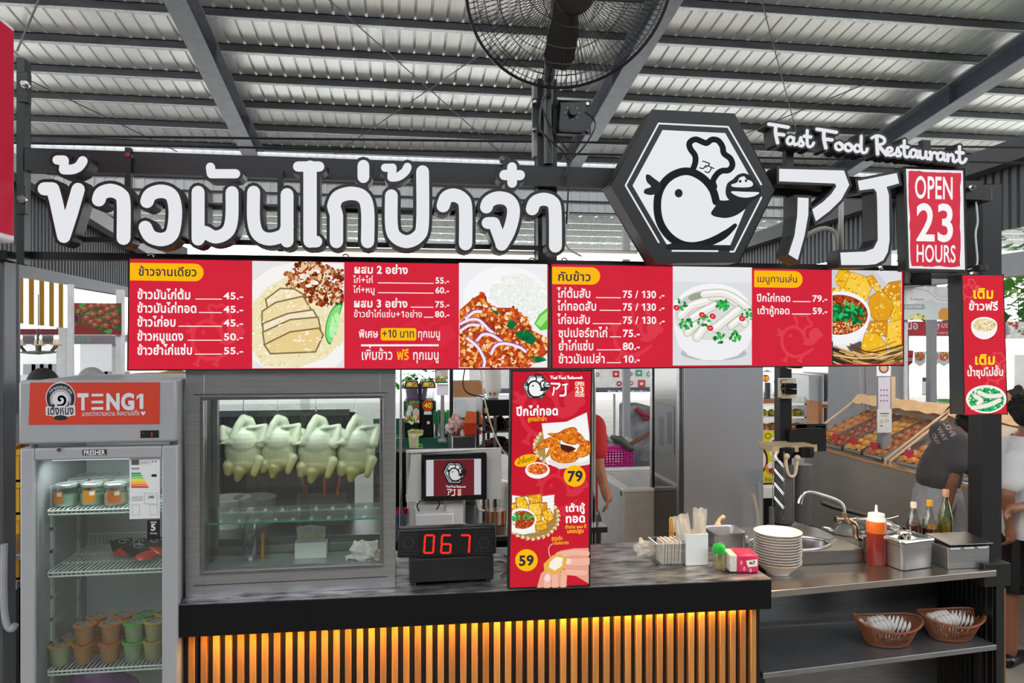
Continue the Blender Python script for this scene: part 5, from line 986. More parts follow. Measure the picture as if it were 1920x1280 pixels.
sheetbag(cz + V((.018, -.004, .02)), .06, .215, .012, .04, -.1, 'straw_bag', 'upright clear bag standing tallest in the white plastic box', 'bag', FM, None, 'ead8b8')
p = aZ(1258, 1062, zc); nt_ = thing('napkin_tub', 'clear square tub of white napkins on the counter', 'tub', tuple(p)); g = G(); hw, dpp, hh = .062, .1, .1
CT = glass('f0f2f0', .84, .05)
for P in ([(-hw * .85, 0, 0), (hw * .85, 0, 0), (hw, -.006, hh), (-hw, -.006, hh)], [(hw * .85, 0, 0), (hw * .85, dpp, 0), (hw, dpp + .006, hh), (hw, -.006, hh)], [(hw * .85, dpp, 0), (-hw * .85, dpp, 0), (-hw, dpp + .006, hh), (hw, dpp + .006, hh)], [(-hw * .85, dpp, 0), (-hw * .85, 0, 0), (-hw, -.006, hh), (-hw, dpp + .006, hh)]): g.add([p + V(q) for q in P], [(0, 1, 2, 3)], CT)
g.bx(p.x - hw * .85, p.x + hw * .85, p.y, p.y + dpp, p.z, p.z + .006, CT); g.build('tub_body', nt_)
G().tube([p + V(q) for q in ((-hw, -.006, hh), (hw, -.006, hh), (hw, dpp + .006, hh), (-hw, dpp + .006, hh))], .002, CT, 5, True).build('rim', nt_)
g = G(); NM = mat('e4d9c8', .8, 0, .05, 40, .2)
for k in range(8): x = p.x - .035 + k * .0105; g.hexa([V((x + dx + (k % 3) * .002, y, z)) for z, dx in ((p.z + .008, 0), (p.z + .102 + .004 * (k % 2), .004)) for dx, y in ((dx, p.y + .012), (dx + .008, p.y + .012), (dx + .008, p.y + .09), (dx, p.y + .09))], NM)
o = g.build('napkin_stack', nt_); o['kind'] = 'stuff'
p = aZ(1267, 1050, zc); cp = thing('chopstick_bundle', 'bundle of wooden chopsticks tied with a band behind the napkin tub', 'chopsticks', tuple(p + V((0, .05, 0)))); g = G()
for k in range(9): a = k * .7; g.cyl(p + V((.007 * math.cos(a), .05 + .006 * math.sin(a), 0)), p + V((.009 * math.cos(a + .2), .05 + .008 * math.sin(a), .165 + .006 * (k % 3))), .0032, mat('d9a85a', .5), n=6)
o = g.build('stick_bundle', cp); o['kind'] = 'stuff'; G().tube([p + V((.0125 * math.cos(k * .7), .05 + .0125 * math.sin(k * .7), .115)) for k in range(9)], .003, mat('e0782a', .5), 6, True).build('rubber_band', cp)
p = aZ(1210, 1040, zc); crumple('plastic_wrap', (p.x, p.y, zc + .032), (.045, .05, .032), FILM, 'crumpled clear plastic wrap on the counter beside the napkin tub', 'wrap', 7, amp=.6)
p = aZ(1369, 1058, LZ); sc = thing('steel_container', 'open square stainless steel food container behind the straw box', 'container', (p.x, p.y + .06, LZ)); hw, hh = .075, .15; pz = V((p.x, p.y + .06, LZ)); g = G()
ringp = lambda s_, z, rr: [pz + V((sx_ * (s_ - rr) + rr * math.cos(a), sy_ * (s_ - rr) + rr * math.sin(a), z)) for sx_, sy_, a0 in ((1, 1, 0), (-1, 1, 1.5708), (-1, -1, 3.1416), (1, -1, 4.7124)) for a in (a0, a0 + .52, a0 + 1.05, a0 + 1.5708)]
def panbody(g, c, profs, m, sy=1., rz=0):
    Rz = Matrix.Rotation(rz, 3, 'Z'); vs = []
    for s_, z, rr in profs:
        for sx_, sy_, a0 in ((1, 1, 0), (-1, 1, 1.5708), (-1, -1, 3.1416), (1, -1, 4.7124)):
            for k in range(4): a = a0 + k * .5236; vs.append(V(c) + Rz @ V((sx_ * (s_ - rr) + rr * math.cos(a), sy_ * (s_ * sy - rr) + rr * math.sin(a), z)))
    n = 16; P = len(profs); fs = [(i * n + k, i * n + (k + 1) % n, (i + 1) * n + (k + 1) % n, (i + 1) * n + k) for i in range(P - 1) for k in range(n)]; fs.append(tuple(reversed(range(n)))); fs.append(tuple((P - 1) * n + k for k in range(n))); return g.add(vs, fs, m, True)
panbody(G(), pz, [(.066, 0, .015), (.07, .004, .016), (.074, hh - .006, .02), (.083, hh - .004, .024), (.084, hh, .025), (.075, hh, .02), (.071, hh - .01, .02), (.066, .006, .016)], STEEL).build('container_body', sc)
p = aZ(1390, 1052, zc); q = V((aY(1390, 1040, 3.32).x, 3.32, LZ)); tn_ = thing('tin_jar', 'small clear jar with ribbed metal lid, half hidden by the tissue pack', 'jar', tuple(q)); G().lathe([(0, .001), (.026, .001), (.028, .006), (.028, .1), (.025, .106)], q, glass('e8d8d4', .8, .06), 20).build('jar_body', tn_); G().lathe([(.028, .104), (.03, .106), (.03, .126), (.027, .13), (0, .13)], q, STEEL, 24).build('lid', tn_)
kb = V((aY(1345, 1010, 3.56).x, 3.56, LZ)); blob('spice_bag', [('b', kb + V((0, 0, .05)), (.06, .05, .055)), ('t', [kb + V((0, 0, .09)), kb + V((.005, 0, .14)), kb + V((.03, 0, .155))], [.03, .008, .014])], mat('c9b08a', .25, 0, .25, 30, .4), .006, org=tuple(kb + V((0, 0, -.005)))); tag(D.objects['spice_bag'], 'tied beige bag behind the steel container, its knot showing', 'bag')
# worktop things
p = aZ(1643, 1057, LZ + .0005); sq = thing('squeeze_bottle', 'squeeze bottle of red chilli sauce with white nozzle cap', 'bottle', tuple(p)); G().lathe([(0, 0), (.042, 0), (.044, .004), (.044, .196), (.04, .204), (0, .204)], p, mat('76200f', .3, 0, .14, 30, coat=.3), 28).build('sauce_body', sq)
G().lathe([(.0443, .15), (.0445, .152), (.0445, .199), (.041, .206)], p, mat('c4601a', .25, 0, .05), 28).build('upper_band', sq); G().lathe([(.042, .204), (.042, .206), (.037, .218), (.036, .236), (.02, .24), (.007, .244), (.0045, .276), (0, .277)], p, PWHITE, 24).build('nozzle_cap', sq)
G().tube([p + V((.037, .01, .204)), p + V((.08, 0, .213)), p + V((.11, -.005, .222))], .002, PWHITE, 6).build('cap_tether', sq)
Ab = Art(lambda u, v, l=0: p + V(((.0447 + l) * math.sin(u), -(.0447 + l) * math.cos(u), v)), False); Ab.ell(.55, .135, .42, .009, 'd8d2cc'); Ab.text('SAUCE', .3, .132, .8, .009, '7a4a4a', .02, 0) if 0 else None; Ab.build('oval_label', sq)
def bottle(u, v, label, liq, cap, lab, h, wd, fill, shape=0, ltxt=None):
    p = aZ(u, v, LZ); t = thing('sauce_bottle', label, 'bottle', tuple(p), None); r = wd / 2; gl = glass('efeee6' if shape != 2 else 'd9dca8', .8, .03)
    pr = [(0, .001), (r, .001), (r * 1.03, .006), (r * 1.03, h * .42), (r * .98, h * .52), (r * .62, h * .7), (r * .36, h * .84), (r * .34, h * .9)] if shape else [(0, .001), (r, .001), (r * 1.04, .008), (r * .9, h * .22), (r * 1.05, h * .34), (r * 1.0, h * .5), (r * .6, h * .72), (r * .4, h * .84), (r * .38, h * .9)]
    G().lathe(pr, p, gl, 26).build('glass_body', t); k = [(a * .94, b + .002) for a, b in pr if b <= h * fill] ; k.append((k[-1][0], h * fill)); k.append((0, h * fill)); G().lathe(k, p, mat(liq, .12, 0, .05, coat=.4), 24).build('sauce', t)
    G().lathe([(r * .42, h * .87), (r * .45, h * .875), (r * .45, h * .98), (r * .4, h), (0, h)], p, mat(cap, .35), 20).build('cap', t)
    if ltxt:
        Al = Art(lambda uu, vv, l=0: p + V((((r if vv < h * .5 else r * .78) * 1.045 + l) * math.sin(uu), -((r if vv < h * .5 else r * .78) * 1.045 + l) * math.cos(uu), vv)), False)
        for (a0, a1, b0, b1, c) in ltxt:
            for i in range(6): Al.put([(a0 + (a1 - a0) * i / 6, b0 * h), (a0 + (a1 - a0) * (i + 1) / 6, b0 * h), (a0 + (a1 - a0) * (i + 1) / 6, b1 * h), (a0 + (a1 - a0) * i / 6, b1 * h)], [(0, 1, 2, 3)], c)
        if shape == 2:
            for i, ch in enumerate('WATT'[:3] if 0 else 'NAT'): Al.text(ch, -.62 + i * .42, .585 * h, -.24 + i * .42, -.032, '1d7a34', .02, 0)
        Al.build('paper_label', t)
bottle(1713, 1024, 'clear sauce bottle of dark red sauce with white cap, first behind the steel boxes', '5a140c', 'eadccc', 0, .225, .068, .5)
bottle(1743, 1024, 'sauce bottle with yellow cap and yellow label, middle of three', '4a1a0c', 'e0a81c', 0, .235, .07, .4, 1, [(-.9, 1.1, .08, .5, 'd99a1e'), (.2, .9, .1, .25, 'b8bcc4')])
bottle(1773, 1022, 'tallest amber sauce bottle with pink cap and orange labels', '9c8a1a', 'd8a488', 0, .285, .07, .38, 2, [(-1.1, 1.1, .03, .24, 'd8601c'), (-.7, -.1, .05, .12, 'f0c8a0'), (.1, .8, .1, .2, '1f5fa8')])
p = aZ(1718, 1070, LZ + .0005) + V((.01, .095, 0)); RZ = .19; sx_b = thing('steel_box', 'square stainless box with rounded lid and knob on the worktop', 'box', tuple(p)); H_ = .125
panbody(G(), p, [(.085, 0, .012), (.09, .004, .016), (.095, H_ - .008, .02), (.103, H_ - .006, .024), (.103, H_, .024), (.0, H_, .0)], STEEL, .84, RZ).build('box_body', sx_b)
panbody(G(), p, [(.1, H_ + .001, .024), (.104, H_ + .004, .024), (.1, H_ + .011, .024), (.085, H_ + .012, .02), (.08, H_ + .006, .02), (.05, H_ + .006, .02), (.03, H_ + .012, .01)], CHROME, .84, RZ).build('lid', sx_b)
G().lathe([(.012, H_ + .01), (.018, H_ + .018), (.034, H_ + .022), (.032, H_ + .027), (0, H_ + .03)], p, CHROME, 20, sc=(1, .7)).build('lid_knob', sx_b)
p = aZ(1818, 1066, LZ + .0005) + V((0, .075, 0)); cbx = thing('condiment_box', 'wide stainless condiment box with sloping lid next to the end post', 'box', tuple(p)); g = G(); g.hexa([p + V(q) for q in ((-.104, -.07, 0), (.104, -.07, 0), (.104, .07, 0), (-.104, .07, 0), (-.106, -.07, .098), (.106, -.07, .098), (.106, .07, .098), (-.106, .07, .098))], STEEL); g.build('box_body', cbx, .003)
G().hexa([p + V(q) for q in ((-.108, -.085, .112), (.112, -.085, .112), (.112, .08, .12), (-.108, .08, .12), (-.108, -.085, .117), (.112, -.085, .117), (.112, .08, .127), (-.108, .08, .127))], STEELD).build('lid', cbx, .002)
for x in (-.075, -.005, .065): G().hexa([p + V(q) for q in ((x - .028, -.074, .1), (x + .028, -.074, .1), (x + .028, .0, .104), (x - .028, .0, .104), (x - .024, -.08, .092), (x + .024, -.08, .092), (x + .024, .0, .106), (x - .024, .0, .106))], STEEL).build('inner_pan', cbx)
G().bx(p.x - .1, p.x + .1, p.y - .055, p.y + .06, p.z + .099, p.z + .113, BLK2).build('gasket', cbx)
# baskets with spoons
SPOON = None
def spoon(p, d, label):
    global SPOON
    if SPOON is None:
        SPOON = thing('soup_spoon', label, 'spoon', tuple(p), 'white soup spoons in the brown baskets'); g = G(); n = 12
        vs, fs = [], []
        for i in range(5):
            s_ = i / 4
            for k in range(n): a = 6.2831853 * k / n; vs.append(p + V((.024 * s_ * math.cos(a), .032 * s_ * math.sin(a), -.012 * (1 - s_ * s_))))
        g.add(vs, [(i * n + k, i * n + (k + 1) % n, (i + 1) * n + (k + 1) % n, (i + 1) * n + k) for i in range(4) for k in range(n)] + [], mat('e4e0da', .2, 0, .02), True); g.build('spoon_bowl', SPOON)
        G().hexa([p + V(q) for q in ((-.009, .028, -.006), (.009, .028, -.006), (.007, .095, .012), (-.007, .095, .012), (-.009, .028, .0), (.009, .028, .0), (.007, .095, .018), (-.007, .095, .018))], mat('e4e0da', .2, 0, .02)).build('spoon_handle', SPOON, .002); return SPOON
    c = dup(SPOON, p, label); c.rotation_euler = d; return c
def spoon_basket(u, v, wd, rz, label, n_sp):
    c = aZ(u, v, .6105); t = thing('spoon_basket', label, 'basket', tuple(c), 'brown plastic spoon baskets'); BM = mat('8a5236', .45, 0, .06); n = 64; Rz = Matrix.Rotation(rz, 3, 'Z')
    def P(a, s_):          # s_ 0 bottom .. 1 rim
        rx, ry = .098 + .056 * s_, .062 + .04 * s_; h = .004 + .1 * s_ + .022 * s_ * (math.cos(a * 2) * .6 + .25 * math.sin(a)); return c + Rz @ V((rx * math.cos(a), ry * math.sin(a), h))
    g = G()
    for i in range(n):
        a = 6.2831853 * i / n; b = a + 6.2831853 / n * .62
        for s0, s1 in ((.1, .56), (.56, .94)): g.slab([P(a, s0), P(b, s0), P(b, s1), P(a, s1)], (c - P(a, .5)).normalized() * .002, BM)
    for s0, s1 in ((0, .12), (.53, .59)):
        for i in range(n): a, b = 6.2831853 * i / n, 6.2831853 * (i + 1) / n; g.add([P(a, s0), P(b, s0), P(b, s1), P(a, s1)], [(0, 1, 2, 3)], BM, True)
    g.build('basket_wall', t); G().slab([P(6.2831853 * i / n, 0) for i in range(n)], (0, 0, .003), BM).build('basket_base', t); G().tube([P(6.2831853 * i / n, 1) for i in range(n)], .0055, BM, 8, True).build('rim', t)
    for k in range(n_sp):
        s_ = k / (n_sp - 1); row = k % 2; x = -.085 + .17 * s_; y = .022 - .04 * row; q = c + Rz @ V((x, y, .082 + .012 * math.sin(s_ * 3.1) - .004 * row))
        lab = 'white soup spoon among those nested in the %s' % ('basket nearer the black counter' if u < 1720 else 'basket nearer the end post')
        spoon(q, (-1.35 + .1 * R.random(), .05 * math.sin(k), rz + (-1.15 if s_ < .55 else .75) + .12 * R.random()), lab)
spoon_basket(1664, 1206, 130, -.08, 'brown slotted basket of white spoons nearer the black counter', 18)
spoon_basket(1783, 1195, 122, -.02, 'brown slotted basket of white spoons nearer the end post', 18)
for ch in [o for o in D.objects if o.name.startswith('soup_spoon')]: ch['group'] = 'white soup spoons in the basket nearer the black counter' if 'black' in ch['label'] else 'white soup spoons in the basket nearer the end post'
# warm downlight over the worktop
dl = thing('downlight', 'small black downlight under the menu board above the bowls', 'light', aY(1500, 700, 3.05)); q = aY(1490, 690, 3.06); G().cyl(q + V((0, 0, .0)), q + V((0, 0, .05)), .035, BLK2, n=20).build('housing', dl); G().cyl(q + V((0, 0, -.002)), q + V((0, 0, .0)), .028, lit('ffd9a0', 2), n=20).build('lens', dl)
area('downlight_lamp', q + V((0, 0, -.006)), q + V((-.05, .1, -1)), .05, .05, 14, (1, .66, .34))
# ================================================================ behind the counter
def bxp(u0, u1, Y0, Y1, z0, z1): return (aY(u0, 700, Y0).x, aY(u1, 700, Y0).x, Y0, Y1, z0, z1)
def simple(name, label, cat, parts, org, group=None):
    t = thing(name, label, cat, org, group)
    for nm, g, bv in parts: g.build(nm, t, bv)
    return t
def poster(name, label, u0, v0, u1, v1, Y, fn, cat='poster', th=.004, base='eeeeee', lit_=False, posts=()):
    t = thing(name, label, cat, aY((u0 + u1) / 2, v1, Y)); g = G(); pxbox(g, u0, v0, u1, v1, Y, th, mat(base, .5, 0, .03)); g.build('board', t)
    for u in posts: p = aY(u, v1, Y + th); G().bx(p.x - .02, p.x + .02, Y + th, Y + th + .04, 0, p.z + .1, mat('c9cacb', .5)).build('post', t)
    if fn: A = Art(facade(Y - .0005), lit_, fslope, rough=.4); A.clip = [(u0, v0), (u1, v0 + fslope(u0, v0) * (u1 - u0)), (u1, v1 + fslope(u0, v1) * (u1 - u0)), (u0, v1)]; fn(A); A.build('print', t)
    return t
zAt = lambda v, Y, u=850: aY(u, v, Y).z
bt_ = thing('back_table', 'long stainless back table behind the till and the chicken case', 'table', (-.2, 4.5, 0)); G().bx(-2.3, .95, 4.15, 4.95, .87, .9, STEELD).build('table_top', bt_, .003); G().bx(-2.28, .93, 4.9, 4.93, .02, .87, BLK2).build('rear_panel', bt_)
for x in (-2.25, -.7, .88): G().bx(x, x + .04, 4.18, 4.22, 0, .87, STEELD).build('leg', bt_)
pt = thing('rear_partition', 'dark ribbed partition behind the glass chicken case', 'partition', (-1.4, 5.05, 0)); g = G(); pr = corr(-2.6, -.33, .07, .03, .015); n = len(pr); g.add([(a, 5.05 - b, z) for z in (0, 1.52) for a, b in pr], [(k, k + 1, n + k + 1, n + k) for k in range(n - 1)], mat('232427', .4, .1, .1)); g.build('ribbed_panel', pt); G().bx(-2.6, -.33, 5.03, 5.09, 1.5, 1.54, STEELD).build('top_rail', pt)
for u, v, lab, c in ((430, 905, 'white plastic tub on the back table, seen through the glass case', 'd6d8d6'), (478, 935, 'grey plastic tub on the back table, seen through the glass case', '8d9290')):
    p = aY(u, v, 4.6); simple('plastic_tub', lab, 'tub', [('tub_body', G().lathe([(0, 0), (.09, 0), (.12, .16), (.125, .165), (.12, .17), (0, .165)], (p.x, 4.6, .9), mat(c, .4), 24), 0)], (p.x, 4.6, .9))
bk = aY(610, 890, 4.55); simple('knife_rack', 'low rack of utensils with orange handles on the back table, seen through the glass case', 'rack', [('rack_body', G().bx(bk.x - .16, bk.x + .12, 4.5, 4.6, .9, 1.08, DGREY), .004)] + [('handle', G().cyl((bk.x + x, 4.52, 1.08), (bk.x + x * 1.3, 4.5, 1.19), .008, mat('b8461e', .4), n=8), 0) for x in (-.1, 0, .07)], (bk.x, 4.55, .9))
# jug, pot
p = aY(930, 977, 4.42); simple('tea_jug', 'clear plastic jug part filled with orange tea on the back table', 'jug', [('jug_body', G().lathe([(0, .002), (.062, .002), (.064, .01), (.072, .23), (.078, .235)], (p.x, 4.42, .9), glass('efefec', .85, .05), 28), 0), ('tea', G().lathe([(0, .006), (.06, .006), (.065, .085), (0, .085)], (p.x, 4.42, .9), mat('b86a1e', .15), 24), 0), ('lid', G().lathe([(.078, .234), (.08, .24), (.078, .252), (0, .254)], (p.x, 4.42, .9), FILM, 28), 0), ('handle', G().tube([(p.x - .07, 4.42, 1.12), (p.x - .11, 4.42, 1.1), (p.x - .105, 4.42, 1.0), (p.x - .068, 4.42, .98)], .008, PWHITE, 8, smooth=4), 0)], (p.x, 4.42, .9))
p = aY(818, 990, 4.5); simple('stock_pot', 'large pale round pot behind the till', 'pot', [('pot_body', G().lathe([(0, 0), (.17, 0), (.175, .01), (.175, .16), (.18, .17), (.17, .172), (.17, .1), (0, .1)], (p.x, 4.5, .9), mat('c9c8c2', .35, .2), 36), 0), ('rim_band', G().lathe([(.176, .15), (.182, .155), (.182, .172), (.176, .176)], (p.x, 4.5, .9), STEEL, 36), 0)], (p.x, 4.5, .9))
for k, (c, lab) in enumerate((('b01c3c', 'red hexagonal cup on the back table beside the till'), ('3a4a66', 'dark blue hexagonal cup on the back table below the red one'))):
    p = aZ(752 - k * 2, 985 + k * 14, .9); simple('plastic_cup', lab, 'cup', [('cup_body', G().lathe([(0, .003), (.028, .003), (.04, .1), (.037, .1), (.026, .006), (0, .006)], (p.x, p.y, .9), mat(c, .3), 6), 0)], (p.x, p.y, .9))
# heated cabinet with fried chicken
hc = thing('food_warmer', 'black-topped food warmer with wire shelves of dark fried chicken', 'warmer', (aY(960, 760, 4.6).x, 4.75, .9)); wx0, wx1 = aY(905, 760, 4.55).x, aY(1042, 760, 4.55).x; wz = zAt(750, 4.55)
G().bx(wx0, wx1, 4.55, 4.95, wz - .1, wz, BLK2).build('top_box', hc, .004); G().bx(wx0 - .001, wx0 + .001, 4.56, 4.94, wz - .095, wz - .003, STEELD).build('side_plate', hc); z1, z2 = zAt(808, 4.6), zAt(848, 4.6)
for z in (z1, z2): G().bx(wx0, wx1, 4.56, 4.94, z - .01, z, STEELD).build('shelf', hc)
for x in (wx0, wx0 + .07, wx1 - .02):
    for y in (4.56, 4.92): G().bx(x, x + .018, y, y + .018, .9, wz - .1, STEELD).build('post', hc)
p = aY(912, 753, 4.545); G().bx(p.x - .012, p.x + .01, 4.54, 4.55, wz - .08, wz - .05, mat('b8ac7a', .4)).build('switch', hc)
FRC = None
for z, nm in ((z1, 'upper'), (z2, 'lower')):
    for k in range(9):
        q = V((wx0 + .05 + .045 * k, 4.66 + .07 * (k % 3), z + .028)); lab = 'dark fried chicken pieces heaped on the %s shelf of the food warmer' % nm
        if FRC is None:
            FRC = crumple('fried_chicken', tuple(q), (.05, .045, .03), mat('5a3018', .4, 0, .4, 30, .3, hex2='2e170c'), lab, 'chicken', 5, amp=.5); FRC['group'] = 'fried chicken on the upper shelf'; off_ = .03
        else: c = dup(FRC, (q.x, q.y, z), lab, R.random() * 6); c['group'] = 'fried chicken on the %s shelf' % nm
# bowls on the warmer
BS = None
for i in range(17):
    Y = 4.7; p = aY(924, 750, Y); z = wz + .0006 + i * .0108
    if BS is None:
        BS = thing('rice_bowl', 'lowest patterned bowl of the stack on the food warmer, red flower on its side', 'bowl', (p.x, Y, z), 'bowls stacked on the food warmer'); G().lathe([(.03, 0), (.033, .001), (.034, .006), (.052, .045), (.054, .05), (.05, .05), (.03, .012), (0, .011)], (p.x, Y, z), mat('e6e2da', .3), 22).build('bowl_body', BS); first = BS
        b0 = (p.x, Y, z)
    else:
        c = dup(BS, (p.x + R.uniform(-.003, .003), Y, z), 'white bowl within the tall stack on the food warmer')
G().ball((b0[0] + .006, b0[1] - .0465, b0[2] + .03), (.009, .004, .009), mat('c23a30', .4), 10).build('flower', BS); G().ball((b0[0] - .022, b0[1] - .04, b0[2] + .03), (.007, .004, .012), mat('2b6a3a', .4), 10).build('leaf', BS)
tag(G().tube([aY(u, v, 4.5) for u, v in ((872, 690), (868, 720), (878, 737), (905, 744), (912, 750))], .005, BLACK, 6, smooth=4).build('cable', org=aY(868, 720, 4.5)), 'black cable looping above the food warmer', 'cable')
tag(G().tube([aY(u, v, 4.45) for u, v in ((901, 690), (908, 745), (922, 800), (940, 840), (958, 858))], .005, mat('d6d0c0', .5), 6, smooth=4).build('cable', org=aY(922, 800, 4.45)), 'pale cable hanging down across the food warmer', 'cable')
# posts
def pole(name, label, u0, u1, Y, z1, m, rnd=False, base=None):
    a, b = aY(u0, 700, Y).x, aY(u1, 700, Y).x; t = thing(name, label, 'post', ((a + b) / 2, Y + (b - a) / 2, 0)); g = G()
    (g.cyl(((a + b) / 2, Y, 0), ((a + b) / 2, Y, z1), (b - a) / 2, m) if rnd else g.bx(a, b, Y, Y + b - a, 0, z1, m)); g.build('shaft', t, 0 if rnd else .003)
    if base: G().bx(a - .05, b + .05, Y - .06, Y + .06, base - .03, base, STEELD).build('flange', t)
    return t
pole('steel_post', 'black square post standing behind the till screen', 843, 850, 5.2, 2.6, BLACK); pole('chrome_pole', 'thin chrome pole between the chicken case and the slush machines', 749, 754, 4.1, 2.3, CHROME, True)
pole('chrome_pole', 'chrome pole with a flange right beside the promotion lightbox', 1109, 1117, 4.0, 2.2, CHROME, True, .98); pole('steel_post', 'grey square post in front of the white hoarding with stickers', 1170, 1182, 7.5, 3.2, GREY)
# drinks stall behind
GREEN = mat('1c5a48', .45, 0, .12, 20, stretch=(30, 1, 1)); Yd = 6.1
ds = thing('drinks_counter', 'dark green ribbed drinks counter behind the till', 'counter', (aY(810, 820, 5.8).x, 6.1, 0)); g = G(); g.bx(*bxp(700, 893, 6.4, 6.44, 0, zAt(783, 6.4)), GREEN); g.build('rear_panel', ds); g = G(); x0, x1 = aY(700, 700, 5.75).x, aY(842, 700, 5.75).x; g.bx(x0, x1, 5.75, 5.79, zAt(838, 5.75), zAt(820, 5.75), GREEN); g.build('front_panel', ds); G().bx(x0, x1, 5.7, 6.4, zAt(841, 5.75) - .01, zAt(838, 5.75), STEEL).build('counter_edge', ds); G().bx(x0, x1, 5.75, 6.3, 0, zAt(842, 5.75) - .01, BLK2).build('base', ds)
zs = zAt(821, 5.85); G().bx(x0, x1, 5.78, 6.2, zs - .02, zs, STEELD).build('shelf', ds)
g = G()
for i, (u, lab) in enumerate(((772, 'slush machine with a green drink poster on its front'), (803, 'slush machine with a round red 40 badge on its front'))):
    Y = 5.9; a, b = aY(u - 15, 700, Y).x, aY(u + 15, 700, Y).x; t = thing('slush_machine', lab, 'drink machine', ((a + b) / 2, 6.05, zs), 'slush machines'); zt = zAt(751, Y); zh = zAt(727, Y); zl = zAt(714, Y)
    G().bx(a, b, Y, Y + .3, zs, zt, BLK2).build('body', t, .012); G().bx(a + .012, b - .012, Y + .01, Y + .28, zt, zh, glass('f4f6f8', .75, .08)).build('hopper', t, .006); G().hexa([V(q) for q in ((a, Y, zh), (b, Y, zh), (b, Y + .29, zh), (a, Y + .29, zh), (a + .015, Y + .03, zl), (b - .015, Y + .03, zl), (b - .015, Y + .28, zl), (a + .015, Y + .28, zl))], BLK2).build('lid', t)
    A = Art(facade(Y + .006), False); A.poly([(u - 11, 725), (u + 11, 725), (u + 9, 716), (u - 9, 716)], 'c8a03a'); A.ell(u - 4, 720, 4, 3, 'e6d23a'); A.stroke([(u + 2, 723), (u + 8, 718)], 1.5, '2a2018', 0); A.build('lid_print', t)
    G().cyl((( a + b) / 2, Y - .03, zs + .12), ((a + b) / 2, Y, zs + .12), .012, PWHITE, n=10).build('tap', t)
    if i: A = Art(facade(Y - .002), False); A.ell(u - 1, 760, 9.5, 10.5, 'f0e020'); A.ell(u - 1, 760, 9, 10, 'd21c14'); A.text('40', u - 7.5, 764.5, u + 6, 14, 'ffe81a', .03); A.rect(u - 8, 771, u + 6, 777, 'e6e6e8'); A.build('price_badge', t)
def cocopost(A):
    A.rect(700, 690, 900, 800, '24583a'); A.text('มะพร้าว', 760, 757, 785, 8, 'e09a2a', .02); A.scatter(lambda u, v: True, (758, 752, 786, 792), 60, 3, ['2f7a44', '1c4a30', '3c8a50'], 1.5); A.ell(769, 766, 5, 7, 'd8d0c8'); A.ell(780, 774, 6.5, 9, 'cdbab2'); A.ell(766, 775, 4.5, 7, 'dcd6d0'); A.scatter(lambda u, v: v > 780, (758, 780, 786, 793), 40, 2.2, ['7ab83a', 'e6e0d8', 'c86a3a', 'd8b04a'], 1.2); A.ell(781, 761, 5, 4, 'b0402a')
poster('drink_poster', 'green coconut drink poster hung on a slush machine', 757, 751.5, 786.5, 793, 5.88, cocopost)
def cutout(A): pass
cs = thing('cup_sign', 'cup-shaped cut-out sign with green lettering at the front of the green counter', 'sign', aY(778, 840, 5.7)); G().slab([aY(u, v, 5.7) for u, v in ((768, 840), (766, 818), (764, 808), (772, 804), (794, 806), (793, 815), (785, 818), (785, 832), (792, 833), (793, 840))], (0, .008, 0), mat('bfe08a', .5)).build('board', cs)
A = Art(facade(5.699), False); A.poly([(769, 818), (782, 818), (780, 839.5), (771, 839.5)], 'cdb6a6'); A.ell(775.5, 816, 5, 4, 'e8dcd0'); A.text('มะพร้าวปั่น', 765.5, 812, 793, 8, 'c2461c', .02); A.ell(788, 836, 4, 3, '4a9a3a'); A.build('print', cs)
poster('poster', 'small coconut poster high above the blank card stand', 815.5, 690, 840, 718.5, 5.6, lambda A: (A.rect(800, 680, 850, 720, '7f8f78'), A.ell(833, 701, 9, 12, 'c9b2aa'), A.ell(822, 702, 5, 8, 'd8d2c8'), A.scatter(lambda u, v: v > 706, (815, 706, 840, 718), 50, 2.4, ['6ab83a', 'e2ddd2', 'd8902a', 'c8502a', '2a7a4a'], 1.2), A.rect(815, 716, 841, 719, '1f6a58')))
st_ = thing('card_stand', 'grey stand holding a blank white card between the straw cups', 'stand', aY(829.5, 820, 5.65)); G().bx(*bxp(826.5, 833, 5.65, 5.68, zs, zAt(741, 5.65)), GALV).build('stem', st_); pxbox(G(), 819, 719.5, 841, 741, 5.64, .005, mat('e6e4ea', .5)).build('card', st_); G().bx(*bxp(822, 838, 5.6, 5.75, zs, zs + .012), GALV).build('foot', st_)
def strawcup(u, Y, lab, top, nst):
    p = V((aY(u, 790, Y).x, Y, zs)); t = thing('straw_cup', lab, 'cup', tuple(p)); h = zAt(793, Y) - zs; G().lathe([(0, 0), (.032, 0), (.034, .004), (.036, h), (.033, h), (.031, .006), (0, .006)], p, CHROME, 20).build('cup_body', t); g = G()
    for k in range(nst): a = k * 2.4; r = .028 * (k / nst) ** .5; g.cyl(p + V((r * math.cos(a), r * math.sin(a), .01)), p + V((r * 1.25 * math.cos(a), r * 1.25 * math.sin(a), h + .08 + .012 * (k % 3))), .0045, mat(top, .4), n=6)
    o = g.build('straw_bundle', t); o['kind'] = 'stuff'
strawcup(820.5, 5.8, 'steel cup packed with dark green straws beside a slush machine', '2c7a4a', 26); strawcup(838, 5.85, 'steel cup of bright green straws by the black post', '2fae4a', 18)
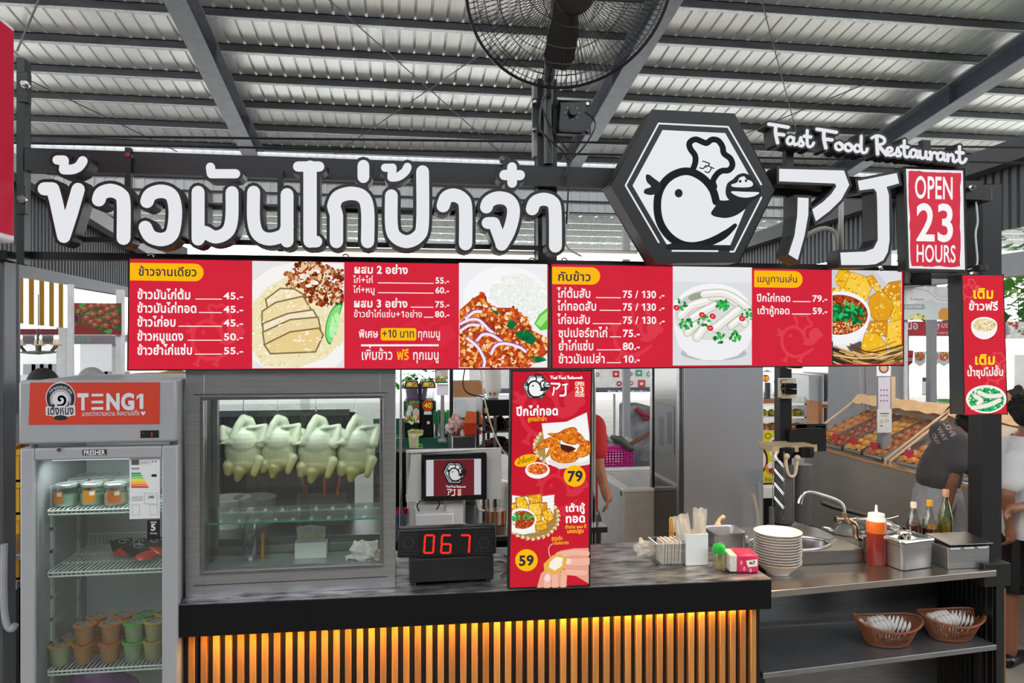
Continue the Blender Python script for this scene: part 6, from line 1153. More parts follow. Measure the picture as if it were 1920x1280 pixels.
# plant
def leafy(name, label, c, n, spread, ls, cols, pot=None):
    t = thing(name, label, 'plant', tuple(c)); g = G(); ms = [mat(q, .45, 0, .15, 20) for q in cols]
    for k in range(n):
        d = V((R.gauss(0, 1) * spread[0], R.gauss(0, 1) * spread[1], abs(R.gauss(0, .7)) * spread[2])); b = V(c) + d; a = R.uniform(0, 6.28); tl = R.uniform(-.9, .3); x = V((math.cos(a) * math.cos(tl), math.sin(a) * math.cos(tl), math.sin(tl))); y = x.cross(V((0, 0, 1))).normalized(); z = x.cross(y); L_ = ls * R.uniform(.7, 1.2)
        g.add([b, b + x * L_ * .35 + y * L_ * .32 + z * L_ * .06, b + x * L_ * .75 + y * L_ * .25, b + x * L_, b + x * L_ * .75 - y * L_ * .25, b + x * L_ * .35 - y * L_ * .32 + z * L_ * .06, b + x * L_ * .5], [(0, 1, 6), (1, 2, 6), (2, 3, 6), (3, 4, 6), (4, 5, 6), (5, 0, 6)], R.choice(ms), True)
    g.build('foliage', t); g = G()
    for k in range(6): g.tube([V(c) + V((0, 0, -.05)), V(c) + V((R.uniform(-1, 1) * spread[0], R.uniform(-1, 1) * spread[1], spread[2] * .6))], .004, mat('4a6a2a', .6), 5)
    g.build('stem', t)
    if pot: G().lathe([(0, -.16), (.07, -.16), (.09, -.02), (.095, 0), (.085, 0), (0, -.02)], c, mat(pot, .5), 20).build('pot', t)
    return t
p = aY(781, 722, 6.15); leafy('potted_plant', 'bright green leafy plant above the slush machines', p, 90, (.085, .05, .09), .07, ('3f9a2a', '2c7a1e', '5ab83a'), '6a4a8a')
# boxes
simple('steel_box', 'plain stainless box below the orange bag behind the till', 'box', [('body', G().bx(*bxp(848, 892, 5.0, 5.4, 0, zAt(818, 5.0)), STEELD), .004)], aY(870, 900, 5.0))
p = aY(876, 818, 5.15); zz = zAt(818, 5.0)
ob = thing('snack_box', 'open orange-red cardboard box on the plain stainless box', 'box', (p.x, 5.15, zz)); g = G(); OR = mat('d8401c', .45, 0, .08); g.hexa([V(q) for q in ((p.x - .02, 5.08, zz), (p.x + .09, 5.08, zz), (p.x + .09, 5.2, zz), (p.x - .02, 5.2, zz), (p.x - .03, 5.07, zz + .08), (p.x + .1, 5.07, zz + .08), (p.x + .1, 5.21, zz + .08), (p.x - .03, 5.21, zz + .08))], OR); g.build('box_body', ob); G().slab([(p.x - .03, 5.07, zz + .08), (p.x + .1, 5.07, zz + .08), (p.x + .09, 5.1, zz + .15), (p.x - .01, 5.1, zz + .16)], (0, .004, 0), mat('e8641e', .45)).build('flap', ob)
crumple('snack_bag', (p.x - .08, 5.17, zz + .06), (.055, .05, .06), mat('c9601e', .3, 0, .3, 18, hex2='c9cdd2'), 'orange and silver snack bag leaning beside the orange-red box', 'bag', 9, amp=.4)
simple('cardboard_box', 'brown cardboard box on its side above the white sheets behind the till', 'box', [('carton', G().bx(*bxp(851, 906, 6.8, 7.1, zAt(746, 6.8), zAt(716, 6.8)), mat('9a6a42', .8, 0, .08, 8)), .004)], aY(878, 746, 6.8)); simple('white_cabinet', 'white cabinet with loose sheets under the cardboard box', 'cabinet', [('body', G().bx(*bxp(851, 893, 6.7, 7.1, 0, zAt(746, 6.7)), mat('d2d2d2', .6, 0, .05)), .004), ('door', G().bx(*bxp(853, 876, 6.68, 6.7, .1, zAt(748, 6.7)), mat('c6c6c8', .6)), .002)], aY(872, 900, 6.7))
# street side: hoarding with stickers
hb = thing('hoarding', 'white street hoarding with small round and square stickers', 'hoarding', aY(1160, 800, 11)); pxbox(G(), 880, 640, 1262, 732, 11, .05, mat('f2f2f2', .6)).build('panel', hb); pxbox(G(), 880, 729, 1262, 738, 10.97, .03, mat('5a5f6a', .5)).build('dark_strip', hb)
for u in (905, 1030, 1150, 1240): pxbox(G(), u, 738, u + 4, 790, 11.05, .04, GALV, bot=0.).build('leg', hb)
for u, v, r, c in ((1120, 702, 4, 'b0706a'), (1155, 701, 6, 'd23a2a'), (1198, 699, 6, '5aa88a'), (1217, 701, 5, '7ac07a'), (1161, 719, 5, 'b03a48'), (1203, 719, 7, 'd24a4a'), (1184, 718, 4, 'c86a6a'), (1182, 701, 4, '8a6a9a')):
    A = Art(facade(10.99), False); (A.rect(u - r, v - r, u + r, v + r, c) if r in (6, 7) else A.ell(u, v, r, r, c)); A.ell(u, v, r * .5, r * .4, 'f0e6dc'); A.build('sticker', hb)
for u in (1142, 1161, 1186, 1202): A = Art(facade(10.965), False); A.ell(u, 733.5, 3, 2.4, 'd8d8de'); A.rect(u + 2.9, 732, u + 12, 735, 'aeb2ba'); A.build('strip_print', hb)
# covered cart
cv = thing('covered_cart', 'cart under dark grey covers with a red scarf, in front of the hoarding', 'cart', aY(1203, 840, 8)); g = G(); x0, x1 = aY(1184, 700, 8).x, aY(1222, 700, 8).x; g.bx(x0, x1, 8, 8.5, 0, zAt(761, 8, 1200), mat('4a4b50', .8, 0, .4, 6, .3, hex2='8a8a90')); g.build('cover', cv, .03); G().tube([(x0 + .05, 7.99, zAt(765, 8, 1200)), (x0 + .13, 7.96, zAt(776, 8, 1200)), (x0 + .2, 7.97, zAt(780, 8, 1200)), (x0 + .12, 7.97, zAt(784, 8, 1200))], .025, mat('8a2038', .8), 8, smooth=4).build('scarf', cv)
# chest freezer + laundry basket
fz_ = .85; q = aZ(1170, 916, fz_); X0, Y0, X1, Y1 = q.x, q.y, q.x + .95, q.y + .95; ch_ = thing('chest_freezer', 'open white chest freezer with plastic bags inside', 'freezer', ((X0 + X1) / 2, (Y0 + Y1) / 2, 0)); g = G(); T_ = .06
for a in ((X0, X1, Y0, Y0 + T_), (X0, X1, Y1 - T_, Y1), (X0, X0 + T_, Y0 + T_, Y1 - T_), (X1 - T_, X1, Y0 + T_, Y1 - T_)): g.bx(*a, 0.02, fz_ - .03, mat('c9c8c6', .4))
g.bx(X0 + T_, X1 - T_, Y0 + T_, Y1 - T_, .3, .34, mat('c9c8c6', .4)); g.build('body', ch_, .006); g = G()
for a in ((X0 - .01, X1 + .01, Y0 - .01, Y0 + T_), (X0 - .01, X1 + .01, Y1 - T_, Y1 + .01), (X0 - .01, X0 + T_, Y0 + T_, Y1 - T_), (X1 - T_, X1 + .01, Y0 + T_, Y1 - T_)): g.bx(*a, fz_ - .03, fz_, PWHITE)
g.build('rim', ch_, .008); p = aX(1165, 925, X0); G().cyl((X0 - .004, p.y, p.z), (X0 + .01, p.y, p.z), .02, BLK2, n=16).build('drain_plug', ch_)
for k, (a, b, r) in enumerate(((.28, .35, .17), (.6, .5, .16), (.45, .7, .15))): crumple('plastic_bag', (X0 + a, Y0 + b, .34 + r), (r, r, r), mat('dcdcda', .3, 0, .06, 10, trans=.1), ('white plastic bag inside the chest freezer, nearest its front corner', 'white plastic bag in the middle of the chest freezer', 'white plastic bag at the back of the chest freezer')[k], 'bag', 20 + k, amp=.3)
Yb = Y1 + .35; bx0, bx1 = aY(1112, 850, Yb).x, aY(1186, 850, Yb).x; zb0, zb1 = zAt(879, Yb, 1150), zAt(838, Yb, 1150)
rk = thing('side_rack', 'dark low rack behind the chest freezer carrying the pink basket', 'rack', ((bx0 + bx1) / 2 + .3, Yb + .2, 0)); G().bx(bx0 - .1, bx1 + .75, Yb - .02, Yb + .4, zb0 - .03, zb0, DGREY).build('rack_top', rk); 
for x in (bx0 - .08, bx1 + .7): G().bx(x, x + .04, Yb, Yb + .36, 0, zb0 - .03, BLK2).build('rack_leg', rk)
pb_ = thing('laundry_basket', 'magenta perforated plastic basket behind the chest freezer', 'basket', ((bx0 + bx1) / 2, Yb + .15, zb0)); PKB = mat('d01a8a', .4, 0, .05); g = G(); nx, nz = 13, 6; dx, dz = (bx1 - bx0) / nx, (zb1 - zb0) / (nz + 2)
for yy in (Yb, Yb + .3):
    for i in range(nx + 1): g.bx(bx0 + dx * i - dx * .25, bx0 + dx * i + dx * .25, yy, yy + .004, zb0, zb1, PKB)
    for j in range(nz + 1): g.bx(bx0, bx1, yy, yy + .004, zb0 + dz * j, zb0 + dz * j + dz * .42, PKB)
    g.bx(bx0, bx1, yy - .001, yy + .005, zb1 - dz * 1.4, zb1, PKB)
for xx in (bx0, bx1):
    for j in range(nz + 1): g.bx(xx - .002, xx + .002, Yb, Yb + .3, zb0 + dz * j, zb0 + dz * j + dz * .42, PKB)
    for i in range(8): g.bx(xx - .002, xx + .002, Yb + .04 * i, Yb + .04 * i + .016, zb0, zb1, PKB)
g.build('basket_wall', pb_); G().tube([(bx0, Yb, zb1), (bx1, Yb, zb1), (bx1, Yb + .3, zb1), (bx0, Yb + .3, zb1)], .012, PKB, 8, True).build('rim', pb_); g = G().bx(bx0, bx1, Yb, Yb + .3, zb0, zb0 + .008, PKB); g.build('basket_base', pb_)
crumple('towel', (bx1 - .12, Yb + .12, zb1 + .02), (.16, .1, .06), mat('a9a9ac', .9, 0, .08, 60, .2), 'grey towel bunched on the rim of the magenta basket', 'towel', 30, amp=.35); crumple('cloth', (bx0 + .1, Yb + .13, zb1 + .05), (.09, .08, .06), mat('6a4a48', .9, 0, .4, 20, .2), 'dark red and grey cloth heaped in the magenta basket', 'cloth', 33, amp=.4)
hg = thing('hand_tool', 'dark grey plastic hand tool laid over the magenta basket', 'tool', (bx0 + .3, Yb - .01, zb1)); G().tube([(bx0 + .17, Yb - .02, zb1 + .1), (bx0 + .26, Yb - .02, zb1 + .07), (bx0 + .34, Yb - .02, zb1 - .0), (bx0 + .4, Yb - .02, zb1 - .02)], [.02, .04, .035, .015], mat('4a5048', .5), 10, smooth=0).build('body', hg)
tag(G().cyl(aY(1174, 837, Yb - .03), aY(1226, 808, Yb + .1), .018, mat('6a4028', .6), n=10).build('wooden_stick', org=aY(1174, 837, Yb)), 'brown wooden stick slanting up from the magenta basket', 'stick')
# upright freezer seen from its side
UY = 5.0; ux0, ux1 = aY(1282, 800, UY).x, aY(1432, 800, UY).x; uf = thing('upright_fridge', 'tall grey upright fridge seen from its side, its glass door facing the freezer', 'fridge', ((ux0 + ux1) / 2, UY + .3, 0)); UG = mat('a2a5aa', .32, .1, .03, 3)
g = G(); g.bx(ux0, ux1, UY, UY + .62, .08, 2.0, UG); g.build('cabinet', uf, .008); g = G(); xd = ux0 - .035
for y0, y1, z0, z1 in ((UY, UY + .05, .1, 1.98), (UY + .57, UY + .62, .1, 1.98), (UY + .05, UY + .57, 1.93, 1.98), (UY + .05, UY + .57, .1, .16)): g.bx(xd, ux0 - .004, y0, y1, z0, z1, STEELD)
g.build('door_frame', uf, .004); G().bx(xd + .012, xd + .018, UY + .05, UY + .57, .16, 1.93, glass('3c3e34', .7, .03, .1)).build('door_glass', uf); G().bx(ux0 - .003, ux0 - .0005, UY + .05, UY + .57, .16, 1.93, mat('24251f', .4, 0, .3, 5)).build('dark_interior', uf)
for z in (.55, .9, 1.2, 1.5): G().bx(xd + .02, ux0 - .003, UY + .06, UY + .56, z, z + .012, STEELD).build('shelf_edge', uf)
A = Art(lambda u, v, l=0: V((xd + .011 - l, UY + u, v)), False); A.poly([(.12, 1.17), (.5, 1.17), (.5, 1.52), (.12, 1.52)], '5a5d62'); A.poly([(.16, 1.24), (.26, 1.24), (.26, 1.47), (.16, 1.47)], '2c2e32'); A.poly([(.33, 1.2), (.44, 1.2), (.44, 1.42), (.33, 1.42)], '3a3c42'); A.build('door_sticker', uf)
# mop handles by its corner
for i, (P, c, lab) in enumerate(((((1422, 905), (1424, 950), (1424, 1010)), 'b0b2b4', 'upright pale mop handle by the corner of the grey upright fridge'), (((1411, 926), (1417, 948), (1421, 975), (1420, 1010)), 'd0c6b6', 'slanting cream mop handle by the corner of the grey upright fridge'))):
    pts = [aY(u, v, 4.85) for u, v in P]; pts.append(V((pts[-1].x, 4.85, 0))); tag(G().tube(pts, .013, mat(c, .5), 10, smooth=3).build('mop_handle', org=pts[-1]), lab, 'handle')
# ================================================================ water filters on their post
YW = 4.25; pw = thing('filter_post', 'black square post carrying adapters and the water filters', 'post', (aY(1473, 800, YW).x, YW, 0)); G().bx(*bxp(1462, 1485, YW, YW + .07, 0, 2.3), BLACK).build('shaft', pw, .003); pxbox(G(), 1466, 711, 1491, 745, YW - .04, .04, mat('d6cdb8', .5)).build('socket_box', pw, .006)
for v, nm in ((720, 'upper'), (731, 'lower')):
    t = thing('power_adapter', '%s of the two black power adapters plugged in at the black filter post' % nm, 'adapter', aY(1483, v + 8, YW - .05)); pxbox(G(), 1474, v, 1493, v + 7, YW - .08, .04, BLK2).build('plug', t, .004); G().tube([aY(1474, v + 4, YW - .06), aY(1466, v + 2, YW - .06), aY(1465, v - 8, YW - .06)], .004, BLK2, 6, smooth=3).build('cable', t)
br_ = thing('wall_bracket', 'black steel bracket plate beside the filter post', 'bracket', aY(1520, 845, YW)); pxbox(G(), 1480, 806, 1548, 846, YW - .03, .05, BLACK).build('arm', br_, .004); g = G(); pxbox(g, 1494, 796, 1513, 812, YW + .03, .01, BLACK); pxbox(g, 1528, 799, 1548, 812, YW + .03, .01, BLACK); pxbox(g, 1494, 795, 1548, 803, YW + .03, .01, BLACK); g.build('slotted_plate', br_)
wf = thing('water_filter', 'grey twin-canister water filter with black heads and a beige plank', 'water filter', aY(1500, 1010, YW - .12)); FG = mat('55585e', .4, 0, .06)
for u in (1471, 1507): p = aY(u, 1000, YW - .13); a = aY(u, 870, YW - .13).z; G().lathe([(0, .92), (.05, .92), (.053, .93), (.05, a), (0, a)], (p.x, YW - .13, 0), FG, 20).build('canister', wf)
for u in (1471, 1507): p = aY(u, 1000, YW - .13); G().lathe([(.055, zAt(873, 4.1)), (.058, zAt(870, 4.1)), (.058, zAt(853, 4.1)), (.03, zAt(851, 4.1)), (0, zAt(851, 4.1))], (p.x, YW - .13, 0), BLK2, 20).build('filter_head', wf)
g = G(); pxbox(g, 1448, 836, 1531, 847, YW - .16, .16, mat('c2b79a', .6)); g.build('plank', wf, .004); G().tube([aY(u, v, YW - .2) for u, v in ((1475, 855), (1474, 870), (1478, 888), (1485, 893), (1491, 888), (1494, 872), (1495, 858))], .009, mat('cfc6b2', .4), 8, smooth=4).build('u_tube', wf)
for u, v in ((1475, 855), (1495, 858)): p = aY(u, v, YW - .2); G().ball(p, .018, mat('cfc6b2', .4), 12).build('elbow', wf)
p = aY(1457, 846, YW - .17); G().tube([p, p + V((-.02, -.01, -.03)), p + V((-.012, -.01, -.05))], .01, PWHITE, 8).build('hook', wf)
zz_ = thing('zigzag_rack', 'chrome zigzag wire rack hanging beside the water filters', 'rack', aY(1462, 975, 4.0)); g = G()
for k in range(4): g.tube([aY(u, v, 4.0 - .03 * (k % 2)) for u, v in ((1451, 855 + k * 26), (1453, 858 + k * 26), (1468, 876 + k * 26), (1471, 872 + k * 26))], .004, CHROME, 6); g.tube([aY(u, v, 4.05) for u, v in ((1451, 852 + k * 26), (1470, 874 + k * 26))], .004, CHROME, 6)
g.build('zigzag_wire', zz_); g = G()
for u in (1449, 1470): g.cyl(aY(u, 846, 4.03), aY(u, 975, 4.03), .003, CHROME, n=6)
g.build('side_wire', zz_); tag(G().tube([aY(u, v, 4.1) for u, v in ((1447, 950), (1447, 985), (1450, 1000))], .016, mat('5a6268', .5), 8).build('drain_pipe', org=aY(1448, 1000, 4.1)), 'grey drain pipe below the zigzag wire rack', 'pipe'); tag(G().ball(aY(1441, 990, 3.95), (.016, .016, .022), mat('c01c20', .4)).build('valve_knob', org=aY(1441, 993, 3.95)), 'small red valve knob beside the drain pipe', 'knob')
# ================================================================ bread stall across the aisle
SX, SY0, SY1 = 4.02, 4.0, 7.0; STG = mat('9a948c', .4, .1, .05, 2, stretch=(1, .3, 4))
bs = thing('bread_counter', 'long plain grey counter of the bread stall across the aisle', 'counter', (SX + .35, 5.5, 0)); G().bx(SX, SX + .75, SY0, SY1, 0, .93, STG).build('front_panel', bs, .004); G().bx(SX - .015, SX + .76, SY0, SY1, .93, .95, mat('b98a5a', .45)).build('top_edge', bs, .003)
PAS = {}; kinds = (('c8741e', '8a3f10', 'golden brown buns'), ('d9922a', 'b0601a', 'pale golden rolls'), ('b5561a', '6a2a0c', 'dark orange pastries'), ('e0a83c', 'c07a1e', 'yellow rolls'))
def unit(y0, y1, nt, tag_):
    dy = (y1 - y0) / nt
    for i in range(nt):
        a, b = y0 + dy * i + .012, y0 + dy * (i + 1) - .012; c1, c2, kn = kinds[(i * 3 + (tag_ == 'nearer')) % 4]; where = '%s bread unit, %s tray' % (tag_, ('nearest', 'second', 'third', 'fourth', 'farthest')[i if i < nt - 1 else 4])
        t = thing('pastry_tray', 'tilted steel tray of %s, %s' % (kn, where), 'tray', (SX + .33, (a + b) / 2, .952), 'tilted pastry trays'); g = G(); zf = lambda x: .965 + (x - SX) * .42
        P = lambda x, y, h=0: V((x, y, zf(x) + h)); xa, xb = SX + .02, SX + .66
        g.hexa([P(xa, a), P(xb, a), P(xb, b), P(xa, b), P(xa, a, .006), P(xb, a, .006), P(xb, b, .006), P(xa, b, .006)], STEEL)
        for yy in (a, b - .006): g.hexa([P(xa, yy), P(xb, yy), P(xb, yy + .006), P(xa, yy + .006), P(xa, yy, .05), P(xb, yy, .05), P(xb, yy + .006, .05), P(xa, yy + .006, .05)], STEEL)
        g.hexa([P(xa, a), P(xa + .006, a), P(xa + .006, b), P(xa, b), P(xa, a, .03), P(xa + .006, a, .03), P(xa + .006, b, .03), P(xa, b, .03)], STEEL); g.build('tray_body', t); g = G(); g.bx(SX + .3, SX + .34, (a + b) / 2 - .02, (a + b) / 2 + .02, .951, zf(SX + .3), STEELD); g.build('prop', t)
        lab = '%s in the %s' % (kn[:-1].replace('buns', 'bun'), where); nx, ny = 7, 3
        for ix in range(nx):
            for iy in range(ny):
                q = P(xa + .05 + (xb - xa - .08) * ix / (nx - 1), a + .04 + (b - a - .08) * iy / (ny - 1), .008)
                if c1 not in PAS:
                    gg = G(); gg.ball(q + V((0, 0, .022)), (.052, .042, .026), mat(c1, .35, 0, .3, 26, .15, coat=.3, hex2=c2), 12); o = gg.build('pastry', org=tuple(q)); o.rotation_euler = (0, -.39, 0); PAS[c1] = tag(o, lab, 'pastry', kn + ', ' + where)
                else: c = dup(PAS[c1], q, lab, R.uniform(-.4, .4)); c['group'] = kn + ', ' + where
        q = P(SX + .06, b - .08, .05); t2 = tag(G().slab([q + V((0, -.05, 0)), q + V((0, .05, 0)), q + V((.02, .05, .06)), q + V((.02, -.05, .06))], (.004, 0, 0), mat('c81e3c', .5)).build('price_card', org=tuple(q)), 'small red price card, %s of %s' % (where, kn), 'price card')
unit(4.15, 5.62, 5, 'nearer'); unit(5.78, 6.95, 4, 'farther')
CLOTH = mat('c9ab86', .7, 0, .12, 8)
for y0, y1, lab in ((4.1, 5.66, 'clear plastic hood with a tan cloth ridge over the nearer pastry trays'), (5.72, 7.0, 'clear plastic hood with a tan cloth ridge over the farther pastry trays')):
    t = thing('plastic_hood', lab, 'hood', (SX + .4, (y0 + y1) / 2, .95)); xf, xr, zr = SX + .0, SX + .62, 1.42
    g = G(); n = 14; vs = [V((xf + (xr - xf) * j / 6, y0 + (y1 - y0) * i / n, .96 + (zr - .96) * (j / 6) + .018 * math.sin(i * 1.9 + j * .7) * math.sin(j / 6 * 3.14))) for i in range(n + 1) for j in range(7)]; g.add(vs, [(i * 7 + j, (i + 1) * 7 + j, (i + 1) * 7 + j + 1, i * 7 + j + 1) for i in range(n) for j in range(6)], glass('fafafa', .975, .14, .16), True); g.build('film', t)
    for y in (y0, y1): G().tube([(xf, y, .95), (xf, y, .99), (xr, y, zr), (xr + .06, y, .95)], .012, mat('c8b090', .5), 6).build('frame', t)
    g = G(); vs = [V((xr + a, y0 + (y1 - y0) * i / n, zr + b + .01 * math.sin(i * 2.3))) for i in range(n + 1) for a, b in ((-.1, -.06), (-.03, .015), (.05, .015), (.1, -.14))]; g.add(vs, [(i * 4 + j, (i + 1) * 4 + j, (i + 1) * 4 + j + 1, i * 4 + j + 1) for i in range(n) for j in range(3)], CLOTH, True); g.build('cloth_ridge', t)
pole('grey_post', 'grey post carrying paper notices at the bread stall', 1655, 1672, 5.9, 3., GREY); pole('grey_post', 'plain grey post behind the pizza pennants', 1745, 1757, 8.5, 3.4, GREY)
YN = 5.85
poster('notice', 'round purple emblem card at the top of the notice post', 1644, 668, 1670, 705, YN, lambda A: (A.ell(1657, 690, 9.5, 9.5, '6a4a7a'), A.ell(1657, 690, 6.5, 6.5, 'd8b07a')))
def n2(A):
    for r_ in range(3):
        for c_ in range(3): A.ell(1652 + c_ * 5.5, 731 + r_ * 10, 1.6, 1.4, 'b0505a')
poster('notice', 'pale notice with nine small red marks on the notice post', 1647, 707, 1669, 767, YN - .01, n2, base='cdcbdc')
def n3(A):
    A.rect(1650, 774, 1667, 776, '55585c'); A.rect(1652, 779, 1665, 780, '77797c'); A.ell(1653, 790, 3, 3, '8a8c90'); A.ell(1653, 790, 2, 2, 'd4d5d4'); A.ell(1663, 788, 3, 3, '8a8c90'); A.ell(1663, 788, 2, 2, 'd4d5d4'); A.rect(1650, 797, 1655, 799, '55585c')
poster('notice', 'grey hand-drawn notice lowest on the notice post', 1645, 767, 1672, 811, YN - .015, n3, base='d4d5d4'); poster('notice', 'small beige paper beside the notice post, next to a hanging wire', 1670, 706, 1679, 755, YN + .12, None, base='d8b890')
simple('grey_cabinet', 'tall plain grey cabinet behind the notice post', 'cabinet', [('body', G().bx(*bxp(1612, 1702, 7.3, 7.9, 0, 2.3), mat('8a8c90', .45, 0, .04)), .01), ('door', G().bx(*bxp(1624, 1699, 7.28, 7.3, .1, 2.25), mat('808286', .45, 0, .04)), .004)], aY(1657, 900, 7.3))
simple('fridge', 'dark grey two-door fridge beyond the bread stall', 'fridge', [('body', G().bx(*bxp(1548, 1605, 9.6, 10.2, .0, zAt(700, 9.6, 1575)), mat('6a6c70', .35, .3, .05)), .01), ('door', G().bx(*bxp(1550, 1603, 9.57, 9.6, .9, zAt(702, 9.6, 1575)), mat('5f6165', .35, .3, .05)), .006), ('badge', G().bx(*bxp(1574, 1581, 9.56, 9.57, zAt(715, 9.6, 1575), zAt(713, 9.6, 1575)), WHITE), 0)], aY(1576, 800, 9.6)); simple('silver_fridge', 'narrow silver fridge beside the dark grey one beyond the bread stall', 'fridge', [('body', G().bx(*bxp(1516, 1545, 9.5, 10.1, 0, zAt(702, 9.5, 1530)), mat('b5b7ba', .35, .4, .05)), .01), ('handle', G().bx(*bxp(1541, 1543, 9.45, 9.5, .9, 1.5), GREY), 0)], aY(1530, 800, 9.5))
q = aY(1550, 765, 8.6); wt_ = thing('wooden_tray', 'wooden-legged tray of wrapped sweets beyond the bread stall', 'tray', (q.x, 8.6, zAt(775, 8.6, 1550))); x0, x1 = aY(1526, 765, 8.6).x, aY(1576, 765, 8.6).x; zq = zAt(760, 8.6, 1550); WDM = mat('a86a32', .5, 0, .15, 10)
G().bx(x0, x1, 8.5, 8.8, zq - .02, zq, WDM).build('tray_board', wt_)
for x in (x0 - .03, x1 - .03): G().bx(x, x + .05, 8.45, 8.85, zAt(768, 8.6, 1550) - .3, zq + .06, WDM).build('tray_leg', wt_)
for k in range(6): crumple('wrapped_sweets', (x0 + .05 + (x1 - x0 - .1) * k / 5, 8.6, zq + .024), (.035, .04, .023), mat('dcd6d8', .2, 0, .1, 20), 'small clear-wrapped sweet packet on the wooden-legged tray', 'sweets', 50 + k)['group'] = 'wrapped sweets on the wooden tray'
simple('shop_table', 'white table under the wooden-legged tray beyond the bread stall', 'table', [('table_top', G().bx(x0 - .6, x1 + .9, 8.4, 8.95, zAt(768, 8.6, 1550) - .34, zAt(768, 8.6, 1550) - .3, PWHITE), .004), ('base', G().bx(x0 - .55, x1 + .85, 8.45, 8.9, 0, zAt(768, 8.6, 1550) - .34, mat('c9c9cb', .5)), 0)], (q.x + .1, 8.7, 0))
# cake shelves and yellow poster between the upright fridge and the filters
Yc = 6.6; ck = thing('cake_shelf', 'glass shelf unit of wrapped cakes beside the grey upright fridge', 'shelf', aY(1448, 880, Yc)); x0, x1 = aY(1424, 750, Yc).x, aY(1512, 750, Yc).x
for v in (757, 782, 808): G().bx(x0, x1, Yc, Yc + .4, zAt(v, Yc, 1450) - .015, zAt(v, Yc, 1450), PWHITE).build('shelf_board', ck)
for x in (x0, x1 - .02): G().bx(x, x + .02, Yc, Yc + .4, 0, zAt(745, Yc, 1450), GALV).build('upright', ck)
for v, c, c2, nm in ((782, 'c8a02a', '6a8a2a', 'fruit cake packet on the middle cake shelf'), (808, 'c88a3a', '8a4a1e', 'brown cake packet on the lowest cake shelf')):
    for k in range(5): z = zAt(v, Yc, 1450); o = crumple('cake_packet', (x0 + .1 + .085 * k, Yc + .12, z + .03), (.04, .06, .03), mat(c, .4, 0, .4, 16, hex2=c2), nm, 'cake', 70 + k + v); o['group'] = nm + 's'
bm = aY(1443, 757, Yc + .1); simple('juice_dispenser', 'clear domed dispenser on the top cake shelf with a brown base', 'dispenser', [('dome', G().lathe([(.07, .06), (.07, .2), (.05, .3), (0, .33)], (bm.x, Yc + .15, bm.z), glass('e9ebee', .7, .08), 20), 0), ('base', G().bx(bm.x - .09, bm.x + .09, Yc + .05, Yc + .22, bm.z, bm.z + .05, mat('8a5a3a', .5)), .006), ('spindle', G().cyl((bm.x, Yc + .15, bm.z + .05), (bm.x, Yc + .15, bm.z + .2), .03, DGREY, n=10), 0)], (bm.x, Yc + .15, bm.z))
bd = thing('price_badge', 'round red badge with 10 hung above the cake shelves', 'badge', aY(1436, 718, 6.3)); pp = aY(1436, 709, 6.3); G().cyl(pp, pp + V((0, .01, 0)), .033, mat('c81e14', .5), n=24).build('disc', bd); A = Art(facade(6.299), False); A.text('10', 1430, 713, 1441, 11, 'f6e24a', .03); A.build('digits', bd)
def yp(A):
    A.rect(1400, 800, 1480, 920, 'd8cf2a'); A.ell(1426, 862, 14, 24, '5a1a1c'); A.ell(1426, 862, 10, 18, 'efe9e0'); A.ell(1450, 838, 8, 19, 'efe9e0'); A.ell(1450, 838, 4.5, 14, '8a1f24'); A.ell(1448, 878, 14, 12, 'd8902a'); A.ell(1448, 872, 9, 7, 'efe9e0'); A.ell(1448, 882, 7, 5, '8a2a24'); A.rect(1426, 905, 1475, 915, '5a1a1c'); A.text('ร้านขนม', 1434, 902, 1465, 9, '3a2420', .02); A.stroke([(1434, 817), (1440, 812), (1446, 817), (1440, 822)], 1.6, 'b5641e', 3, True)
poster('poster', 'yellow poster with big dark red letters beside the grey upright fridge', 1424, 808, 1472, 916, 6.2, yp)
simple('low_counter', 'black counter with a white top behind the mop handles', 'counter', [('counter_top', G().bx(*bxp(1395, 1475, 6.0, 6.12, zAt(921, 6.0, 1430) - .06, zAt(914, 6.0, 1430)), PWHITE), .004), ('base', G().bx(*bxp(1395, 1475, 6.02, 6.12, 0, zAt(921, 6.0, 1430) - .06), BLK2), 0)], aY(1440, 1000, 6.06))
# signs and kitchen on the far side
def tk(A):
    A.rect(1600, 500, 1800, 610, 'c9d6d4'); A.poly([(1700, 535), (1790, 525), (1790, 570), (1752, 566), (1748, 560), (1700, 572)], 'e2e4e4'); A.ell(1768, 545, 18, 15, 'd2d4d4'); A.ell(1768, 545, 12, 10, 'dcdedd')
    A.stroke([(1712, 540), (1740, 546), (1760, 562), (1792, 562)], .8, '7a8486', 4); A.text('Tokipan', 1706, 563, 1733, 7.5, '4a5254', .0); A.pill(1690, 570, 1734, 580, 4, '9aa6a6'); A.text('2-3711509', 1698, 577, 1728, 6.5, 'f0f2f2', .0)
    A.ell(1720, 598, 16, 12, 'd8d28a'); A.scatter(ins_ell(1720, 598, 14, 10), (1706, 588, 1734, 606), 12, 2.5, ['4a4038', '6a5a48', 'e8e0a8'], 1.5); A.ell(1770, 590, 11, 13, 'd8942e'); A.ell(1784, 586, 9, 14, 'e0a040')
tkp = poster('shop_sign', 'pale green bakery sign with bread pictures behind the end post', 1640, 536, 1791, 599, 7.2, tk, 'sign', .06, 'c9cccc', posts=(1699,))
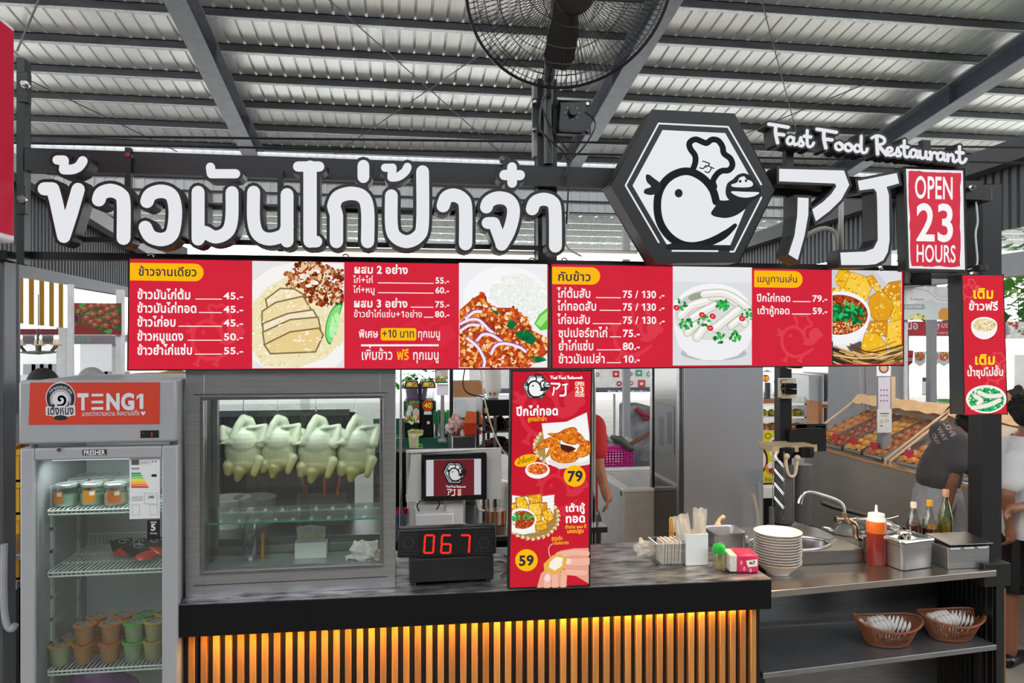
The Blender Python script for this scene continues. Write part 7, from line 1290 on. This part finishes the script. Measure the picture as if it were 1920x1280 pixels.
rs = thing('shop_sign', 'red shop sign with white lettering under the pale bakery sign', 'sign', aY(1750, 630, 9.3)); pxbox(G(), 1688, 602, 1800, 630, 9.3, .05, mat('b81424', .45)).build('board', rs); A = Art(facade(9.298), False); A.text('เนื้อ', 1694, 617, 1722, 20, 'e6e2e2', .02); A.text('by', 1752, 614, 1762, 17, 'e6e2e2', .03); A.text('โบราณ', 1763, 614, 1790, 14, 'e6e2e2', .01); A.text('สาขาตลาดสนามหลวง', 1740, 626, 1790, 8, 'e6e2e2', .0); A.ell(1740, 609, 5, 6, 'd8b02a'); A.build('lettering', rs)
for u in (1701, 1797): p = aY(u, 630, 9.36); G().bx(p.x - .03, p.x + .03, 9.36, 9.42, 0, p.z + .1, GREY).build('post', rs)
for i, (u, lab) in enumerate(((1725, 'pizza pennant nearest the red fabric banner'), (1751, 'yellow-cheese pizza pennant, second of the row'), (1770, 'pizza pennant third along, partly behind the grey post'), (1789, 'pizza pennant nearest the tall red refill sign'))):
    t = thing('pennant', lab, 'pennant', aY(u, 688, 9.0 + .02 * i), 'pizza pennants'); G().slab([aY(a, b, 9.0 + .02 * i) for a, b in ((u - 11, 659), (u + 11, 659), (u + 10, 680), (u, 687), (u - 10, 680))], (0, .004, 0), mat('c4c5c6', .6)).build('cloth', t); A = Art(facade(8.998 + .02 * i), False); A.ell(u, 668, 8.5, 8.5, 'b5501c'); A.ell(u, 668, 7, 7, 'e0a02e' if i == 1 else 'cf6a2a'); A.scatter(ins_ell(u, 668, 6, 6), (u - 7, 661, u + 7, 675), 12, 1.8, ['b02a1c', 'f0d07a', '4a7a2a'], 1.2); A.build('pizza_print', t)
t = thing('fabric_banner', 'red pointed fabric banner with white lettering behind the fried tofu photo', 'banner', aY(1700, 690, 9.1)); G().slab([aY(a, b, 9.1) for a, b in ((1688, 655), (1713, 657), (1711, 680), (1698, 690), (1688, 684))], (0, .004, 0), mat('b81c28', .6)).build('cloth', t); A = Art(facade(9.098), False); A.text('pizza', 1692, 675, 1711, 11, 'e6dcdc', .02, .05); A.build('lettering', t)
kc2 = thing('kitchen_counter', 'white kitchen counter of the pizza stall with round pizza pictures along its front', 'counter', aY(1755, 800, 9.8)); zk = zAt(766, 9.6, 1750); G().bx(*bxp(1690, 1840, 9.5, 10.1, zk - .05, zk, PWHITE) if 0 else (aY(1690, 700, 9.5).x, aY(1840, 700, 9.5).x, 9.5, 10.1, zk - .05, zk), PWHITE).build('counter_top', kc2, .004); G().bx(aY(1690, 700, 9.5).x, aY(1840, 700, 9.5).x, 9.55, 10.05, 0, zk - .05, mat('5a2a1e', .6)).build('base', kc2)
A = Art(facade(9.548), False)
for u in (1712, 1733, 1766, 1785): A.ell(u, 777, 10, 9, 'a84a24'); A.scatter(ins_ell(u, 777, 9, 8), (u - 9, 768, u + 9, 786), 24, 2, ['d8862e', '8a2a1a', 'e0b04a', '5a6a2a'], 1.3)
A.build('pizza_pictures', kc2)
p = aY(1778, 762, 9.7); simple('salad_tub', 'white tub with a green rim on the white kitchen counter', 'tub', [('tub_body', G().lathe([(0, 0), (.12, 0), (.15, .1), (.14, .1), (0, .09)], (p.x, 9.7, zk), PWHITE, 24), 0), ('green_rim', G().lathe([(.15, .09), (.157, .095), (.157, .115), (.14, .115)], (p.x, 9.7, zk), mat('5aa82a', .5), 24), 0)], (p.x, 9.7, zk))
p = aY(1792, 762, 9.6); simple('steel_bowl', 'steel mixing bowl next to the green-rimmed tub', 'bowl', [('bowl_body', G().lathe([(0, 0), (.08, 0), (.14, .1), (.13, .1), (0, .01)], (p.x, 9.6, zk), CHROME, 24), 0)], (p.x, 9.6, zk)); p = aY(1713, 766, 9.7); simple('loaf_tin', 'grey oblong tin on the white kitchen counter', 'tin', [('tin_body', G().bx(p.x - .12, p.x + .1, 9.65, 9.8, zk, zk + .07, GREY), .006)], (p.x, 9.7, zk))
poster('notice', 'white sheet with a purple heading in the bright pizza kitchen', 1729, 707, 1741, 741, 9.9, lambda A: (A.rect(1730, 708, 1740.5, 715, '5a3a5a'), A.rect(1730, 738, 1741, 741, 'd8b84a')))
for u, v, Y, lab in ((1719, 575, 8.6, 'grey cylinder spotlight in front of the red shop sign'), (1882, 605, 6.0, 'grey cylinder spotlight beside the tall red refill sign, nearest the street edge')):
    t = thing('cylinder_spotlight', lab, 'light', aY(u, v, Y)); a, b = aY(u - 1, v, Y), aY(u + 5, v + 22, Y); G().cyl(a, b, 7 * Y / 1250, GREY, n=18).build('lamp_head', t); G().cyl(a, a + V((0, 0, .12)), .01, GREY, n=8).build('stem', t)
poster('shop_sign', 'pale shop sign with food pictures above the curly fan of leaves, near the picture edge', 1884, 603, 1960, 635, 6.4, lambda A: (A.rect(1880, 590, 1990, 640, 'd0d2ce'), A.scatter(lambda u, v: v < 630, (1886, 604, 1960, 632), 60, 3, ['b5462a', '3a8a4a', 'e8e4da', '8a3a2a'], 1.5)), 'sign', .05)
simple('menu_stand', 'pale menu card hanging on the street side near the boy', 'card', [('upper_card', (lambda g: pxbox(g, 1905, 665, 1962, 731, 5.6, .02, mat('cfd0d2', .5)))(G()), 0), ('lower_card', (lambda g: pxbox(g, 1905, 733, 1962, 770, 5.6, .02, mat('b8babd', .5)))(G()), 0)], aY(1930, 770, 5.6))
p = aY(1898, 690, 11); leafy('tree', 'green street tree beyond the tall red refill sign', (p.x + .6, 11.5, 2.2), 420, (.9, .6, 1.2), .26, ('5a9a3a', '3f7a2a', '8ac05a')); p = aY(1900, 530, 16); leafy('tree', 'sunlit tree crown between the roof beams beyond the end post', (p.x + .5, 16, 3.2), 360, (1.3, .8, .9), .3, ('7ab84a', '5a9a3a', 'a8d87a'))
simple('bare_tree', 'dark tree trunk rising beyond the refill sign', 'tree', [('trunk', G().cyl((p.x - .2, 12, 0), (p.x, 12, 3.0), .12, mat('4a4038', .8), .08), 0)], (p.x - .2, 12, 0))
trim(G().bx(5.25, 5.4, 4.6, 13, 2.55, 2.75, GREY)); trim(G().hexa([V(q) for q in ((5.6, 7, 2.75), (14, 9, 3.3), (14, 9.12, 3.3), (5.6, 7.12, 2.75), (5.6, 7, 2.9), (14, 9, 3.45), (14, 9.12, 3.45), (5.6, 7.12, 2.9))], GALV))
# ================================================================ the far side by the fridge
col_ = thing('steel_column', 'thick dark grey column at the picture edge beside the drinks fridge', 'column', (aY(10, 900, 2.95).x, 3.05, 0)); G().bx(aY(-60, 900, 2.95).x, aY(7, 900, 2.95).x, 2.95, 3.04, 0, zAt(488, 2.95, 15), mat('4a4b4d', .45, .1, .1)).build('shaft', col_, .004); G().bx(aY(-60, 900, 2.95).x - .03, aY(7, 900, 2.95).x + .02, 2.93, 3.05, zAt(488, 2.95, 15), zAt(470, 2.95, 15), BLK2).build('cap_plate', col_)
tag(G().tube([aY(u, v, 2.9) for u, v in ((8, 1020), (7, 1100), (9, 1150), (15, 1175), (24, 1178), (29, 1170))], .012, mat('8f9094', .7), 8, smooth=4).build('strap', org=aY(9, 1150, 2.9)), 'grey strap hooked at the foot of the thick column', 'strap')
YM = mat('a67c0a', .6, 0, .1, 6, spec=.05); CORW = mat('dfe0e2', .3, .3, .06); aw = thing('corrugated_awning', 'corrugated awning panel in yellow and white stripes behind the fridge', 'awning', aY(70, 610, 6.0)); n = 6; xa, xb = aY(12, 560, 5.6).x, aY(127, 560, 6.4).x
for k in range(n):
    for h in (0, 1):
        t0, t1 = (k + h * .56) / n, (k + (.56 if not h else 1)) / n; P = lambda t, z: V((xa + (xb - xa) * t, 5.6 + .8 * t - (.012 if h else 0), z)); zt0, zb0 = aY(12, 516, 5.6).z, aY(12, 604, 5.6).z; zt1, zb1 = aY(127, 534, 6.4).z, aY(127, 615, 6.4).z; zf0 = lambda t: zt0 + (zt1 - zt0) * t; zf1 = lambda t: zb0 + (zb1 - zb0) * t
        G().slab([P(t0, zf1(t0)), P(t1, zf1(t1)), P(t1, zf0(t1)), P(t0, zf0(t0))], (0, .03, 0), CORW if h else YM).build('white_rib' if h else 'yellow_rib', aw)
for t_ in (.03, .97): G().bx(xa + (xb - xa) * t_ - .02, xa + (xb - xa) * t_ + .02, 5.66 + .8 * t_, 5.7 + .8 * t_, 0, zt0, mat('c9cacb', .5)).build('post', aw)
def saus(A):
    A.rect(100, 550, 250, 640, '8a1420'); tr = [(138, 585), (190, 572), (230, 590), (230, 628), (180, 628)]; A.scatter(ins_poly([(136, 575), (165, 566), (228, 570), (228, 622), (180, 622)]), (134, 566, 229, 624), 90, 5, ['2f7a2a', '1f5a1e', '4a9a3a'], 1.4); A.poly([(145, 598), (200, 625), (190, 629), (142, 604)], '6a3a1e')
    for x, y in ((160, 580), (172, 575), (186, 572), (198, 571), (163, 596), (176, 590), (190, 586), (203, 580), (213, 576), (172, 604), (188, 602), (204, 596), (216, 590), (180, 610), (200, 611), (219, 604)): A.ell(x, y, 8.5, 6.5, '6a2a1c', -.3); A.ell(x - 1, y - 1, 7, 5, '9a4a34', -.3); A.ell(x - 2, y - 2.2, 3, 1.6, 'c8846a', -.3)
    A.stroke([(124, 608), (133, 595), (140, 592), (146, 600), (138, 612)], 4, 'd8d6d8', 4); A.stroke([(126, 610), (135, 598), (143, 601)], 2, '3a4a48', 4)
poster('food_sign', 'red sign picturing grilled sausage balls on greens', 124, 567.5, 228, 627, 7.0, saus, 'sign', .04, 'd0d0d0', posts=(222,)); poster('fascia_board', 'grey fascia board with faded mint lettering under the red sausage sign', 16, 629, 216, 645, 7.6, lambda A: A.text('ก๋วยเตี๋ยวเรือ', 84, 640, 170, 16, '7fae98', .01), 'sign', .05, '8a8088', posts=(20, 117, 214)); poster('fascia_board', 'narrow dark red fascia behind the yellow and white awning', 16, 616, 112, 627, 7.4, None, 'sign', .05, '6a141e', posts=(22, 110))
pole('grey_post', 'white post between the awning and the red sausage sign', 109, 123, 6.6, 2.4, mat('c9cacb', .5)); pole('grey_post', 'white post beyond the red sausage sign', 217, 230, 7.2, 2.45, mat('c9cacb', .5)); pole('grey_post', 'slim dark post beside the thick column', 27, 35, 5.2, 2.6, DGREY)
cl = thing('chandelier', 'small candle-arm chandelier hanging under the awning', 'chandelier', aY(72, 640, 5.5)); c = aY(72, 662, 5.5); GM = mat('4a4640', .4, .5); g = G(); g.cyl(c, c + V((0, 0, .16)), .012, GM, n=8).lathe([(0, -.01), (.1, 0), (.11, .012), (0, .02)], c, mat('8a8680', .4), 16); g.build('stem', cl)
for k in range(6): a = k * 1.047; e = c + V((.12 * math.cos(a), .12 * math.sin(a), .05)); b_ = G().tube([c + V((0, 0, .02)), c + V((.07 * math.cos(a), .07 * math.sin(a), 0)), e], .006, GM, 6, smooth=3); b_.build('arm', cl); g = G().lathe([(0, 0), (.028, .004), (.03, .01), (.012, .012), (.011, .04), (0, .045)], e, mat('d8c8b0', .4), 10); g.ball(e + V((0, 0, .058)), (.01, .01, .018), lit('fff2d8', 1.5), 8); g.build('candle_lamp', cl)
G().cyl(c + V((0, 0, .16)), c + V((0, 0, .4)), .003, GM, n=6).build('chain', cl)
def block(name, label, u0, u1, v0, Y, m, rows, cols, wm):
    x0, x1 = aY(u0, 650, Y).x, aY(u1, 650, Y).x; z1 = aY((u0 + u1) / 2, v0, Y).z; t = thing(name, label, 'building', ((x0 + x1) / 2, Y, 0)); G().bx(x0, x1, Y, Y + 6, 0, z1, m).build('walls', t); G().bx(x0 - .2, x1 + .2, Y - .2, Y + 6.2, z1, z1 + .2, GREY).build('roof', t)
    for r in range(rows):
        for c in range(cols): xx = x0 + (x1 - x0) * (c + .3) / cols; zz = z1 - 1.3 - r * 2.6; f = G().bx(xx, xx + (x1 - x0) * .3 / cols + .3, Y - .05, Y, zz - .9, zz + .4, wm).build('window', t)
BW = mat('e2e4e6', .7, 0, .03); WD = mat('8a8f94', .4)
block('apartment_building', 'pale grey building with dark windows far beyond the sausage sign', 150, 232, 640, 24, BW, 2, 4, WD); block('apartment_building', 'white building far behind the chandelier', 40, 118, 632, 27, mat('eceeee', .7, 0, .03), 2, 5, WD)
tag(G().bx(aY(30, 700, 18).x, aY(232, 700, 18).x, 18, 18.1, 0, zAt(702, 18, 130), mat('e6e8e8', .6, 0, .02)).build('garden_wall', org=(aY(130, 700, 18).x, 18, 0)), 'low white street wall in front of the pale buildings', 'wall')
YEL2 = mat('c8961c', .45, 0, .08)
for k in range(4):
    Y = 4.6; x0, x1 = aY(-10, 950, Y).x, aY(36, 950, Y).x; z = .9 + k * .185 - .26; lab = ('lowest yellow plastic crate in the stack beside the fridge', 'second yellow crate from the bottom of the stack beside the fridge', 'third yellow crate from the bottom of the stack beside the fridge', 'topmost yellow plastic crate of the stack beside the fridge')[k]
    t = thing('plastic_crate', lab, 'crate', ((x0 + x1) / 2, Y + .2, z), 'yellow crates beside the fridge'); g = G(); g.bx(x0, x1, Y, Y + .02, z, z + .18, YEL2).bx(x0, x1, Y + .38, Y + .4, z, z + .18, YEL2).bx(x0, x0 + .02, Y + .02, Y + .38, z, z + .18, YEL2).bx(x1 - .02, x1, Y + .02, Y + .38, z, z + .18, YEL2).bx(x0, x1, Y, Y + .4, z, z + .01, YEL2); g.build('crate_body', t); G().bx(x0 - .008, x1 + .008, Y - .01, Y + .012, z + .15, z + .178, YEL2).build('lip', t)
simple('crate_bench', 'grey low bench under the stack of yellow crates', 'bench', [('bench_top', G().bx(aY(-20, 950, 4.6).x, aY(40, 950, 4.6).x, 4.55, 5.1, .6, .638, mat('b0aca8', .6)), 0), ('bench_leg', G().bx(aY(-18, 950, 4.6).x, aY(36, 950, 4.6).x, 4.6, 5.05, 0, .6, BLK2), 0)], (aY(10, 950, 4.6).x, 4.8, 0)); simple('air_cooler', 'white louvred machine behind the stack of yellow crates', 'machine', [('body', G().bx(*bxp(8, 34, 5.4, 5.8, 0, zAt(790, 5.4, 20)), mat('c6c8ca', .5)), .006)] + [('louvre', G().bx(*bxp(10, 32, 5.385, 5.4, .75 + k * .06, .78 + k * .06), GREY), 0) for k in range(9)], aY(20, 900, 5.6))
bgp = aY(285, 712, 3.7); blob('paper_bag', [('b', bgp + V((0, 0, -.0)), (.19, .12, .035)), ('b', bgp + V((.1, 0, .01)), (.1, .1, .035))], mat('c9985a', .5, 0, .15, 8), .012, org=tuple(bgp + V((0, 0, -.04)))); tag(D.objects['paper_bag'], 'crumpled tan paper bag behind the top of the drinks fridge', 'bag'); simple('storage_rack', 'tall grey rack behind the drinks fridge carrying the tan paper bag', 'rack', [('rack_board', G().bx(bgp.x - .3, bgp.x + .3, 3.55, 3.9, bgp.z - .065, bgp.z - .04, GREY), 0)] + [('rack_leg', G().bx(x, x + .03, 3.56, 3.6, 0, bgp.z - .065, GREY), 0) for x in (bgp.x - .28, bgp.x + .25)], (bgp.x, 3.7, 0))
area('bread_lamp', (4.35, 5.5, 2.6), (4.3, 5.5, 0), 2.4, .8, 22, (1, .82, .6))
# ================================================================ people
SKN = mat('8a5a42', .5, 0, .06, 30); HAIR = mat('100e0f', .85, 0, .3, 60)
def hand(items_out, w_, d, side, curl=.5, s=1., thumb=None):
    """palm, four unequal fingers bent at the knuckle, thumb off the side of the palm; w_ wrist, d direction, side = thumb side"""
    w_, d, side = V(w_), V(d).normalized(), V(side).normalized(); nrm = d.cross(side).normalized(); it = items_out
    it.append(('t', [w_, w_ + d * .045 * s, w_ + d * .085 * s], [.024 * s, .03 * s, .027 * s]))
    for k, L_ in enumerate((.07, .08, .074, .058)):
        b = w_ + d * .088 * s + side * (.031 - .0207 * k) * s; m_ = b + (d + nrm * curl * .5).normalized() * L_ * .55 * s; e = m_ + (d * .7 + nrm * curl * 1.3).normalized() * L_ * .5 * s; it.append(('t', [b, m_, e], [.0082 * s, .0076 * s, .0065 * s]))
    b = w_ + d * .025 * s + side * .024 * s; m_ = b + (side * .8 + d * .6).normalized() * .038 * s; it.append(('t', [b, m_, m_ + (d + nrm * .3).normalized() * .032 * s], [.012 * s, .0105 * s, .0085 * s]))
def head(root, c, f, skin, hair, long_=False, cap=None, bun=False, tilt=None):
    """head with eyes, nose, mouth, ears; f is the way it faces"""
    c, f = V(c), V(f).normalized(); s_ = f.cross(V((0, 0, 1))).normalized(); u = s_.cross(f).normalized()
    it = [('b', c, (.078, .078, .098)), ('b', c + f * .022 - u * .05, (.056, .056, .055)), ('t', [c + f * .082 + u * .015, c + f * .105 - u * .012], [.009, .013]), ('t', [c + f * .08 - u * .048 - s_ * .018, c + f * .086 - u * .05, c + f * .08 - u * .048 + s_ * .018], [.007, .009, .007]), ('t', [c - u * .06 - f * .01, c - u * .15 - f * .03], [.048, .052])]
    for k in (-1, 1): it += [('b', c + s_ * .08 * k - f * .005 - u * .005, (.014, .02, .03))]
    blob('head', it, skin, .006, root, sm=3); g = G()
    for k in (-1, 1): g.ball(c + f * .0705 + s_ * .03 * k + u * .012, .0085, mat('c8c2bc', .4), 10); g.ball(c + f * .0755 + s_ * .03 * k + u * .011, .0055, BLK2, 8)
    g.build('eyes', root); hi = [('b', c - f * .014 + u * .022, (.088, .088, .092)), ('b', c - f * .03 - u * .01, (.075, .075, .08))]
    if long_: hi += [('t', [c - f * .06, c - f * .075 - u * .1, c - f * .06 - u * .18], [.06, .05, .03])]
    if bun: hi += [('b', c - f * .05 + u * .115, (.035, .035, .035))]
    hi = [(i[0], V(i[1]) - f * .012, i[2]) if i[0] == 'b' else i for i in hi]; (hi.extend([('b', c - f * .03 + u * .03 + (V((R.gauss(0, 1), R.gauss(0, 1), R.gauss(0, 1) + .6)).normalized() - f * .25) * .085, (.009, .009, .009)) for _ in range(130)]) if not cap else None); blob('hair' if not cap else 'cap', hi, cap or hair, .007, root, sm=2)
def person(label, base, f, H, shirt, pants, arms=None, skin=SKN, shorts=True, hairm=HAIR, vox=.0085, **hk):
    base = V(base); f = V(f).normalized(); s_ = f.cross(V((0, 0, 1))).normalized(); k = H / 1.7; P = lambda a, b, z: base + s_ * a * k + f * b * k + V((0, 0, z * k)); t = thing('person', label, 'person', tuple(base))
    it = [('t', [P(0, 0, .95), P(0, .01, 1.15), P(0, 0, 1.38)], [.12 * k, .115 * k, .11 * k])]
    for q in (-1, 1): it += [('t', [P(.09 * q, 0, .92), P(.1 * q, .01, .5), P(.1 * q, 0, .09)], [.085 * k, .058 * k, .04 * k]), ('t', [P(.1 * q, -.03, .035), P(.105 * q, .15, .028)], [.04 * k, .032 * k])]
    A_ = arms or [[P(.185 * q, 0, 1.36), P(.23 * q, -.02, 1.08), P(.22 * q, .06, .84)] for q in (-1, 1)]
    for i, a in enumerate(A_):
        a = [V(x) for x in a]; it.append(('t', [P((-.1, .1)[i], 0, 1.37), a[0], a[1], a[2]], [.06 * k, .052 * k, .04 * k, .027 * k])); hand(it, a[2], a[2] - a[1], f, (.9, -.9)[i], k)
    it.append(('t', [P(0, 0, 1.38), P(0, .015, 1.5)], [.06 * k, .05 * k])); blob('body', it, skin, vox, t, sm=2)
    sh = [('t', [P(0, 0, .88), P(0, 0, 1.15), P(0, 0, 1.36)], [.14 * k, .135 * k, .125 * k]), ('t', [P(-.05, 0, .88), P(-.055, 0, 1.15), P(-.085, 0, 1.35)], [.125 * k, .12 * k, .1 * k]), ('t', [P(.05, 0, .88), P(.055, 0, 1.15), P(.085, 0, 1.35)], [.125 * k, .12 * k, .1 * k]), ('t', [P(0, 0, 1.37), P(0, 0, 1.45)], [.115 * k, .09 * k])]
    for i, a in enumerate(A_): a = [V(x) for x in a]; sh.append(('t', [P((-.1, .1)[i], 0, 1.36), a[0], a[0].lerp(a[1], .62)], [.075 * k, .075 * k, .07 * k]))
    blob('shirt', sh, shirt, .012, t, sm=4, cut=[(.83 * k, -1), (max([1.455 * k] + [a[0][2] + .075 for a in A_]), 1)]); blob('trousers', [('t', [P(.085 * q, 0, .93), P(.1 * q, .01, .5 if shorts else .1)], [.112 * k, (.1 if shorts else .06) * k]) for q in (-1, 1)] + [('t', [P(-.06, 0, .93), P(.06, 0, .93)], [.115 * k, .115 * k])], pants, .012, t, sm=3, cut=[(.47 * k if shorts else .07 * k, -1)])
    for q in (-1, 1): blob('shoe', [('t', [P(.1 * q, -.04, .035), P(.105 * q, .16, .025)], [.048 * k, .04 * k])], BLK2, .009, t, cut=[(.002, -1)])
    head(t, P(0, .03, 1.6), hk.pop('face', f), skin, hairm, **hk); return t
TS = mat('4d4b4e', .8, 0, .08, 14, .15); SHM = mat('a4a6a8', .8, 0, .1, 20, .15)
# woman leaning towards the trays: joints placed in the aisle, about five metres away
dW = 5.08; J = lambda u, v, dd=0: aD(u, v, dW + dd) if 0 else ray(u, v) * (dW + dd) + V((0, 0, CZ)); wm = thing('person', 'person in dark grey T-shirt and frayed grey shorts bending over the pastry trays', 'person', (J(1758, 1000).x, J(1758, 1000).y, 0)); zg = lambda q, z: V((q.x, q.y, z))
aR = [J(1797, 832, -.12), J(1783, 905, -.16), J(1768, 985, -.14)]; aL = [J(1812, 838, .12), J(1830, 900, .16), J(1850, 925, .2)]
it = [('t', [J(1756, 950), J(1760, 890), J(1786, 825)], [.12, .11, .11]), ('t', [J(1786, 822), J(1804, 812), J(1815, 808)], [.07, .05, .05])]
for q, hp, kn in ((-.1, J(1745, 960, -.1), J(1744, 1035, -.1)), (.1, J(1775, 962, .1), J(1782, 1040, .1))): it += [('t', [hp, kn, zg(kn, .3), zg(kn, .08)], [.09, .06, .05, .038]), ('t', [zg(kn, .035), zg(kn, .03) + V((.16, -.02, 0))], [.04, .032])]
for a in (aR, aL): it.append(('t', a, [.05, .041, .028])); hand(it, a[2], a[2] - a[1], V((.9, .3, 0)), .7)
blob('body', it, SKN, .006, wm, sm=2)
shirt = blob('shirt', [('t', [J(1756, 893, -.05), J(1763, 870, -.05), J(1783, 828, -.07)], [.13, .125, .105]), ('t', [J(1764, 897, .05), J(1769, 872, .05), J(1790, 830, .08)], [.13, .125, .1]), ('t', [J(1768, 812), J(1788, 815)], [.09, .075])] + [('t', [J(1788, 828), a[0], a[0].lerp(a[1], .5)], [.085, .083, .085]) for a in (aR, aL)], TS, .011, wm, sm=4)
sho = blob('shorts', [('t', [J(1752, 928, -.04), J(1742, 970, -.1), J(1738, 1008, -.1)], [.135, .118, .112]), ('t', [J(1764, 928, .05), J(1778, 970, .1), J(1784, 1012, .1)], [.135, .118, .11])], SHM, .011, wm, sm=3)
hc_ = J(1823, 806); head(wm, hc_, V((.75, .1, -.62)), SKN, HAIR, long_=False)
def wrap(o, seq, col, name, root):
    from mathutils.bvhtree import BVHTree
    me = o.data; bv = BVHTree.FromPolygons([v.co + WL[o] for v in me.vertices], [tuple(p.vertices) for p in me.polygons]); g = G(); m = mat(col, .7)
    for (s, u, v, sz, ang) in seq:
        gl, W = layout(s, .02); ca, sa = math.cos(ang), math.sin(ang)
        for vs, fs in gl:
            pts = []
            for p in vs:
                uu, vv = u + (p.x * ca + p.y * sa) * sz, v + (p.x * sa - p.y * ca) * sz; r = ray(uu, vv).normalized(); h = bv.ray_cast(V((0, 0, CZ)), r); pts.append((h[0] - r * .004) if h[0] else None)
            fs = [f for f in fs if all(pts[i] is not None for i in f)]
            if fs: g.add([q or V((0, 0, 0)) for q in pts], fs, m)
    if g.f: g.build(name, root)
wrap(shirt, [('LOVE', 1768, 793, 13, 1.0), ('WAY', 1756, 803, 12, 1.05), ('OUT', 1747, 814, 10, 1.15)], 'c8a4a8', 'printed_letters', wm)
WSH = mat('c9cacc', .8, 0, .04, 14, .12)
bb = ray(1926, 1000) * 4.5; person('boy in a white T-shirt and black shorts, one arm held behind the back', (bb.x, bb.y, 0), (.93, .36, 0), 1.66, WSH, BLK2, vox=.006, arms=[*reversed([[ray(1903, 868) * 4.42 + V((0, 0, CZ)), ray(1889, 928) * 4.38 + V((0, 0, CZ)), ray(1893, 985) * 4.42 + V((0, 0, CZ))], [ray(1972, 862) * 4.6 + V((0, 0, CZ)), ray(1992, 936) * 4.4 + V((0, 0, CZ)), ray(1916, 950) * 4.3 + V((0, 0, CZ))]])])
FLW = mat('c86a2a', .8, 0, .6, 16, hex2='3a7a5a'); bb = ray(1902, 900) * 6.3; person('person with hair in a bun and a floral top behind the boy', (bb.x, bb.y, 0), (-.97, .1, 0), 1.56, FLW, DGREY, shorts=False, bun=True)
bb = ray(78, 800) * 4.6; person('person in a black cap behind the drinks fridge, only the cap showing', (bb.x, bb.y, 0), (.6, .8, 0), 1.82, mat('3a3c40', .8), BLK2, shorts=False, cap=mat('1b1a18', .8, 0, .2)); bb = ray(172, 800) * 5.2; person('person in a grey knitted cap beyond the drinks fridge', (bb.x, bb.y, 0), (-.7, .7, 0), 1.80, mat('6a6c70', .8), DGREY, shorts=False, cap=mat('8c8c8c', .9, 0, .15, 60, .3))
q = ray(1064, 1000) * 4.35; REDS = mat('b01c28', .8, 0, .06, 14, .1); s3 = [ray(1112, 800) * 4.3 + V((0, 0, CZ)), ray(1120, 870) * 4.25 + V((0, 0, CZ)), ray(1131, 905) * 4.22 + V((0, 0, CZ))]
person('person in a red shirt behind the promotion lightbox, one bare arm showing', (q.x, q.y, 0), (.3, .95, 0), 1.74, REDS, BLK2, arms=[[ray(1052, 820) * 4.4 + V((0, 0, CZ)), ray(1046, 890) * 4.4 + V((0, 0, CZ)), ray(1050, 950) * 4.4 + V((0, 0, CZ))], s3], shorts=False, vox=.0055)
